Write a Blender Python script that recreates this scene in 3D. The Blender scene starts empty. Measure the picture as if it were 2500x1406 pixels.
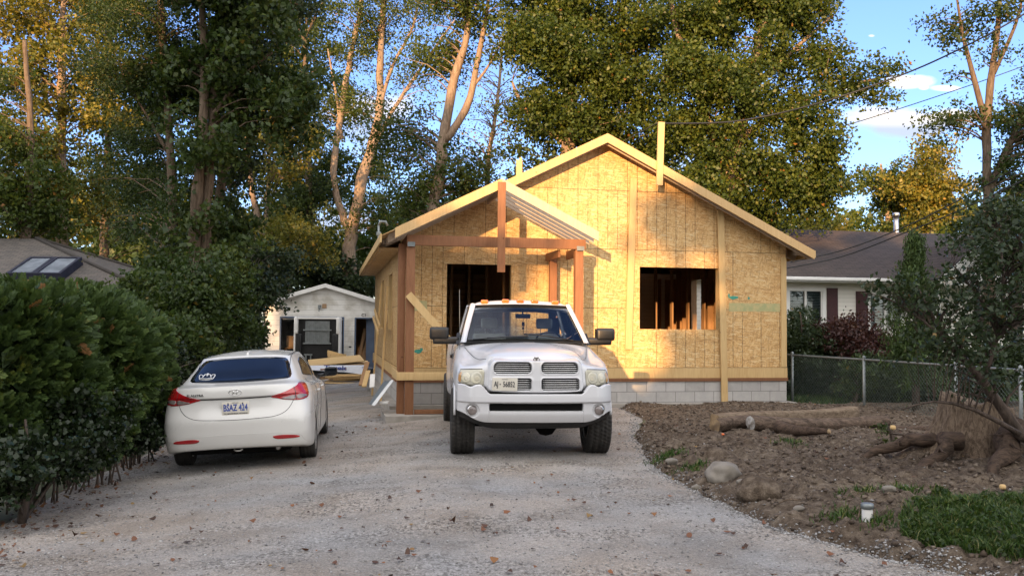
import bpy, bmesh, math, random
import numpy as np
from mathutils import Vector, Matrix, noise as mnoise
from mathutils.bvhtree import BVHTree
scn = bpy.context.scene
COL = scn.collection
PI = math.pi
# ------------------------------------------------------------------ camera
EYE = Vector((0, 0, 1.665)); F = 2230.0
cd = bpy.data.cameras.new('camera'); cam = bpy.data.objects.new('camera', cd); COL.objects.link(cam)
cd.sensor_width = 36; cd.lens = F/2500*36; cd.clip_end = 3000; cd.clip_start = .05
CR = Matrix.Rotation(math.radians(90)+math.atan(92/F), 4, 'X') @ Matrix.Rotation(.008, 4, 'Z')
cam.matrix_world = Matrix.Translation(EYE) @ CR
scn.camera = cam
scn.render.resolution_x = 1024; scn.render.resolution_y = 575
# ------------------------------------------------------------------ light
SUN_EL = math.radians(9.5); SUN_AZ = math.atan2(-.24, -.97)   # direction towards the sun in x,y
sdx, sdy = math.sin(SUN_AZ), math.cos(SUN_AZ)
S = Vector((sdx*math.cos(SUN_EL), sdy*math.cos(SUN_EL), math.sin(SUN_EL)))
sl = bpy.data.lights.new('sun', 'SUN'); sl.energy = 3.7; sl.angle = math.radians(.55); sl.color = (1.0, .60, .28)
so = bpy.data.objects.new('sun', sl); COL.objects.link(so)
so.rotation_euler = S.to_track_quat('Z', 'Y').to_euler(); so.location = (-10, -10, 30)
scn.view_settings.view_transform = 'Standard'; scn.view_settings.look = 'None'
scn.view_settings.exposure = 1.5; scn.view_settings.gamma = 1
W = bpy.data.worlds.new('World'); scn.world = W; W.use_nodes = True
def build_world():
    nt = W.node_tree; n = nt.nodes; l = nt.links; n.clear()
    out = n.new('ShaderNodeOutputWorld'); bg = n.new('ShaderNodeBackground'); bg.inputs[1].default_value = .15
    sky = n.new('ShaderNodeTexSky'); sky.sky_type = 'NISHITA'; sky.sun_disc = False
    sky.sun_elevation = SUN_EL; sky.sun_rotation = math.atan2(S.x, S.y)
    sky.air_density = 1.0; sky.dust_density = .6; sky.ozone_density = 1.6; sky.altitude = 200
    tc = n.new('ShaderNodeTexCoord'); l.new(sky.outputs[0], bg.inputs[0])
    # clouds: small elongated banks low over the right, a soft noise of thin cloud elsewhere
    sep = n.new('ShaderNodeSeparateXYZ'); l.new(tc.outputs['Generated'], sep.inputs[0])
    def m(op, a, b=None, c=None):
        q = n.new('ShaderNodeMath'); q.operation = op
        for i, v in enumerate((a, b, c)):
            if v is None: continue
            if isinstance(v, (int, float)): q.inputs[i].default_value = v
            else: l.new(v, q.inputs[i])
        return q.outputs[0]
    az = m('DIVIDE', sep.outputs[0], m('MAXIMUM', sep.outputs[1], .05))
    el = m('DIVIDE', sep.outputs[2], m('MAXIMUM', sep.outputs[1], .05))
    nz = n.new('ShaderNodeTexNoise'); nz.inputs['Scale'].default_value = 16; nz.inputs['Detail'].default_value = 7
    mp = n.new('ShaderNodeMapping'); mp.inputs['Scale'].default_value = (1, 1, 2.6)
    l.new(tc.outputs['Generated'], mp.inputs[0]); l.new(mp.outputs[0], nz.inputs[0])
    nn = m('SUBTRACT', nz.outputs[0], .5)
    tot = None; und = None
    for (x, y, rx, ry, k) in ((2185, 298, 150, 48, 1), (2205, 198, 72, 20, 1), (2080, 222, 48, 20, 1), (2310, 216, 40, 8, .9), (2255, 214, 14, 7, .8), (2128, 88, 12, 5, .7), (2330, 285, 60, 22, 1),(1690,380,200,60,.6),(900,300,120,90,.7),(520,660,120,60,.9),(270,510,60,50,.9),(840,560,110,70,.9)):
        d = CR.to_3x3() @ Vector(((x-1250)/F, -(y-703)/F, -1)); a0 = d.x/d.y; e0 = d.z/d.y
        u = m('DIVIDE', m('SUBTRACT', az, a0), rx/F); v = m('DIVIDE', m('SUBTRACT', el, e0), ry/F)
        r = m('SQRT', m('ADD', m('MULTIPLY', u, u), m('MULTIPLY', v, v)))
        q = m('SUBTRACT', 1.0, m('ADD', r, m('MULTIPLY', nn, 1.7)))
        q = m('MULTIPLY', m('MINIMUM', m('MAXIMUM', m('MULTIPLY', q, 2.2), 0), 1), k)
        tot = q if tot is None else m('MAXIMUM', tot, q)
        if und is None: und = m('MINIMUM', m('MAXIMUM', m('ADD', m('MULTIPLY', v, 1.7), .62), 0), 1)
    mx = n.new('ShaderNodeMix'); mx.data_type = 'RGBA'
    cc = n.new('ShaderNodeMix'); cc.data_type = 'RGBA'
    cc.inputs[6].default_value = (1.7, 1.95, 2.6, 1); cc.inputs[7].default_value = (3.4, 3.1, 2.9, 1)
    l.new(und, cc.inputs[0])
    tn = n.new('ShaderNodeMix'); tn.data_type = 'RGBA'; tn.blend_type = 'MULTIPLY'; tn.inputs[0].default_value = 1; tn.inputs[7].default_value = (.52, .585, .90, 1); l.new(sky.outputs[0], tn.inputs[6])
    # bright cloud added to the unseen western and overhead sky as fill light
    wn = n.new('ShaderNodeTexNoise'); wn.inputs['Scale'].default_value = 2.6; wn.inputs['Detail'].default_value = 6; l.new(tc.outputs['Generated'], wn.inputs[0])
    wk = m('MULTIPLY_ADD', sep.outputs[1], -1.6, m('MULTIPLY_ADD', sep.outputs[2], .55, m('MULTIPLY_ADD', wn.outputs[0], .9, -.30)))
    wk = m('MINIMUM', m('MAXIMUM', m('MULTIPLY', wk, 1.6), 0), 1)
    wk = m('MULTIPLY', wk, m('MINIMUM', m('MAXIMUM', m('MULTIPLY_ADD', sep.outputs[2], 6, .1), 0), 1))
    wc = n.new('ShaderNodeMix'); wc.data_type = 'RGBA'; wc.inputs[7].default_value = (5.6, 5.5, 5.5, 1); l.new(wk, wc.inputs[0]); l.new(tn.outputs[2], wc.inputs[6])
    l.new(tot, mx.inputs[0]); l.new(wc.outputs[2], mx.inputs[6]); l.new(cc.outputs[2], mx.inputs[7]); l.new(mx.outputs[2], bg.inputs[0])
    l.new(bg.outputs[0], out.inputs[0])
build_world()
scn.cycles.max_bounces = 7; scn.cycles.diffuse_bounces = 3; scn.cycles.transparent_max_bounces = 12
# ------------------------------------------------------------------ pixel helpers (layout survey only)
def ray(px, py): return CR.to_3x3() @ Vector(((px-1250)/F, -(py-703)/F, -1))
def P(px, py, Y): d = ray(px, py); return EYE + d*(Y/d.y)
def G(px, py, z=0.0): d = ray(px, py); return EYE + d*((z-EYE.z)/d.z)
# ------------------------------------------------------------------ objects
def tag(o, label=None, cat=None, group=None, kind=None):
    if label: o['label'] = label
    if cat: o['category'] = cat
    if group: o['group'] = group
    if kind: o['kind'] = kind
    return o
def link(name, me, mats=None, parent=None, loc=None):
    o = bpy.data.objects.new(name, me); COL.objects.link(o)
    if mats is not None:
        for m in (mats if isinstance(mats, (list, tuple)) else [mats]): me.materials.append(m)
    if parent is not None: o.parent = parent
    if loc is not None: o.location = loc
    return o
def thing(name, loc=(0, 0, 0), rz=0, label=None, cat=None, group=None):
    o = bpy.data.objects.new(name, None); COL.objects.link(o); o.location = loc; o.rotation_euler = (0, 0, rz)
    o.empty_display_size = .2
    return tag(o, label, cat, group)
def npmesh(name, V, Fc, smooth=False, attr=None):
    me = bpy.data.meshes.new(name); V = np.asarray(V, dtype=np.float32); Fc = np.asarray(Fc, dtype=np.int32)
    k = Fc.shape[1]
    me.vertices.add(len(V)); me.vertices.foreach_set('co', V.ravel())
    me.loops.add(Fc.size); me.loops.foreach_set('vertex_index', Fc.ravel())
    me.polygons.add(len(Fc)); me.polygons.foreach_set('loop_start', np.arange(0, Fc.size, k, dtype=np.int32))
    me.polygons.foreach_set('loop_total', np.full(len(Fc), k, dtype=np.int32))
    if smooth: me.polygons.foreach_set('use_smooth', np.ones(len(Fc), dtype=bool))
    if attr is not None:
        a = me.attributes.new('tint', 'FLOAT', 'POINT'); a.data.foreach_set('value', np.asarray(attr, dtype=np.float32))
    me.update(); me.validate(); return me
class MB:
    """collects simple solids into one mesh"""
    def __init__(s): s.bm = bmesh.new(); s.sm = False
    def box(s, x0, x1, y0, y1, z0, z1, M=None, bev=0):
        b = bmesh.new() if bev else s.bm
        vs = [b.verts.new((x, y, z)) for z in (z0, z1) for y in (y0, y1) for x in (x0, x1)]
        for f in ((0, 2, 3, 1), (4, 5, 7, 6), (0, 1, 5, 4), (1, 3, 7, 5), (3, 2, 6, 7), (2, 0, 4, 6)): b.faces.new([vs[i] for i in f])
        if bev:
            bmesh.ops.bevel(b, geom=b.edges[:], offset=bev, segments=3, affect='EDGES', profile=.6)
            if M: bmesh.ops.transform(b, matrix=M, verts=b.verts)
            s.join(b)
        elif M:
            for v in vs: v.co = M @ v.co
        return s
    def join(s, b):
        mp = {}
        for v in b.verts: mp[v] = s.bm.verts.new(v.co)
        for f in b.faces:
            try: nf = s.bm.faces.new([mp[v] for v in f.verts]); nf.smooth = True
            except ValueError: pass
        b.free(); return s
    def poly(s, pts): s.bm.faces.new([s.bm.verts.new(p) for p in pts]); return s
    def prism(s, pts, d):
        """closed prism: polygon pts extruded by vector d"""
        d = Vector(d); a = [s.bm.verts.new(p) for p in pts]; b = [s.bm.verts.new(Vector(p)+d) for p in pts]
        s.bm.faces.new(a); s.bm.faces.new(b[::-1])
        for i in range(len(a)):
            j = (i+1) % len(a); s.bm.faces.new((a[j], a[i], b[i], b[j]))
        return s
    def board(s, p0, p1, w, t, up=(0, 0, 1), bev=0):
        """board from p0 to p1; w across `up` direction (projected), t the other way"""
        p0, p1 = Vector(p0), Vector(p1); a = (p1-p0); L = a.length; a.normalize()
        u = Vector(up); u = (u-a*u.dot(a)); u = u.normalized() if u.length > 1e-4 else a.orthogonal().normalized()
        n = a.cross(u)
        M = Matrix(((a.x, n.x, u.x, p0.x), (a.y, n.y, u.y, p0.y), (a.z, n.z, u.z, p0.z), (0, 0, 0, 1)))
        return s.box(0, L, -t/2, t/2, -w/2, w/2, M, bev)
    def tube(s, pts, r, sides=8, cap=True):
        pts = [Vector(p) for p in pts]; rs = r if isinstance(r, (list, tuple)) else [r]*len(pts); rings = []
        prev = None
        for i, p in enumerate(pts):
            t = (pts[min(i+1, len(pts)-1)]-pts[max(i-1, 0)]).normalized()
            if prev is None: n = t.orthogonal().normalized()
            else:
                n = prev - t*prev.dot(t); n = n.normalized() if n.length > 1e-5 else t.orthogonal().normalized()
            prev = n; b = t.cross(n)
            rings.append([s.bm.verts.new(p+(n*math.cos(2*PI*k/sides)+b*math.sin(2*PI*k/sides))*rs[i]) for k in range(sides)])
        for i in range(len(rings)-1):
            for k in range(sides):
                f = s.bm.faces.new((rings[i][k], rings[i][(k+1) % sides], rings[i+1][(k+1) % sides], rings[i+1][k])); f.smooth = True
        if cap: s.bm.faces.new(rings[0][::-1]); s.bm.faces.new(rings[-1])
        return s
    def lathe(s, prof, M=None, n=32, smooth=True):
        """profile [(r, a)] about local X axis"""
        rings = []
        for (r, a) in prof:
            rings.append([s.bm.verts.new((M or Matrix()) @ Vector((a, r*math.cos(2*PI*k/n), r*math.sin(2*PI*k/n)))) for k in range(n)])
        for i in range(len(rings)-1):
            for k in range(n):
                f = s.bm.faces.new((rings[i][k], rings[i][(k+1) % n], rings[i+1][(k+1) % n], rings[i+1][k])); f.smooth = smooth
        return s
    def build(s, name, mat, parent=None, smooth=None, loc=None):
        if smooth:
            for f in s.bm.faces: f.smooth = True
        bmesh.ops.recalc_face_normals(s.bm, faces=s.bm.faces)
        me = bpy.data.meshes.new(name); s.bm.to_mesh(me); s.bm.free()
        return link(name, me, mat, parent, loc)
def copy_tree(o, parent=None):
    c = o.copy(); COL.objects.link(c); c.parent = parent
    for ch in list(o.children): copy_tree(ch, c)
    return c
# ------------------------------------------------------------------ materials
def newmat(name):
    m = bpy.data.materials.new(name); m.use_nodes = True; n = m.node_tree.nodes; n.clear()
    o = n.new('ShaderNodeOutputMaterial'); b = n.new('ShaderNodeBsdfPrincipled'); m.node_tree.links.new(b.outputs[0], o.inputs[0])
    return m, m.node_tree, b
class NT:
    def __init__(s, nt): s.nt = nt; s.n = nt.nodes; s.l = nt.links
    def coord(s, kind='Object', scale=(1, 1, 1), rot=(0, 0, 0), loc=(0, 0, 0)):
        t = s.n.new('ShaderNodeTexCoord'); m = s.n.new('ShaderNodeMapping'); m.inputs['Scale'].default_value = scale; m.inputs['Rotation'].default_value = rot; m.inputs['Location'].default_value = loc
        s.l.new(t.outputs[kind], m.inputs[0]); return m.outputs[0]
    def noise(s, vec, scale=5, detail=4, rough=.55, dist=0, out=0):
        t = s.n.new('ShaderNodeTexNoise'); t.inputs['Scale'].default_value = scale; t.inputs['Detail'].default_value = detail; t.inputs['Roughness'].default_value = rough; t.inputs['Distortion'].default_value = dist
        s.l.new(vec, t.inputs[0]); return t.outputs[out]
    def vor(s, vec, scale=5, feature='F1', out='Distance', rnd=1):
        t = s.n.new('ShaderNodeTexVoronoi'); t.feature = feature; t.inputs['Scale'].default_value = scale; t.inputs['Randomness'].default_value = rnd
        s.l.new(vec, t.inputs[0]); return t.outputs[out]
    def m(s, op, a, b=None, c=None, clamp=False):
        q = s.n.new('ShaderNodeMath'); q.operation = op; q.use_clamp = clamp
        for i, v in enumerate((a, b, c)):
            if v is None: continue
            if isinstance(v, (int, float)): q.inputs[i].default_value = v
            else: s.l.new(v, q.inputs[i])
        return q.outputs[0]
    def sep(s, v): q = s.n.new('ShaderNodeSeparateXYZ'); s.l.new(v, q.inputs[0]); return q.outputs
    def ramp(s, fac, stops, interp='LINEAR'):
        r = s.n.new('ShaderNodeValToRGB'); r.color_ramp.interpolation = interp; e = r.color_ramp.elements
        while len(e) < len(stops): e.new(.5)
        for i, (p, c) in enumerate(stops): e[i].position = p; e[i].color = (*c, 1) if len(c) == 3 else c
        s.l.new(fac, r.inputs[0]); return r.outputs[0]
    def mix(s, fac, a, b, mode='MIX'):
        x = s.n.new('ShaderNodeMix'); x.data_type = 'RGBA'; x.blend_type = mode
        for i, v in ((0, fac), (6, a), (7, b)):
            if isinstance(v, (int, float)): x.inputs[i].default_value = v
            elif isinstance(v, tuple): x.inputs[i].default_value = (*v, 1) if len(v) == 3 else v
            else: s.l.new(v, x.inputs[i])
        return x.outputs[2]
    def bump(s, h, strength=.5, dist=.02, nrm=None):
        b = s.n.new('ShaderNodeBump'); b.inputs['Strength'].default_value = strength; b.inputs['Distance'].default_value = dist
        s.l.new(h, b.inputs['Height'])
        if nrm: s.l.new(nrm, b.inputs['Normal'])
        return b.outputs[0]
def simple(name, c1, c2=None, scale=8, rough=.6, metal=0, bump=.1, bs=40, coat=0, spec=.5, stretch=(1, 1, 1)):
    m, nt, b = newmat(name); N = NT(nt); v = N.coord(scale=stretch)
    c2 = c2 or tuple(x*.8 for x in c1)
    N.l.new(N.ramp(N.noise(v, scale, 5), [(.32, c1), (.68, c2)]), b.inputs['Base Color'])
    b.inputs['Metallic'].default_value = metal; b.inputs['Specular IOR Level'].default_value = spec
    rr = N.m('MULTIPLY_ADD', N.noise(v, scale*3, 3), .25, rough-.12, clamp=True); N.l.new(rr, b.inputs['Roughness'])
    if bump: N.l.new(N.bump(N.noise(v, bs, 4), bump, .01), b.inputs['Normal'])
    if coat: b.inputs['Coat Weight'].default_value = coat; b.inputs['Coat Roughness'].default_value = .04
    return m
M = {}
def line_mask(N, x, period, width, off=0.0):
    f = N.m('FRACT', N.m('DIVIDE', N.m('ADD', x, off), period))
    d = N.m('MINIMUM', f, N.m('SUBTRACT', 1.0, f))
    return N.m('LESS_THAN', d, width/period/2)
def osb(name, axis, tone=1.0, lines=True):
    """axis 0: wall lies in local x-z; 1: local y-z; 2: x-y"""
    m, nt, b = newmat(name); N = NT(nt); c = N.coord(); s = N.sep(c)
    u = s[0] if axis != 1 else s[1]; z = s[2] if axis != 2 else s[1]
    cb = N.n.new('ShaderNodeCombineXYZ'); N.l.new(u, cb.inputs[0]); N.l.new(z, cb.inputs[1]); v = cb.outputs[0]
    def rot(a, sx, sy, off):
        mp = N.n.new('ShaderNodeMapping'); mp.inputs['Rotation'].default_value = (0, 0, a); mp.inputs['Location'].default_value = (off, off*.7, 0)
        mp2 = N.n.new('ShaderNodeMapping'); mp2.inputs['Scale'].default_value = (sx, sy, 1)
        N.l.new(v, mp.inputs[0]); N.l.new(mp.outputs[0], mp2.inputs[0]); return mp2.outputs[0]
    f1 = N.vor(rot(.5, 16, 60, 0), 1, out='Color'); f2 = N.vor(rot(-.9, 15, 62, 3.1), 1, out='Color'); f3 = N.vor(rot(1.7, 9, 70, 7.3), 1, out='Color'); f4 = N.vor(rot(.1, 10, 80, 11.3), 1, out='Color')
    a = N.sep(f1)[0]; bb = N.sep(f2)[0]; cc = N.sep(f3)[0]; dd = N.sep(f4)[1]
    fl = N.m('ADD', N.m('MULTIPLY', a, .38), N.m('ADD', N.m('MULTIPLY', bb, .34), N.m('MULTIPLY', cc, .28)))
    big = N.noise(v, 1.6, 4)
    t = tone
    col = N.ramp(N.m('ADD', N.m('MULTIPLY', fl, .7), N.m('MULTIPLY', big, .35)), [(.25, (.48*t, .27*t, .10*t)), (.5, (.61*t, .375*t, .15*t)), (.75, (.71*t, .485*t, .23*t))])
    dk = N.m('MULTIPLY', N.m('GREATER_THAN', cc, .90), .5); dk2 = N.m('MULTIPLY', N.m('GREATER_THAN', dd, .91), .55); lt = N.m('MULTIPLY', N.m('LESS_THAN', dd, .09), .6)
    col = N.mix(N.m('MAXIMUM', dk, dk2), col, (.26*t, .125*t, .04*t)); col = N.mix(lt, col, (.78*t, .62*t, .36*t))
    # whole-sheet tone
    sh = N.n.new('ShaderNodeCombineXYZ'); N.l.new(N.m('FLOOR', N.m('DIVIDE', u, 1.22)), sh.inputs[0]); N.l.new(N.m('FLOOR', N.m('DIVIDE', N.m('SUBTRACT', z, .86), 1.163)), sh.inputs[1])
    wn = N.n.new('ShaderNodeTexWhiteNoise'); wn.noise_dimensions = '2D'; N.l.new(sh.outputs[0], wn.inputs['Vector'])
    col = N.mix(.35, col, N.ramp(wn.outputs[0], [(0, (.75, .73, .7)), (1, (1, 1, 1))]), 'MULTIPLY')
    if lines:
        seam = line_mask(N, N.m('SUBTRACT', z, .86), 1.163, .011)
        row = N.m('FLOOR', N.m('DIVIDE', N.m('SUBTRACT', z, .86), 1.163))
        cbn = N.n.new('ShaderNodeCombineXYZ'); N.l.new(N.m('FLOOR', N.m('ADD', N.m('DIVIDE', u, .2033), .5)), cbn.inputs[0]); N.l.new(row, cbn.inputs[1])
        w2 = N.n.new('ShaderNodeTexWhiteNoise'); w2.noise_dimensions = '2D'; N.l.new(cbn.outputs[0], w2.inputs['Vector'])
        ln = N.m('MULTIPLY', line_mask(N, u, .2033, .014), N.m('GREATER_THAN', w2.outputs[0], .42))
        dots = N.m('ADD', .65, N.m('MULTIPLY', line_mask(N, z, .15, .05), .35))
        col = N.mix(N.m('MULTIPLY', ln, N.m('MULTIPLY', dots, .85)), col, (.10, .055, .02))
        col = N.mix(N.m('MULTIPLY', seam, .85), col, (.07, .05, .02))
    N.l.new(col, b.inputs['Base Color']); b.inputs['Roughness'].default_value = .62; b.inputs['Specular IOR Level'].default_value = .35
    N.l.new(N.bump(fl, .35, .004), b.inputs['Normal'])
    return m
def lumber(name, c1, c2, knots=True):
    m, nt, b = newmat(name); N = NT(nt); v = N.coord('Object'); 
    g = N.noise(N.coord('Object', (14, 14, 1.5)), 1.6, 5, .6, 1.2)
    col = N.ramp(N.m('ADD', N.m('MULTIPLY', g, .75), N.m('MULTIPLY', N.noise(v, 1.1, 2), .3)), [(.3, c2), (.7, c1)])
    if knots:
        k = N.vor(v, 3.2); kn = N.m('LESS_THAN', k, .055); col = N.mix(N.m('MULTIPLY', kn, .6), col, tuple(x*.35 for x in c2))
    N.l.new(col, b.inputs['Base Color']); b.inputs['Roughness'].default_value = .65; b.inputs['Specular IOR Level'].default_value = .3
    N.l.new(N.bump(g, .3, .004), b.inputs['Normal']); return m
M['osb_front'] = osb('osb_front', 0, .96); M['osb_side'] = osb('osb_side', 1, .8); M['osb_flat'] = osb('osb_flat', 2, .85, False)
M['pine'] = lumber('pine', (.60, .42, .20), (.46, .29, .12)); M['fascia'] = lumber('fascia', (.62, .42, .205), (.50, .315, .135))
M['cedar'] = lumber('cedar', (.27, .125, .06), (.18, .075, .033)); M['grey_pine'] = lumber('grey_pine', (.50, .40, .30), (.42, .32, .23))
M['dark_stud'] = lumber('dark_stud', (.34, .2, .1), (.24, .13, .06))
def blocks():
    m, nt, b = newmat('concrete_block'); N = NT(nt); c = N.coord(); s = N.sep(c)
    cb = N.n.new('ShaderNodeCombineXYZ'); N.l.new(N.m('ADD', s[0], s[1]), cb.inputs[0]); N.l.new(N.m('SUBTRACT', s[2], .18), cb.inputs[1])
    br = N.n.new('ShaderNodeTexBrick'); br.inputs['Scale'].default_value = 1; br.inputs['Brick Width'].default_value = .405; br.inputs['Row Height'].default_value = .205
    br.inputs['Mortar Size'].default_value = .007; br.inputs['Mortar Smooth'].default_value = .3; br.inputs['Bias'].default_value = 0
    br.inputs['Color1'].default_value = (.38, .365, .345, 1); br.inputs['Color2'].default_value = (.48, .46, .44, 1); br.inputs['Mortar'].default_value = (.22, .21, .20, 1)
    N.l.new(cb.outputs[0], br.inputs[0])
    col = N.mix(.6, br.outputs[0], N.ramp(N.noise(c, 6, 6, .65), [(.3, (.7, .7, .7)), (.7, (1.05, 1.03, 1.0))]), 'MULTIPLY')
    N.l.new(col, b.inputs['Base Color']); b.inputs['Roughness'].default_value = .9
    h = N.m('ADD', N.m('MULTIPLY', br.outputs[1], -1), N.m('MULTIPLY', N.noise(c, 90, 3), .3)); N.l.new(N.bump(h, .5, .006), b.inputs['Normal']); return m
M['block'] = blocks()
M['concrete'] = simple('concrete', (.36, .33, .29), (.26, .235, .20), 5, .9, bump=.3)
def siding(name, c, pitch, mold=False):
    m, nt, b = newmat(name); N = NT(nt); cc = N.coord(); s = N.sep(cc)
    f = N.m('FRACT', N.m('DIVIDE', s[2], pitch)); d = N.m('LESS_THAN', f, .07)
    base = N.ramp(N.noise(cc, 1.7, 5), [(.3, c), (.7, tuple(x*.9 for x in c))])
    if mold: base = N.mix(N.m('MULTIPLY', N.ramp(N.noise(cc, 1.1, 6, .6, .4), [(.5, (0, 0, 0)), (.66, (1, 1, 1))]), .55), base, (.33, .29, .21))
    N.l.new(N.mix(N.m('MULTIPLY', d, .45), base, tuple(x*.4 for x in c)), b.inputs['Base Color'])
    b.inputs['Roughness'].default_value = .5; N.l.new(N.bump(N.m('SUBTRACT', 1.0, f), .6, .02), b.inputs['Normal']); return m
M['siding'] = siding('white_siding', (.80, .78, .73), .20, True); M['siding2'] = siding('cream_siding', (.72, .69, .62), .115)
def shingle(name, c1, c2, axis=2, warm=False):
    m, nt, b = newmat(name); N = NT(nt)
    v = N.coord('UV'); br = N.n.new('ShaderNodeTexBrick'); br.inputs['Scale'].default_value = 1
    br.inputs['Brick Width'].default_value = .33; br.inputs['Row Height'].default_value = .145; br.inputs['Mortar Size'].default_value = .011; br.inputs['Mortar Smooth'].default_value = .2
    br.inputs['Color1'].default_value = (*c1, 1); br.inputs['Color2'].default_value = (*c2, 1); br.inputs['Mortar'].default_value = (*(x*.35 for x in c1), 1)
    N.l.new(v, br.inputs[0])
    col = N.mix(.7, br.outputs[0], N.ramp(N.noise(v, 3.0, 6, .7), [(.3, (.72, .72, .72)), (.7, (1.1, 1.08, 1.05))]), 'MULTIPLY')
    N.l.new(col, b.inputs['Base Color']); b.inputs['Roughness'].default_value = .92
    N.l.new(N.bump(N.m('ADD', N.m('MULTIPLY', br.outputs[1], -1), N.m('MULTIPLY', N.noise(v, 120, 2), .4)), .6, .01), b.inputs['Normal']); return m
M['shingle_brown'] = shingle('brown_shingle', (.078, .058, .050), (.055, .042, .037)); M['shingle_grey'] = shingle('grey_shingle', (.13, .112, .098), (.088, .08, .073))
def paint(name, c, dirt=.25, rough=.28):
    m, nt, b = newmat(name); N = NT(nt); v = N.coord()
    g = N.noise(v, 3.5, 6, .65); s = N.sep(v)
    low = N.m('SUBTRACT', 1.0, N.m('DIVIDE', s[2], .75), clamp=True)
    d = N.m('MULTIPLY', N.m('ADD', low, .12), N.m('MULTIPLY', g, dirt*2.0), clamp=True)
    N.l.new(N.mix(d, c, (.36, .32, .26)), b.inputs['Base Color'])
    N.l.new(N.m('MULTIPLY_ADD', d, .5, rough), b.inputs['Roughness'])
    b.inputs['Coat Weight'].default_value = .6; b.inputs['Coat Roughness'].default_value = .06
    return m
M['paint_car'] = paint('pearl_white_paint', (.60, .59, .565), .25, .24); M['paint_truck'] = paint('white_paint', (.60, .60, .615), .32, .24)
M['black_plastic'] = simple('black_plastic', (.010, .010, .011), (.016, .016, .016), 12, .38, bump=.15, bs=120)
M['rubber'] = simple('rubber', (.022, .021, .020), (.045, .04, .035), 9, .85, bump=.2, bs=90)
M['chrome'] = simple('chrome', (.75, .74, .72), (.6, .6, .6), 6, .2, 1, bump=0)
M['alloy'] = simple('alloy', (.5, .5, .5), (.36, .35, .33), 12, .38, .9, bump=0)
M['dark'] = simple('dark_void', (.008, .008, .008), (.012, .011, .01), 5, .9, bump=0, spec=.1)
def glass_dark(name, c, rough=.03, spec=.8):
    m, nt, b = newmat(name); N = NT(nt); v = N.coord()
    N.l.new(N.ramp(N.noise(v, 2.5, 3), [(.3, c), (.7, tuple(x*1.6 for x in c))]), b.inputs['Base Color']); b.inputs['Roughness'].default_value = rough; b.inputs['Specular IOR Level'].default_value = spec; b.inputs['Coat Weight'].default_value = .1; b.inputs['Coat Roughness'].default_value = .02; return m
M['tint_glass'] = glass_dark('tinted_glass', (.005, .006, .008), .03, .3)
M['window_glass'] = glass_dark('window_glass', (.03, .035, .04)); M['skylight_glass'] = glass_dark('skylight_glass', (.16, .18, .21), .12)
def clear_glass():
    m, nt, b = newmat('clear_glass'); N = NT(nt); n = N.n
    tr = n.new('ShaderNodeBsdfTransparent'); gl = n.new('ShaderNodeBsdfGlossy'); gl.inputs['Roughness'].default_value = .02; fr = n.new('ShaderNodeFresnel'); fr.inputs[0].default_value = 1.5
    N.l.new(N.ramp(N.noise(N.coord(), 2, 2), [(0, (.74, .80, .82)), (1, (.80, .85, .86))]), tr.inputs[0])
    mx = n.new('ShaderNodeMixShader'); N.l.new(N.m('MULTIPLY_ADD', fr.outputs[0], 1.3, .03, clamp=True), mx.inputs[0]); N.l.new(tr.outputs[0], mx.inputs[1]); N.l.new(gl.outputs[0], mx.inputs[2])
    N.l.new(mx.outputs[0], n['Material Output'].inputs[0]); return m
M['clear_glass'] = clear_glass()
def lens(name, c, c2, scale=60):
    m, nt, b = newmat(name); N = NT(nt); v = N.coord()
    N.l.new(N.ramp(N.noise(v, 7, 3), [(.35, c), (.65, c2)]), b.inputs['Base Color']); b.inputs['Roughness'].default_value = .12; b.inputs['Coat Weight'].default_value = 1; b.inputs['Coat Roughness'].default_value = .03
    N.l.new(N.bump(N.vor(v, scale), .12, .003), b.inputs['Normal']); return m
M['red_lens'] = lens('red_lens', (.42, .012, .014), (.28, .006, .01)); M['clear_lens'] = lens('clear_lens', (.24, .20, .185), (.12, .10, .095))
M['amber_lens'] = lens('amber_lens', (.75, .17, .03), (.6, .11, .02)); M['haze_lens'] = lens('hazed_lens', (.50, .47, .36), (.38, .36, .29), 90); M['amber_pale'] = lens('pale_amber', (.5, .28, .12), (.42, .24, .1))
M['white'] = simple('white_plastic', (.74, .73, .70), (.66, .65, .62), 5, .45, bump=.05); M['white_board'] = simple('white_board', (.72, .72, .70), (.6, .6, .58), 2.5, .6, bump=.05)
M['plate'] = simple('plate', (.66, .62, .54), (.58, .54, .46), 9, .4, bump=0); M['blue_ink'] = simple('blue_ink', (.05, .09, .33), (.04, .07, .27), 9, .5, bump=0); M['dark_ink'] = simple('dark_ink', (.03, .03, .04), None, 9, .5, bump=0)
M['decal'] = simple('decal_white', (.75, .75, .75), None, 9, .5, bump=0)
M['blue_paint'] = simple('blue_paint', (.10, .14, .21), (.075, .10, .16), 3, .6, bump=.1); M['skylight_frame'] = simple('skylight_frame', (.012, .014, .030), (.02, .022, .04), 3, .55, bump=0); M['shutter'] = simple('burgundy_shutter', (.055, .013, .015), (.04, .010, .012), 3, .6)
M['galv'] = simple('galvanised', (.26, .28, .28), (.18, .20, .20), 8, .5, .6, bump=.1); M['steel_pipe'] = simple('steel_pipe', (.62, .60, .58), (.48, .46, .45), 6, .3, .9, bump=.05)
M['green_spray'] = simple('green_paint', (.03, .24, .17), (.06, .30, .22), 20, .6, bump=0)
M['seat'] = simple('seat_leather', (.55, .52, .44), (.45, .43, .36), 6, .5); M['dash'] = simple('dash_plastic', (.12, .12, .115), (.09, .09, .085), 6, .6); M['trim_beige'] = simple('trim_beige', (.40, .39, .35), (.33, .32, .28), 5, .6)
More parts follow.
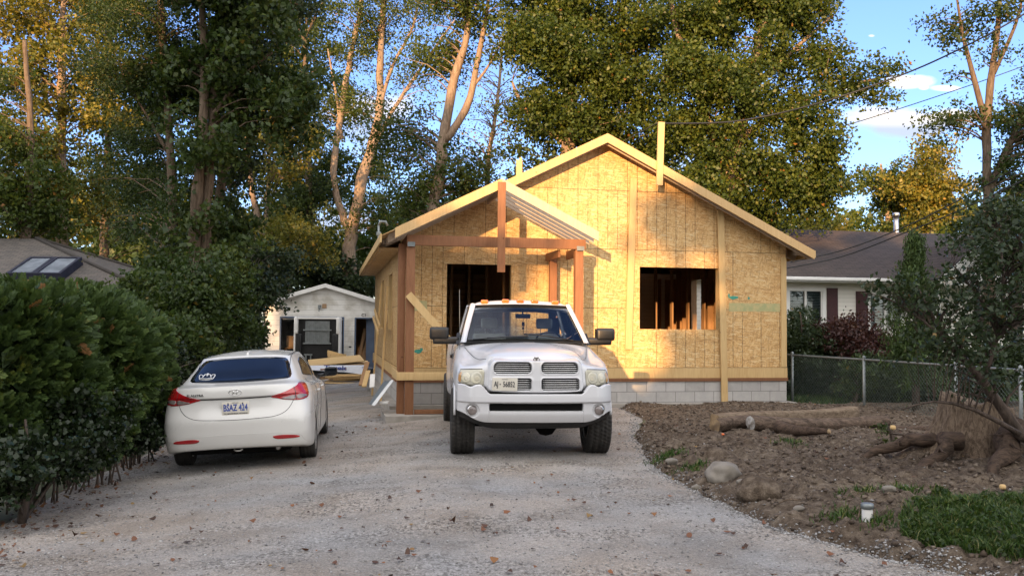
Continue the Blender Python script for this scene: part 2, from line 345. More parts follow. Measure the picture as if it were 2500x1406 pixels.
M['wrap'] = simple('house_wrap', (.68, .70, .76), (.58, .61, .68), 4, .5, bump=.3, bs=14); M['red_box'] = simple('red_box', (.25, .03, .02), None, 4, .6); M['card'] = simple('cardboard', (.36, .23, .13), (.28, .18, .1), 5, .8)
def bark(name, c1, c2, sc=1.0, st=None):
    m, nt, b = newmat(name); N = NT(nt); v = N.coord('Object', st or (7*sc, 7*sc, 1.3*sc)); n1 = N.noise(v, 2.2, 7, .65, .8)
    N.l.new(N.ramp(n1, [(.35, c2), (.62, c1)]), b.inputs['Base Color']); b.inputs['Roughness'].default_value = .9; b.inputs['Specular IOR Level'].default_value = .15
    N.l.new(N.bump(n1, .9, .03), b.inputs['Normal']); return m
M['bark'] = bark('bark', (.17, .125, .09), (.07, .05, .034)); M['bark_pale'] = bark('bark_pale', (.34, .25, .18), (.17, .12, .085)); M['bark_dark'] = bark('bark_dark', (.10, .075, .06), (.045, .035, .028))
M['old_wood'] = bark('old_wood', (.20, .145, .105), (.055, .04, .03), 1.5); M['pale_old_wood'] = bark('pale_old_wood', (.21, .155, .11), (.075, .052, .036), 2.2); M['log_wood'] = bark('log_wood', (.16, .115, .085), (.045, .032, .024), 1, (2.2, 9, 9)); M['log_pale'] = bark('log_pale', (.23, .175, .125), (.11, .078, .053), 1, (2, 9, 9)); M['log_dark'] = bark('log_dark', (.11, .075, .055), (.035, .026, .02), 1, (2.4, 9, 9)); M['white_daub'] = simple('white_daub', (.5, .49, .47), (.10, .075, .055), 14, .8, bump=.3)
M['cut_wood'] = simple('cut_wood', (.36, .25, .13), (.16, .11, .07), 7, .8, bump=.4, bs=20)
def leafmat(name, stops, trans=.35, rough=.45):
    m, nt, b = newmat(name); N = NT(nt); n = N.n
    a = n.new('ShaderNodeAttribute'); a.attribute_name = 'tint'
    col = N.ramp(a.outputs['Fac'], stops); N.l.new(col, b.inputs['Base Color']); b.inputs['Roughness'].default_value = rough; b.inputs['Specular IOR Level'].default_value = .35
    t = n.new('ShaderNodeBsdfTranslucent'); N.l.new(N.mix(.5, col, (1.3, 1.25, .45), 'MULTIPLY'), t.inputs[0])
    mx = n.new('ShaderNodeMixShader'); mx.inputs[0].default_value = trans; N.l.new(b.outputs[0], mx.inputs[1]); N.l.new(t.outputs[0], mx.inputs[2]); N.l.new(mx.outputs[0], n['Material Output'].inputs[0]); return m
M['leaf_maple'] = leafmat('leaf_maple', [(0, (.024, .042, .010)), (.45, (.058, .088, .015)), (.8, (.125, .145, .020)), (.95, (.22, .19, .03)), (1, (.28, .13, .03))])
M['leaf_green'] = leafmat('leaf_green', [(0, (.019, .036, .010)), (.5, (.044, .072, .016)), (.85, (.088, .11, .02)), (1, (.20, .14, .03))])
M['leaf_yellow'] = leafmat('leaf_yellow', [(0, (.06, .08, .015)), (.4, (.14, .14, .02)), (.75, (.26, .20, .03)), (1, (.42, .24, .05))])
M['leaf_dark'] = leafmat('leaf_dark', [(0, (.018, .032, .014)), (.6, (.035, .055, .02)), (.92, (.06, .08, .025)), (1, (.15, .10, .03))], .25)
M['leaf_red'] = leafmat('leaf_red', [(0, (.03, .014, .013)), (.5, (.06, .022, .018)), (.85, (.09, .04, .02)), (1, (.04, .06, .02))], .25)
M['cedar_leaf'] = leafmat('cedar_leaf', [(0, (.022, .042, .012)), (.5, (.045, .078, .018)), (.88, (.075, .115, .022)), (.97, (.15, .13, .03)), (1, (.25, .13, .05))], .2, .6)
M['leaf_ivy'] = leafmat('leaf_ivy', [(0, (.010, .018, .007)), (.7, (.019, .032, .011)), (1, (.05, .065, .02))], .2, .35)
M['grass'] = leafmat('grass_blades', [(0, (.025, .052, .010)), (.6, (.042, .088, .015)), (.9, (.09, .14, .03)), (1, (.25, .22, .09))], .3)
M['litter'] = leafmat('leaf_litter', [(0, (.04, .025, .018)), (.45, (.12, .055, .03)), (.8, (.21, .085, .035)), (.93, (.24, .15, .05)), (1, (.07, .045, .03))], .1, .6)
def gravel():
    m, nt, b = newmat('gravel'); N = NT(nt); v = N.coord()
    n1 = N.noise(v, 70, 5, .75); n2 = N.noise(v, 1.1, 6, .6, .5); vo = N.vor(v, 55, out='Color'); vd = N.vor(v, 55)
    base = N.ramp(n1, [(.28, (.17, .166, .16)), (.5, (.325, .317, .305)), (.72, (.465, .457, .445))])
    col = N.mix(.5, base, N.ramp(N.sep(vo)[0], [(0, (.6, .58, .56)), (1, (1.15, 1.13, 1.1))]), 'MULTIPLY')
    col = N.mix(.55, col, N.ramp(n2, [(.36, (.62, .57, .51)), (.5, (.95, .93, .90)), (.64, (1.15, 1.15, 1.15))]), 'MULTIPLY')
    n3 = N.noise(N.coord('Object', (1, .45, 1)), 3.2, 6, .7, .6)
    col = N.mix(N.ramp(n3, [(.60, (0, 0, 0)), (.72, (.55, .55, .55))]), col, (.15, .125, .10))
    wv = N.noise(v, .45, 4); col = N.mix(1.0, col, N.ramp(wv, [(.38, (.97, .98, 1.0)), (.6, (1.13, 1.03, .94))]), 'MULTIPLY')
    ro = N.ramp(N.noise(N.coord('Object', (.8, 1.6, 1), loc=(4, 2, 0)), .9, 4), [(.47, (0, 0, 0)), (.6, (1, 1, 1))]); sp = N.ramp(N.noise(N.coord('Object', (1, .6, 1)), 34, 4, .7), [(.40, (.45, .44, .42)), (.52, (1, 1, 1)), (.66, (1.25, 1.25, 1.25))])
    col = N.mix(ro, col, N.mix(1.0, col, sp, 'MULTIPLY'))
    N.l.new(col, b.inputs['Base Color']); b.inputs['Roughness'].default_value = .9; b.inputs['Specular IOR Level'].default_value = .25
    h = N.m('ADD', N.m('MULTIPLY', vd, -.7), N.m('ADD', N.m('MULTIPLY', n1, .7), N.m('MULTIPLY', N.noise(v, 9, 5), .8)))
    N.l.new(N.bump(h, .9, .022), b.inputs['Normal']); return m
M['gravel'] = gravel()
def soil():
    m, nt, b = newmat('soil'); N = NT(nt); v = N.coord(); n1 = N.noise(v, 11, 9, .72); n2 = N.noise(v, 1.2, 4)
    col = N.ramp(n1, [(.30, (.042, .031, .024)), (.48, (.115, .088, .066)), (.62, (.20, .162, .127)), (.76, (.31, .265, .215))])
    col = N.mix(.6, col, N.ramp(n2, [(.35, (.72, .66, .6)), (.65, (1.1, 1.08, 1.02))]), 'MULTIPLY')
    N.l.new(col, b.inputs['Base Color']); b.inputs['Roughness'].default_value = .95; b.inputs['Specular IOR Level'].default_value = .15
    N.l.new(N.bump(N.m('ADD', n1, N.m('MULTIPLY', N.noise(v, 60, 4), .4)), 1.0, .05), b.inputs['Normal']); return m
M['soil'] = soil()
M['earth'] = simple('leafy_earth', (.07, .065, .03), (.045, .055, .02), 3, .95, bump=.8, bs=25)
M['stone'] = simple('fieldstone', (.22, .195, .165), (.12, .105, .085), 5, .85, bump=.5, bs=18)
M['pebble'] = leafmat('pebbles', [(0, (.13, .125, .12)), (.6, (.28, .27, .262)), (1, (.42, .412, .40))], 0, .85)
M['clod'] = leafmat('clods', [(0, (.05, .036, .026)), (.7, (.115, .085, .062)), (1, (.18, .145, .112))], 0, .9)
M['wire'] = simple('fence_wire', (.15, .19, .17), (.10, .13, .12), 5, .5, .3, bump=0); M['cable'] = simple('cable_black', (.015, .015, .016), None, 5, .6, bump=0)
# ------------------------------------------------------------------ numpy noise
def vnoise(x, y, seed=0):
    xi = np.floor(x).astype(np.int64); yi = np.floor(y).astype(np.int64); xf = x-xi; yf = y-yi
    xf = xf*xf*(3-2*xf); yf = yf*yf*(3-2*yf)
    def h(a, b):
        n = (a*374761393+b*668265263+seed*982451653) & 0x7fffffff; n = ((n ^ (n >> 13))*1274126177) & 0x7fffffff
        return ((n ^ (n >> 16)) & 0xffff)/65535.0
    return (h(xi, yi)*(1-xf)+h(xi+1, yi)*xf)*(1-yf)+(h(xi, yi+1)*(1-xf)+h(xi+1, yi+1)*xf)*yf
def fbm(x, y, o=5, seed=0, g=.5):
    t = 0; a = 1; s = 0
    for i in range(o): t = t+a*(vnoise(x*2**i+17*i, y*2**i-31*i, seed+i)-.5); s += a; a *= g
    return t/s*2
def sstep(a, b, x): t = np.clip((x-a)/(b-a), 0, 1); return t*t*(3-2*t)
# ------------------------------------------------------------------ terrain
def zg(x, y):
    """ground height: falls gently to the left of the drive, rises a touch to the house"""
    x = np.asarray(x, float); y = np.asarray(y, float)
    z = -.065*np.clip(-.8-x, 0, 6)*sstep(3, 9, y) + .10*sstep(12.5, 17, y)*sstep(-6, 0, x)
    return z
def zgf(x, y): return float(zg(x, y))
def inpoly(x, y, poly):
    c = np.zeros(x.shape, bool); n = len(poly)
    for i in range(n):
        x0, y0 = poly[i]; x1, y1 = poly[(i+1) % n]
        k = ((y0 > y) != (y1 > y)) & (x < (x1-x0)*(y-y0)/(y1-y0+1e-12)+x0); c ^= k
    return c
def polydist(x, y, pts):
    d = np.full(x.shape, 1e9)
    for (x0, y0), (x1, y1) in zip(pts[:-1], pts[1:]):
        dx, dy = x1-x0, y1-y0; t = np.clip(((x-x0)*dx+(y-y0)*dy)/(dx*dx+dy*dy), 0, 1)
        d = np.minimum(d, np.hypot(x-x0-t*dx, y-y0-t*dy))
    return d
def gridmesh(name, xs, ys, zf, mat, smooth=True, keep=None, **k):
    X, Y = np.meshgrid(xs, ys); Z = zf(X, Y); V = np.stack([X, Y, Z], -1).reshape(-1, 3); nx = len(xs)
    i, j = np.meshgrid(np.arange(len(xs)-1), np.arange(len(ys)-1)); a = (j*nx+i).ravel()
    Fc = np.stack([a, a+1, a+nx+1, a+nx], 1)
    if keep is not None:
        kk = keep(X, Y).ravel(); Fc = Fc[kk[Fc].any(1)]
        used = np.unique(Fc); mp = np.zeros(len(V), int); mp[used] = np.arange(len(used)); V = V[used]; Fc = mp[Fc]
    return link(name, npmesh(name, V, Fc, smooth), mat)
gx = np.concatenate([np.linspace(-1500, -60, 12), np.linspace(-50, -16, 10), np.linspace(-15, 15, 61), np.linspace(16, 50, 10), np.linspace(60, 1500, 12)])
gy = np.concatenate([np.linspace(-1500, -60, 12), np.linspace(-50, 0, 11), np.linspace(1, 45, 89), np.linspace(50, 1500, 14)])
tag(gridmesh('ground', gx, gy, lambda X, Y: zg(X, Y)-.03, M['earth']), kind='structure')
# right edge of the gravel, as seen: survey points on the ground
rb = [(1640, 985), (1500, 1000), (1560, 1035), (1545, 1065), (1580, 1120), (1600, 1150), (1660, 1180), (1740, 1222), (1830, 1262), (1900, 1295), (2020, 1325), (2160, 1362), (2300, 1392), (2500, 1450)]
RB = [tuple(G(a, b))[:2] for a, b in rb]
RB = RB + [(RB[-1][0]+2, 1.5), (RB[-1][0]+3, -3)]
lb = [(640, 905), (560, 950), (470, 1020), (350, 1085), (200, 1145), (0, 1248), (-200, 1400)]
LB = [tuple(G(a, b, -.15))[:2] for a, b in lb]
drive_poly = [(-8, 60), (-2.3, 40)] + [(-2.3, 18.5), (1.0, 18.2)] + RB + [(-14, -3)] + [(LB[-1][0]-1, 1.0)] + LB[::-1] + [(-9, 30)]
DX = np.concatenate([np.arange(-12, -6, .12), np.arange(-6, 7, .06)]); DY = np.concatenate([np.arange(-3, 3, .3), np.arange(3, 16, .06), np.arange(16, 45, .2)])
def zdrive(X, Y):
    d = np.where(inpoly(X, Y, drive_poly), 1, -1)*np.minimum(polydist(X, Y, drive_poly+drive_poly[:1]), 1)
    d = d + .06 + .10*fbm(X*3, Y*3, 4, 5)
    n = .028*fbm(X*.8, Y*.5, 4, 1)+.012*fbm(X*6, Y*6, 4, 9)
    return zg(X, Y)+.012+n*sstep(3, 5, Y)+ -.10*sstep(.12, -.10, d)
tag(gridmesh('driveway', DX, DY, zdrive, M['gravel']), kind='structure')
# turned-over soil on the right
dirt_poly = RB[:-2] + [(5.2, 4.2), (9.5, 7), (11, 12), (11.5, 19.5), (6.2, 18.9), (1.5, 18.2)]
def zdirt(X, Y):
    d = np.where(inpoly(X, Y, dirt_poly), 1, -1)*np.minimum(polydist(X, Y, dirt_poly+dirt_poly[:1]), 1.0)
    d = d + .16 + .12*fbm(X*2.5, Y*2.5, 4, 15)
    near = sstep(16.5, 11, Y)
    big = .10*fbm(X*.9, Y*.9, 3, 21); clod = np.abs(fbm(X*3.3, Y*3.3, 5, 33, .6))*.17*(.25+.75*near)
    mound = .13*sstep(0, 1.2, d)*(.5+.5*near)+.16*np.exp(-((X-6.2)**2/2+(Y-9.6)**2/2))
    lw = sstep(.0, .35, d)
    return zg(X, Y)-.05+(.07+mound+big*.7+clod+.02*fbm(X*14, Y*14, 3, 40))*lw-.06*(1-lw)
tag(gridmesh('soil', np.arange(.5, 11.5, .045), np.arange(3.4, 19.6, .045), zdirt, M['soil'], keep=lambda X, Y: inpoly(X, Y, dirt_poly) | (polydist(X, Y, dirt_poly+dirt_poly[:1]) < .4)), kind='structure')
def zdf(x, y): return float(zdirt(np.array([x], float), np.array([y], float))[0])
def zvf(x, y): return float(zdrive(np.array([x], float), np.array([y], float))[0])
# the lawn strips
LG = [tuple(G(a, b))[:2] for a, b in [(2200, 1312), (2240, 1290), (2320, 1274), (2420, 1270), (2600, 1274), (2650, 1420), (2420, 1400), (2340, 1380), (2250, 1360), (2200, 1340)]]
# ------------------------------------------------------------------ foliage engine
def leaves(C, L, Wd, rng, up=.0, fold=.25, spread=None):
    """one folded diamond per centre; returns verts, faces"""
    n = len(C); a = rng.normal(size=(n, 3)); a[:, 2] -= up; a /= np.linalg.norm(a, axis=1)[:, None]
    b = rng.normal(size=(n, 3)); b -= a*(a*b).sum(1)[:, None]; b /= np.linalg.norm(b, axis=1)[:, None]; c = np.cross(a, b)
    sc = (.65+.7*rng.random(n))[:, None]
    V = np.empty((n, 4, 3)); V[:, 0] = C-a*L*sc*.5; V[:, 2] = C+a*L*sc*.5; V[:, 1] = C+b*Wd*sc*.5+c*Wd*fold*sc; V[:, 3] = C-b*Wd*sc*.5+c*Wd*fold*sc
    return V.reshape(-1, 3), np.arange(n*4).reshape(-1, 4)
def blobpts(blobs, n, rng, bias=.45):
    w = np.array([b[3]*b[4]*b[5] for b in blobs])**.8; w = w/w.sum(); k = rng.choice(len(blobs), n, p=w); B = np.array([b[:6] for b in blobs])[k]
    d = rng.normal(size=(n, 3)); d /= np.linalg.norm(d, axis=1)[:, None]; r = rng.random(n)**bias
    return B[:, :3]+d*r[:, None]*B[:, 3:6]
def crown_mesh(name, blobs, ncl, per, sig, L, Wd, mat, rng, parent=None, bias=.45, up=.3, hang=0.0, tint0=0, flat=.75):
    ns = max(ncl//4, 1); kv = 1.0 if sig >= .8 else 1.7; Sq = blobpts(blobs, int(ns*kv), rng, bias); ph = rng.random(6)*6.28; fq = 1.5/max(sig*1.6, .3)
    vn = np.sin(Sq[:, 0]*fq*1.3+ph[0])*np.sin(Sq[:, 1]*fq+ph[1])+np.sin(Sq[:, 2]*fq*1.2+Sq[:, 0]*fq*.5+ph[2])*.8+.5*np.sin((Sq[:, 0]+Sq[:, 2])*fq*1.9+ph[3])+rng.normal(size=len(Sq))*.35
    Sp = Sq[np.argsort(-vn)[:ns]] if ns > 12 else Sq[:ns]; ki = rng.integers(0, ns, ncl); C = Sp[ki]+rng.normal(size=(ncl, 3))*sig*np.array([1.05, 1.05, .75]); t = np.clip(.6*rng.random(ns)[ki]+.4*rng.random(ncl), 0, 1); sig = sig*.52; hang = hang*.7
    idx = np.repeat(np.arange(ncl), per); off = rng.normal(size=(len(idx), 3))*sig; off[:, 2] *= flat
    if hang: off[:, 2] -= np.abs(rng.normal(size=len(idx)))*hang
    Pn = C[idx]+off; V, Fc = leaves(Pn, L, Wd, rng, up)
    tt = np.clip(tint0+.5*t[idx]+.5*rng.random(len(idx)), 0, 1); tt = np.where(rng.random(len(tt)) < .006, 1, tt*.93)
    o = link(name, npmesh(name, V, Fc, False, np.repeat(tt, 4)), mat, parent); return o, C
def trunk_build(name, stems, mat, parent=None, sides=10, rng=None, twigs=None, knob=.06):
    mb = MB()
    for pts, rs in stems:
        Pn = [Vector(p) for p in pts]; n = max(6, int(sum((Pn[i+1]-Pn[i]).length for i in range(len(Pn)-1))/.5)); 
        # resample with Catmull-Rom
        out = []; ro = []
        for i in range(n+1):
            s = i/n*(len(Pn)-1); k = min(int(s), len(Pn)-2); t = s-k
            p0 = Pn[max(k-1, 0)]; p1 = Pn[k]; p2 = Pn[k+1]; p3 = Pn[min(k+2, len(Pn)-1)]
            q = .5*((2*p1)+(-p0+p2)*t+(2*p0-5*p1+4*p2-p3)*t*t+(-p0+3*p1-3*p2+p3)*t**3)
            r = rs[k]*(1-t)+rs[k+1]*t
            if rng is not None: q = q+Vector(rng.normal(size=3)*r*knob*2); r *= 1+knob*rng.normal()
            out.append(q); ro.append(max(r, .006))
        mb.tube(out, ro, sides if max(rs) > .05 else 5)
    for (a, b, r) in (twigs or []):
        a = Vector(a); b = Vector(b); mdl = (a+b)/2+Vector((0, 0, (b-a).length*.12)); 
        mb.tube([a, (a+mdl)/2+Vector((0, 0, .05)), mdl, (mdl+b)/2, b], [r, r*.8, r*.6, r*.4, r*.2], 4, False)
    return mb.build(name, mat, parent)
def tree(label, stems, blobs, leaf, barkm, rng_seed, ncl=700, per=36, sig=.38, L=.17, Wd=.11, cat='tree', group=None, name='broadleaf_tree', ntw=90, bias=.45, hang=0, base=None, tint0=0, up=.3):
    rng = np.random.default_rng(rng_seed); b = Vector(base if base is not None else stems[0][0][0])
    root = thing(name, b, 0, label, cat, group)
    sub = lambda p: tuple(Vector(p)-b)
    st = [([sub(p) for p in pts], rs) for pts, rs in stems]; bl = [(*sub(q[:3]), *q[3:6]) for q in blobs]
    cr, C = crown_mesh('crown', bl, ncl, per, sig, L, Wd, leaf, rng, root, bias, hang=hang, tint0=tint0, up=up)
    # twigs: from nearest lower point of the stems to some of the leaf clusters
    SP = []; 
    for pts, rs in st:
        for i in range(len(pts)-1):
            for t in np.linspace(0, 1, 8): SP.append((*(Vector(pts[i]).lerp(Vector(pts[i+1]), t)), rs[i]*(1-t)+rs[i+1]*t))
    SP = np.array(SP); tw = []
    for c in C[rng.choice(len(C), min(ntw, len(C)), replace=False)]:
        d = np.linalg.norm(SP[:, :3]-c, axis=1)+np.where(SP[:, 2] > c[2]-.2, 4, 0)+np.abs(SP[:, 2]-c[2]+1.2)*.3; k = d.argmin()
        if np.linalg.norm(SP[k, :3]-c) > 7: continue
        tw.append((SP[k, :3], c, min(.028, SP[k, 3]*.4)))
    trunk_build('trunk', st, barkm, root, rng=rng, twigs=tw); return root
# ------------------------------------------------------------------ the house under construction
H = Vector((-2.11, 17.14, 0)); TH = math.atan(.2)
house = thing('unfinished_house', H, TH, 'timber house under construction, sheathed in bare OSB with an unfinished front porch', 'house')
HM = Matrix.Translation(H) @ Matrix.Rotation(TH, 4, 'Z')
def HL(u, v, z): return HM @ Vector((u, v, z))
WD = 7.87; LN = 9.4; RZ = 5.38; SLP = .497; UR = WD/2
def zr(u): return RZ-.02-SLP*abs(u-UR)      # underside of roof deck
def wall(name, us, zs, hole, axis, off, thick, mat, top=None, parent=None):
    """wall in a plane with rectangular holes; solid of real thickness. hole(uc,zc)->True leaves a gap"""
    bm = bmesh.new(); cache = {}
    def vert(u, z):
        k = (round(u, 4), round(z, 4))
        if k not in cache: cache[k] = bm.verts.new((u, off, z) if axis == 0 else (off, u, z))
        return cache[k]
    for i in range(len(us)-1):
        for j in range(len(zs)-1):
            u0, u1, z0, z1 = us[i], us[i+1], zs[j], zs[j+1]
            if not hole((u0+u1)/2, (z0+z1)/2): bm.faces.new((vert(u0, z0), vert(u1, z0), vert(u1, z1), vert(u0, z1)))
        if top:
            u0, u1, z0 = us[i], us[i+1], zs[-1]; a, b = max(top(u0), z0), max(top(u1), z0)
            pts = [vert(u0, z0), vert(u1, z0)]
            if b > z0+1e-3: pts.append(vert(u1, b))
            if a > z0+1e-3: pts.append(vert(u0, a))
            if len(pts) > 2: bm.faces.new(pts)
    r = bmesh.ops.extrude_face_region(bm, geom=bm.faces[:]); vs = [e for e in r['geom'] if isinstance(e, bmesh.types.BMVert)]
    bmesh.ops.translate(bm, vec=((0, thick, 0) if axis == 0 else (thick, 0, 0)), verts=vs)
    bmesh.ops.recalc_face_normals(bm, faces=bm.faces); me = bpy.data.meshes.new(name); bm.to_mesh(me); bm.free(); return link(name, me, mat, parent)
DOOR = (.89, 2.14, .90, 2.83); WIN = (4.73, 6.40, 1.62, 2.85)
def fh(u, z): return (DOOR[0] < u < DOOR[1] and DOOR[2] < z < DOOR[3]) or (WIN[0] < u < WIN[1] and WIN[2] < z < WIN[3])
fw = wall('front_wall', [.0, DOOR[0], DOOR[1], UR, WIN[0], WIN[1], WD], [.84, .90, WIN[2], DOOR[3], WIN[3], 3.10], fh, 0, 0, .012, M['osb_front'], zr, house)
SW = [(2.0, 3.1, 1.55, 2.75), (4.9, 5.9, 1.55, 2.75)]
def sh(u, z): return any(a < u < b and c < z < d for a, b, c, d in SW)
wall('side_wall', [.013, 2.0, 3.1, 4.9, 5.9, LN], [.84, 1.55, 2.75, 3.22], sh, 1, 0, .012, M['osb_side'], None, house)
SR = [(4.0, 4.62, 1.5, 2.86), (6.75, 7.5, 1.5, 2.86)]
def sr(u, z): return any(a < u < b and c < z < d for a, b, c, d in SR)
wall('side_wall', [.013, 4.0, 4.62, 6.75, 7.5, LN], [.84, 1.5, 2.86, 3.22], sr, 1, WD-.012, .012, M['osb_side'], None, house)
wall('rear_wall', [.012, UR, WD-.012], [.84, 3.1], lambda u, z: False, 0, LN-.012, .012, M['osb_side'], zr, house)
# studs and plates behind the sheathing (one frame)
mb = MB()
for k in range(20):
    u = .06+k*.4067
    if u > WD-.05: break
    if DOOR[0]-.03 < u < DOOR[1]+.03:
        mb.box(u-.019, u+.019, .0125, .15, DOOR[3]+.02, zr(u)-.01); continue
    if WIN[0]-.03 < u < WIN[1]+.03:
        mb.box(u-.019, u+.019, .0125, .15, .90, WIN[2]-.04); mb.box(u-.019, u+.019, .0125, .15, WIN[3]+.02, zr(u)-.01); continue
    mb.box(u-.019, u+.019, .0125, .15, .90, zr(u)-.01)
for u in (DOOR[0]-.02, DOOR[1]+.02, DOOR[1]+.06, WIN[0]-.02, WIN[1]+.02): mb.box(u-.019, u+.019, .014, .152, .90, DOOR[3]+.22)
mb.box(WIN[0], WIN[1], .014, .153, WIN[2]-.038, WIN[2]-.001)
mb.build('wall_frame', M['pine'], house)
for side in (0, 1):
    mb = MB(); x0, x1 = (.0125, .15) if side == 0 else (WD-.15, WD-.0125)
    wins = SW if side == 0 else SR
    for k in range(24):
        v = .35+k*.4067
        if v > LN-.1: break
        hit = [w for w in wins if w[0]-.02 < v < w[1]+.02]
        if hit: mb.box(x0, x1, v-.019, v+.019, .90, hit[0][2]); mb.box(x0, x1, v-.019, v+.019, hit[0][3], 3.16)
        else: mb.box(x0, x1, v-.019, v+.019, .90, 3.16)
    for w in wins:
        for e in (w[0]-.02, w[1]+.02): mb.box(x0-.001, x1+.001, e-.019, e+.019, .90, 3.15)
    mb.box(x0-.001, x1+.001, .16, LN-.1, 3.165, 3.21)
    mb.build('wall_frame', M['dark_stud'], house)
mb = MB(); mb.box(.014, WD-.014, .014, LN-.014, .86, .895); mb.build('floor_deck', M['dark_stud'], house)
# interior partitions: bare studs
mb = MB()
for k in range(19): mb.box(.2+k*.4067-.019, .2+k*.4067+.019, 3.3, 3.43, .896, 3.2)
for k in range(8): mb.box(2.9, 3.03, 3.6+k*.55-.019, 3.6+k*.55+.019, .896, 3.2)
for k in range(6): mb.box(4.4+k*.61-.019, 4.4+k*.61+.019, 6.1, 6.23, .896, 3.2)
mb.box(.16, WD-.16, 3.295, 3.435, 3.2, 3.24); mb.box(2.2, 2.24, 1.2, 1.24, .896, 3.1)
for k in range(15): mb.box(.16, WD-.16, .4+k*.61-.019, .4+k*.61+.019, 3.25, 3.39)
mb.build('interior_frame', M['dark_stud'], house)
mb = MB()
for k in range(5): mb.box(.2+k*1.22, 1.2+k*1.22, 8.0, 8.012, .9, 3.1)
mb.build('inner_sheathing', M['osb_side'], house)
# corner board, rim, vertical battens
mb = MB(); mb.box(WD-.115, WD+.004, -.020, -.002, .87, 3.1); mb.build('corner_board', M['pine'], house)
mb = MB(); mb.box(3.34, WD+.01, -.03, -.002, .655, .855); mb.box(0, 3.34, -.03, -.002, .655, .855); mb.box(-.035, -.012, -.03, LN, .655, .855); mb.build('rim_board', M['pine'], house)
mb = MB(); mb.box(-.03, WD+.02, -.045, .13, .625, .652); mb.box(-.03, WD+.02, -.040, .13, .592, .620); mb.box(-.045, .10, .13, LN, .592, .650); mb.build('sill_plate', M['cedar'], house)
fo = MB(); fo.box(0, WD, -.01, .19, .16, .59); fo.box(0, .19, .19, LN, .16, .59); fo.box(WD-.19, WD, .19, LN, .16, .59); fo.build('foundation', M['block'], house)
fo = MB(); fo.box(-.17, WD+.15, -.17, .30, -.1, .165); fo.box(-.17, .3, .3, LN+.1, -.1, .163); fo.box(-.32, 3.7, -1.42, -.175, -.1, .10); fo.build('footing', M['concrete'], house)
mb = MB()
for (ut, zt, ub, zb) in ((4.58, 4.60, 4.48, 1.22), (6.42, 4.02, 6.50, .185)): mb.board((ut, -.052, zt), (ub, -.052, zb), .036, .135, up=(0, 1, 0))
br = mb.build('batten', M['pine'], house)
# roof
def slab(mb, pts, t):   # pts: top polygon (ccw seen from above), t thickness downwards
    mb.prism([tuple(p) for p in pts], (0, 0, -t))
OV = .42; FO = -.36
mb = MB(); zt = lambda u: RZ-SLP*abs(u-UR)
for sgn in (-1, 1):
    ue = UR+sgn*(UR+OV)
    a = [(UR, FO, RZ), (ue, FO, zt(ue)), (ue, LN+.3, zt(ue)), (UR, LN+.3, RZ)]
    slab(mb, a if sgn > 0 else a[::-1], .014)
# porch part of the same left slope
PZ = 1.66; PF = -1.45; zp = lambda u: zt(u)-.006
slab(mb, [(-OV, PF+.04, zp(-OV)), (PZ, PF+.04, zp(PZ)), (PZ, FO, zp(PZ)), (-OV, FO, zp(-OV))], .014)
mb.build('roof_deck', M['osb_flat'], house)
mb = MB()
for v in np.arange(FO+.1, LN, .61):
    for sgn in (-1, 1):
        ue = UR+sgn*(UR+OV-.02); mb.board((UR+sgn*.02, v, RZ-.11), (ue, v, zt(ue)-.11), .14, .038)
for sgn in (-1, 1): mb.board((UR+sgn*4.18, FO+.06, zt(UR+sgn*4.18)-.1), (UR+sgn*4.18, LN, zt(UR+sgn*4.18)-.1), .1, .038)
for w in np.arange(.6, 4.3, .61):
    for sgn in (-1, 1): mb.board((UR+sgn*w, FO+.02, zt(UR+w)-.075), (UR+sgn*w, -.002, zt(UR+w)-.075), .09, .038)
mb.build('rafters', M['grey_pine'], house)
mb = MB(); hh = .175
def rake(mb, u0, u1, v, zf, h, t=.038):
    mb.prism([(u0, v, zf(u0)+.012), (u1, v, zf(u1)+.012), (u1, v, zf(u1)+.012-h), (u0, v, zf(u0)+.012-h)], (0, -t, 0))
rake(mb, UR+.0005, UR+UR+OV, FO-.002, zt, hh); mb.build('rake_board', M['fascia'], house)
mb = MB(); rake(mb, UR-.0005, PZ+.04, FO-.002, zt, hh); mb.build('rake_board', M['fascia'], house)
mb = MB(); rake(mb, -.20, PZ, PF, zp, hh); mb.build('rake_board', M['fascia'], house)
# left eave edge: deck and sub-fascia running back
mb = MB(); ze = zt(-OV); mb.box(-OV-.03, -OV-.002, PF+.05, LN+.3, ze-.13, ze+.012); mb.build('eave_board', M['pine'], house)
mb = MB(); mb.box(WD+OV+.002, WD+OV+.03, FO-.03, LN+.3, zt(WD+OV)-.13, zt(WD+OV)+.012); mb.build('eave_board', M['pine'], house)
mb = MB(); mb.box(-OV, -.002, FO, LN, ze-.145, ze-.132); mb.build('soffit', M['osb_flat'], house)
# porch
porch = []
PB = -1.15
def pb(name, mat, *boxes):
    m_ = MB()
    for bx in boxes: m_.box(*bx, bev=.004)
    return m_.build(name, mat, house)
pb('porch_post', M['cedar'], (.03, .18, PB, PB+.14, .10, 3.06)); pb('porch_post', M['cedar'], (-.10, .028, PB+.16, PB+.29, .10, 3.10))
pb('porch_post', M['cedar'], (3.10, 3.25, PB, PB+.14, .10, 3.06)); pb('porch_post', M['cedar'], (2.83, 2.97, PB+.85, PB+.98, .72, 3.06))
pb('porch_beam', M['cedar'], (.03, 3.28, PB-.045, PB-.005, 3.065, 3.245), (.03, 3.28, PB+.06, PB+.10, 3.07, 3.24))
pb('porch_beam', M['cedar'], (.03, .07, PB+.11, -.035, 3.065, 3.24)); pb('porch_beam', M['cedar'], (3.21, 3.25, PB+.145, -.035, 2.95, 3.12), (2.80, 2.84, PB+.1, -.035, 2.92, 3.06))
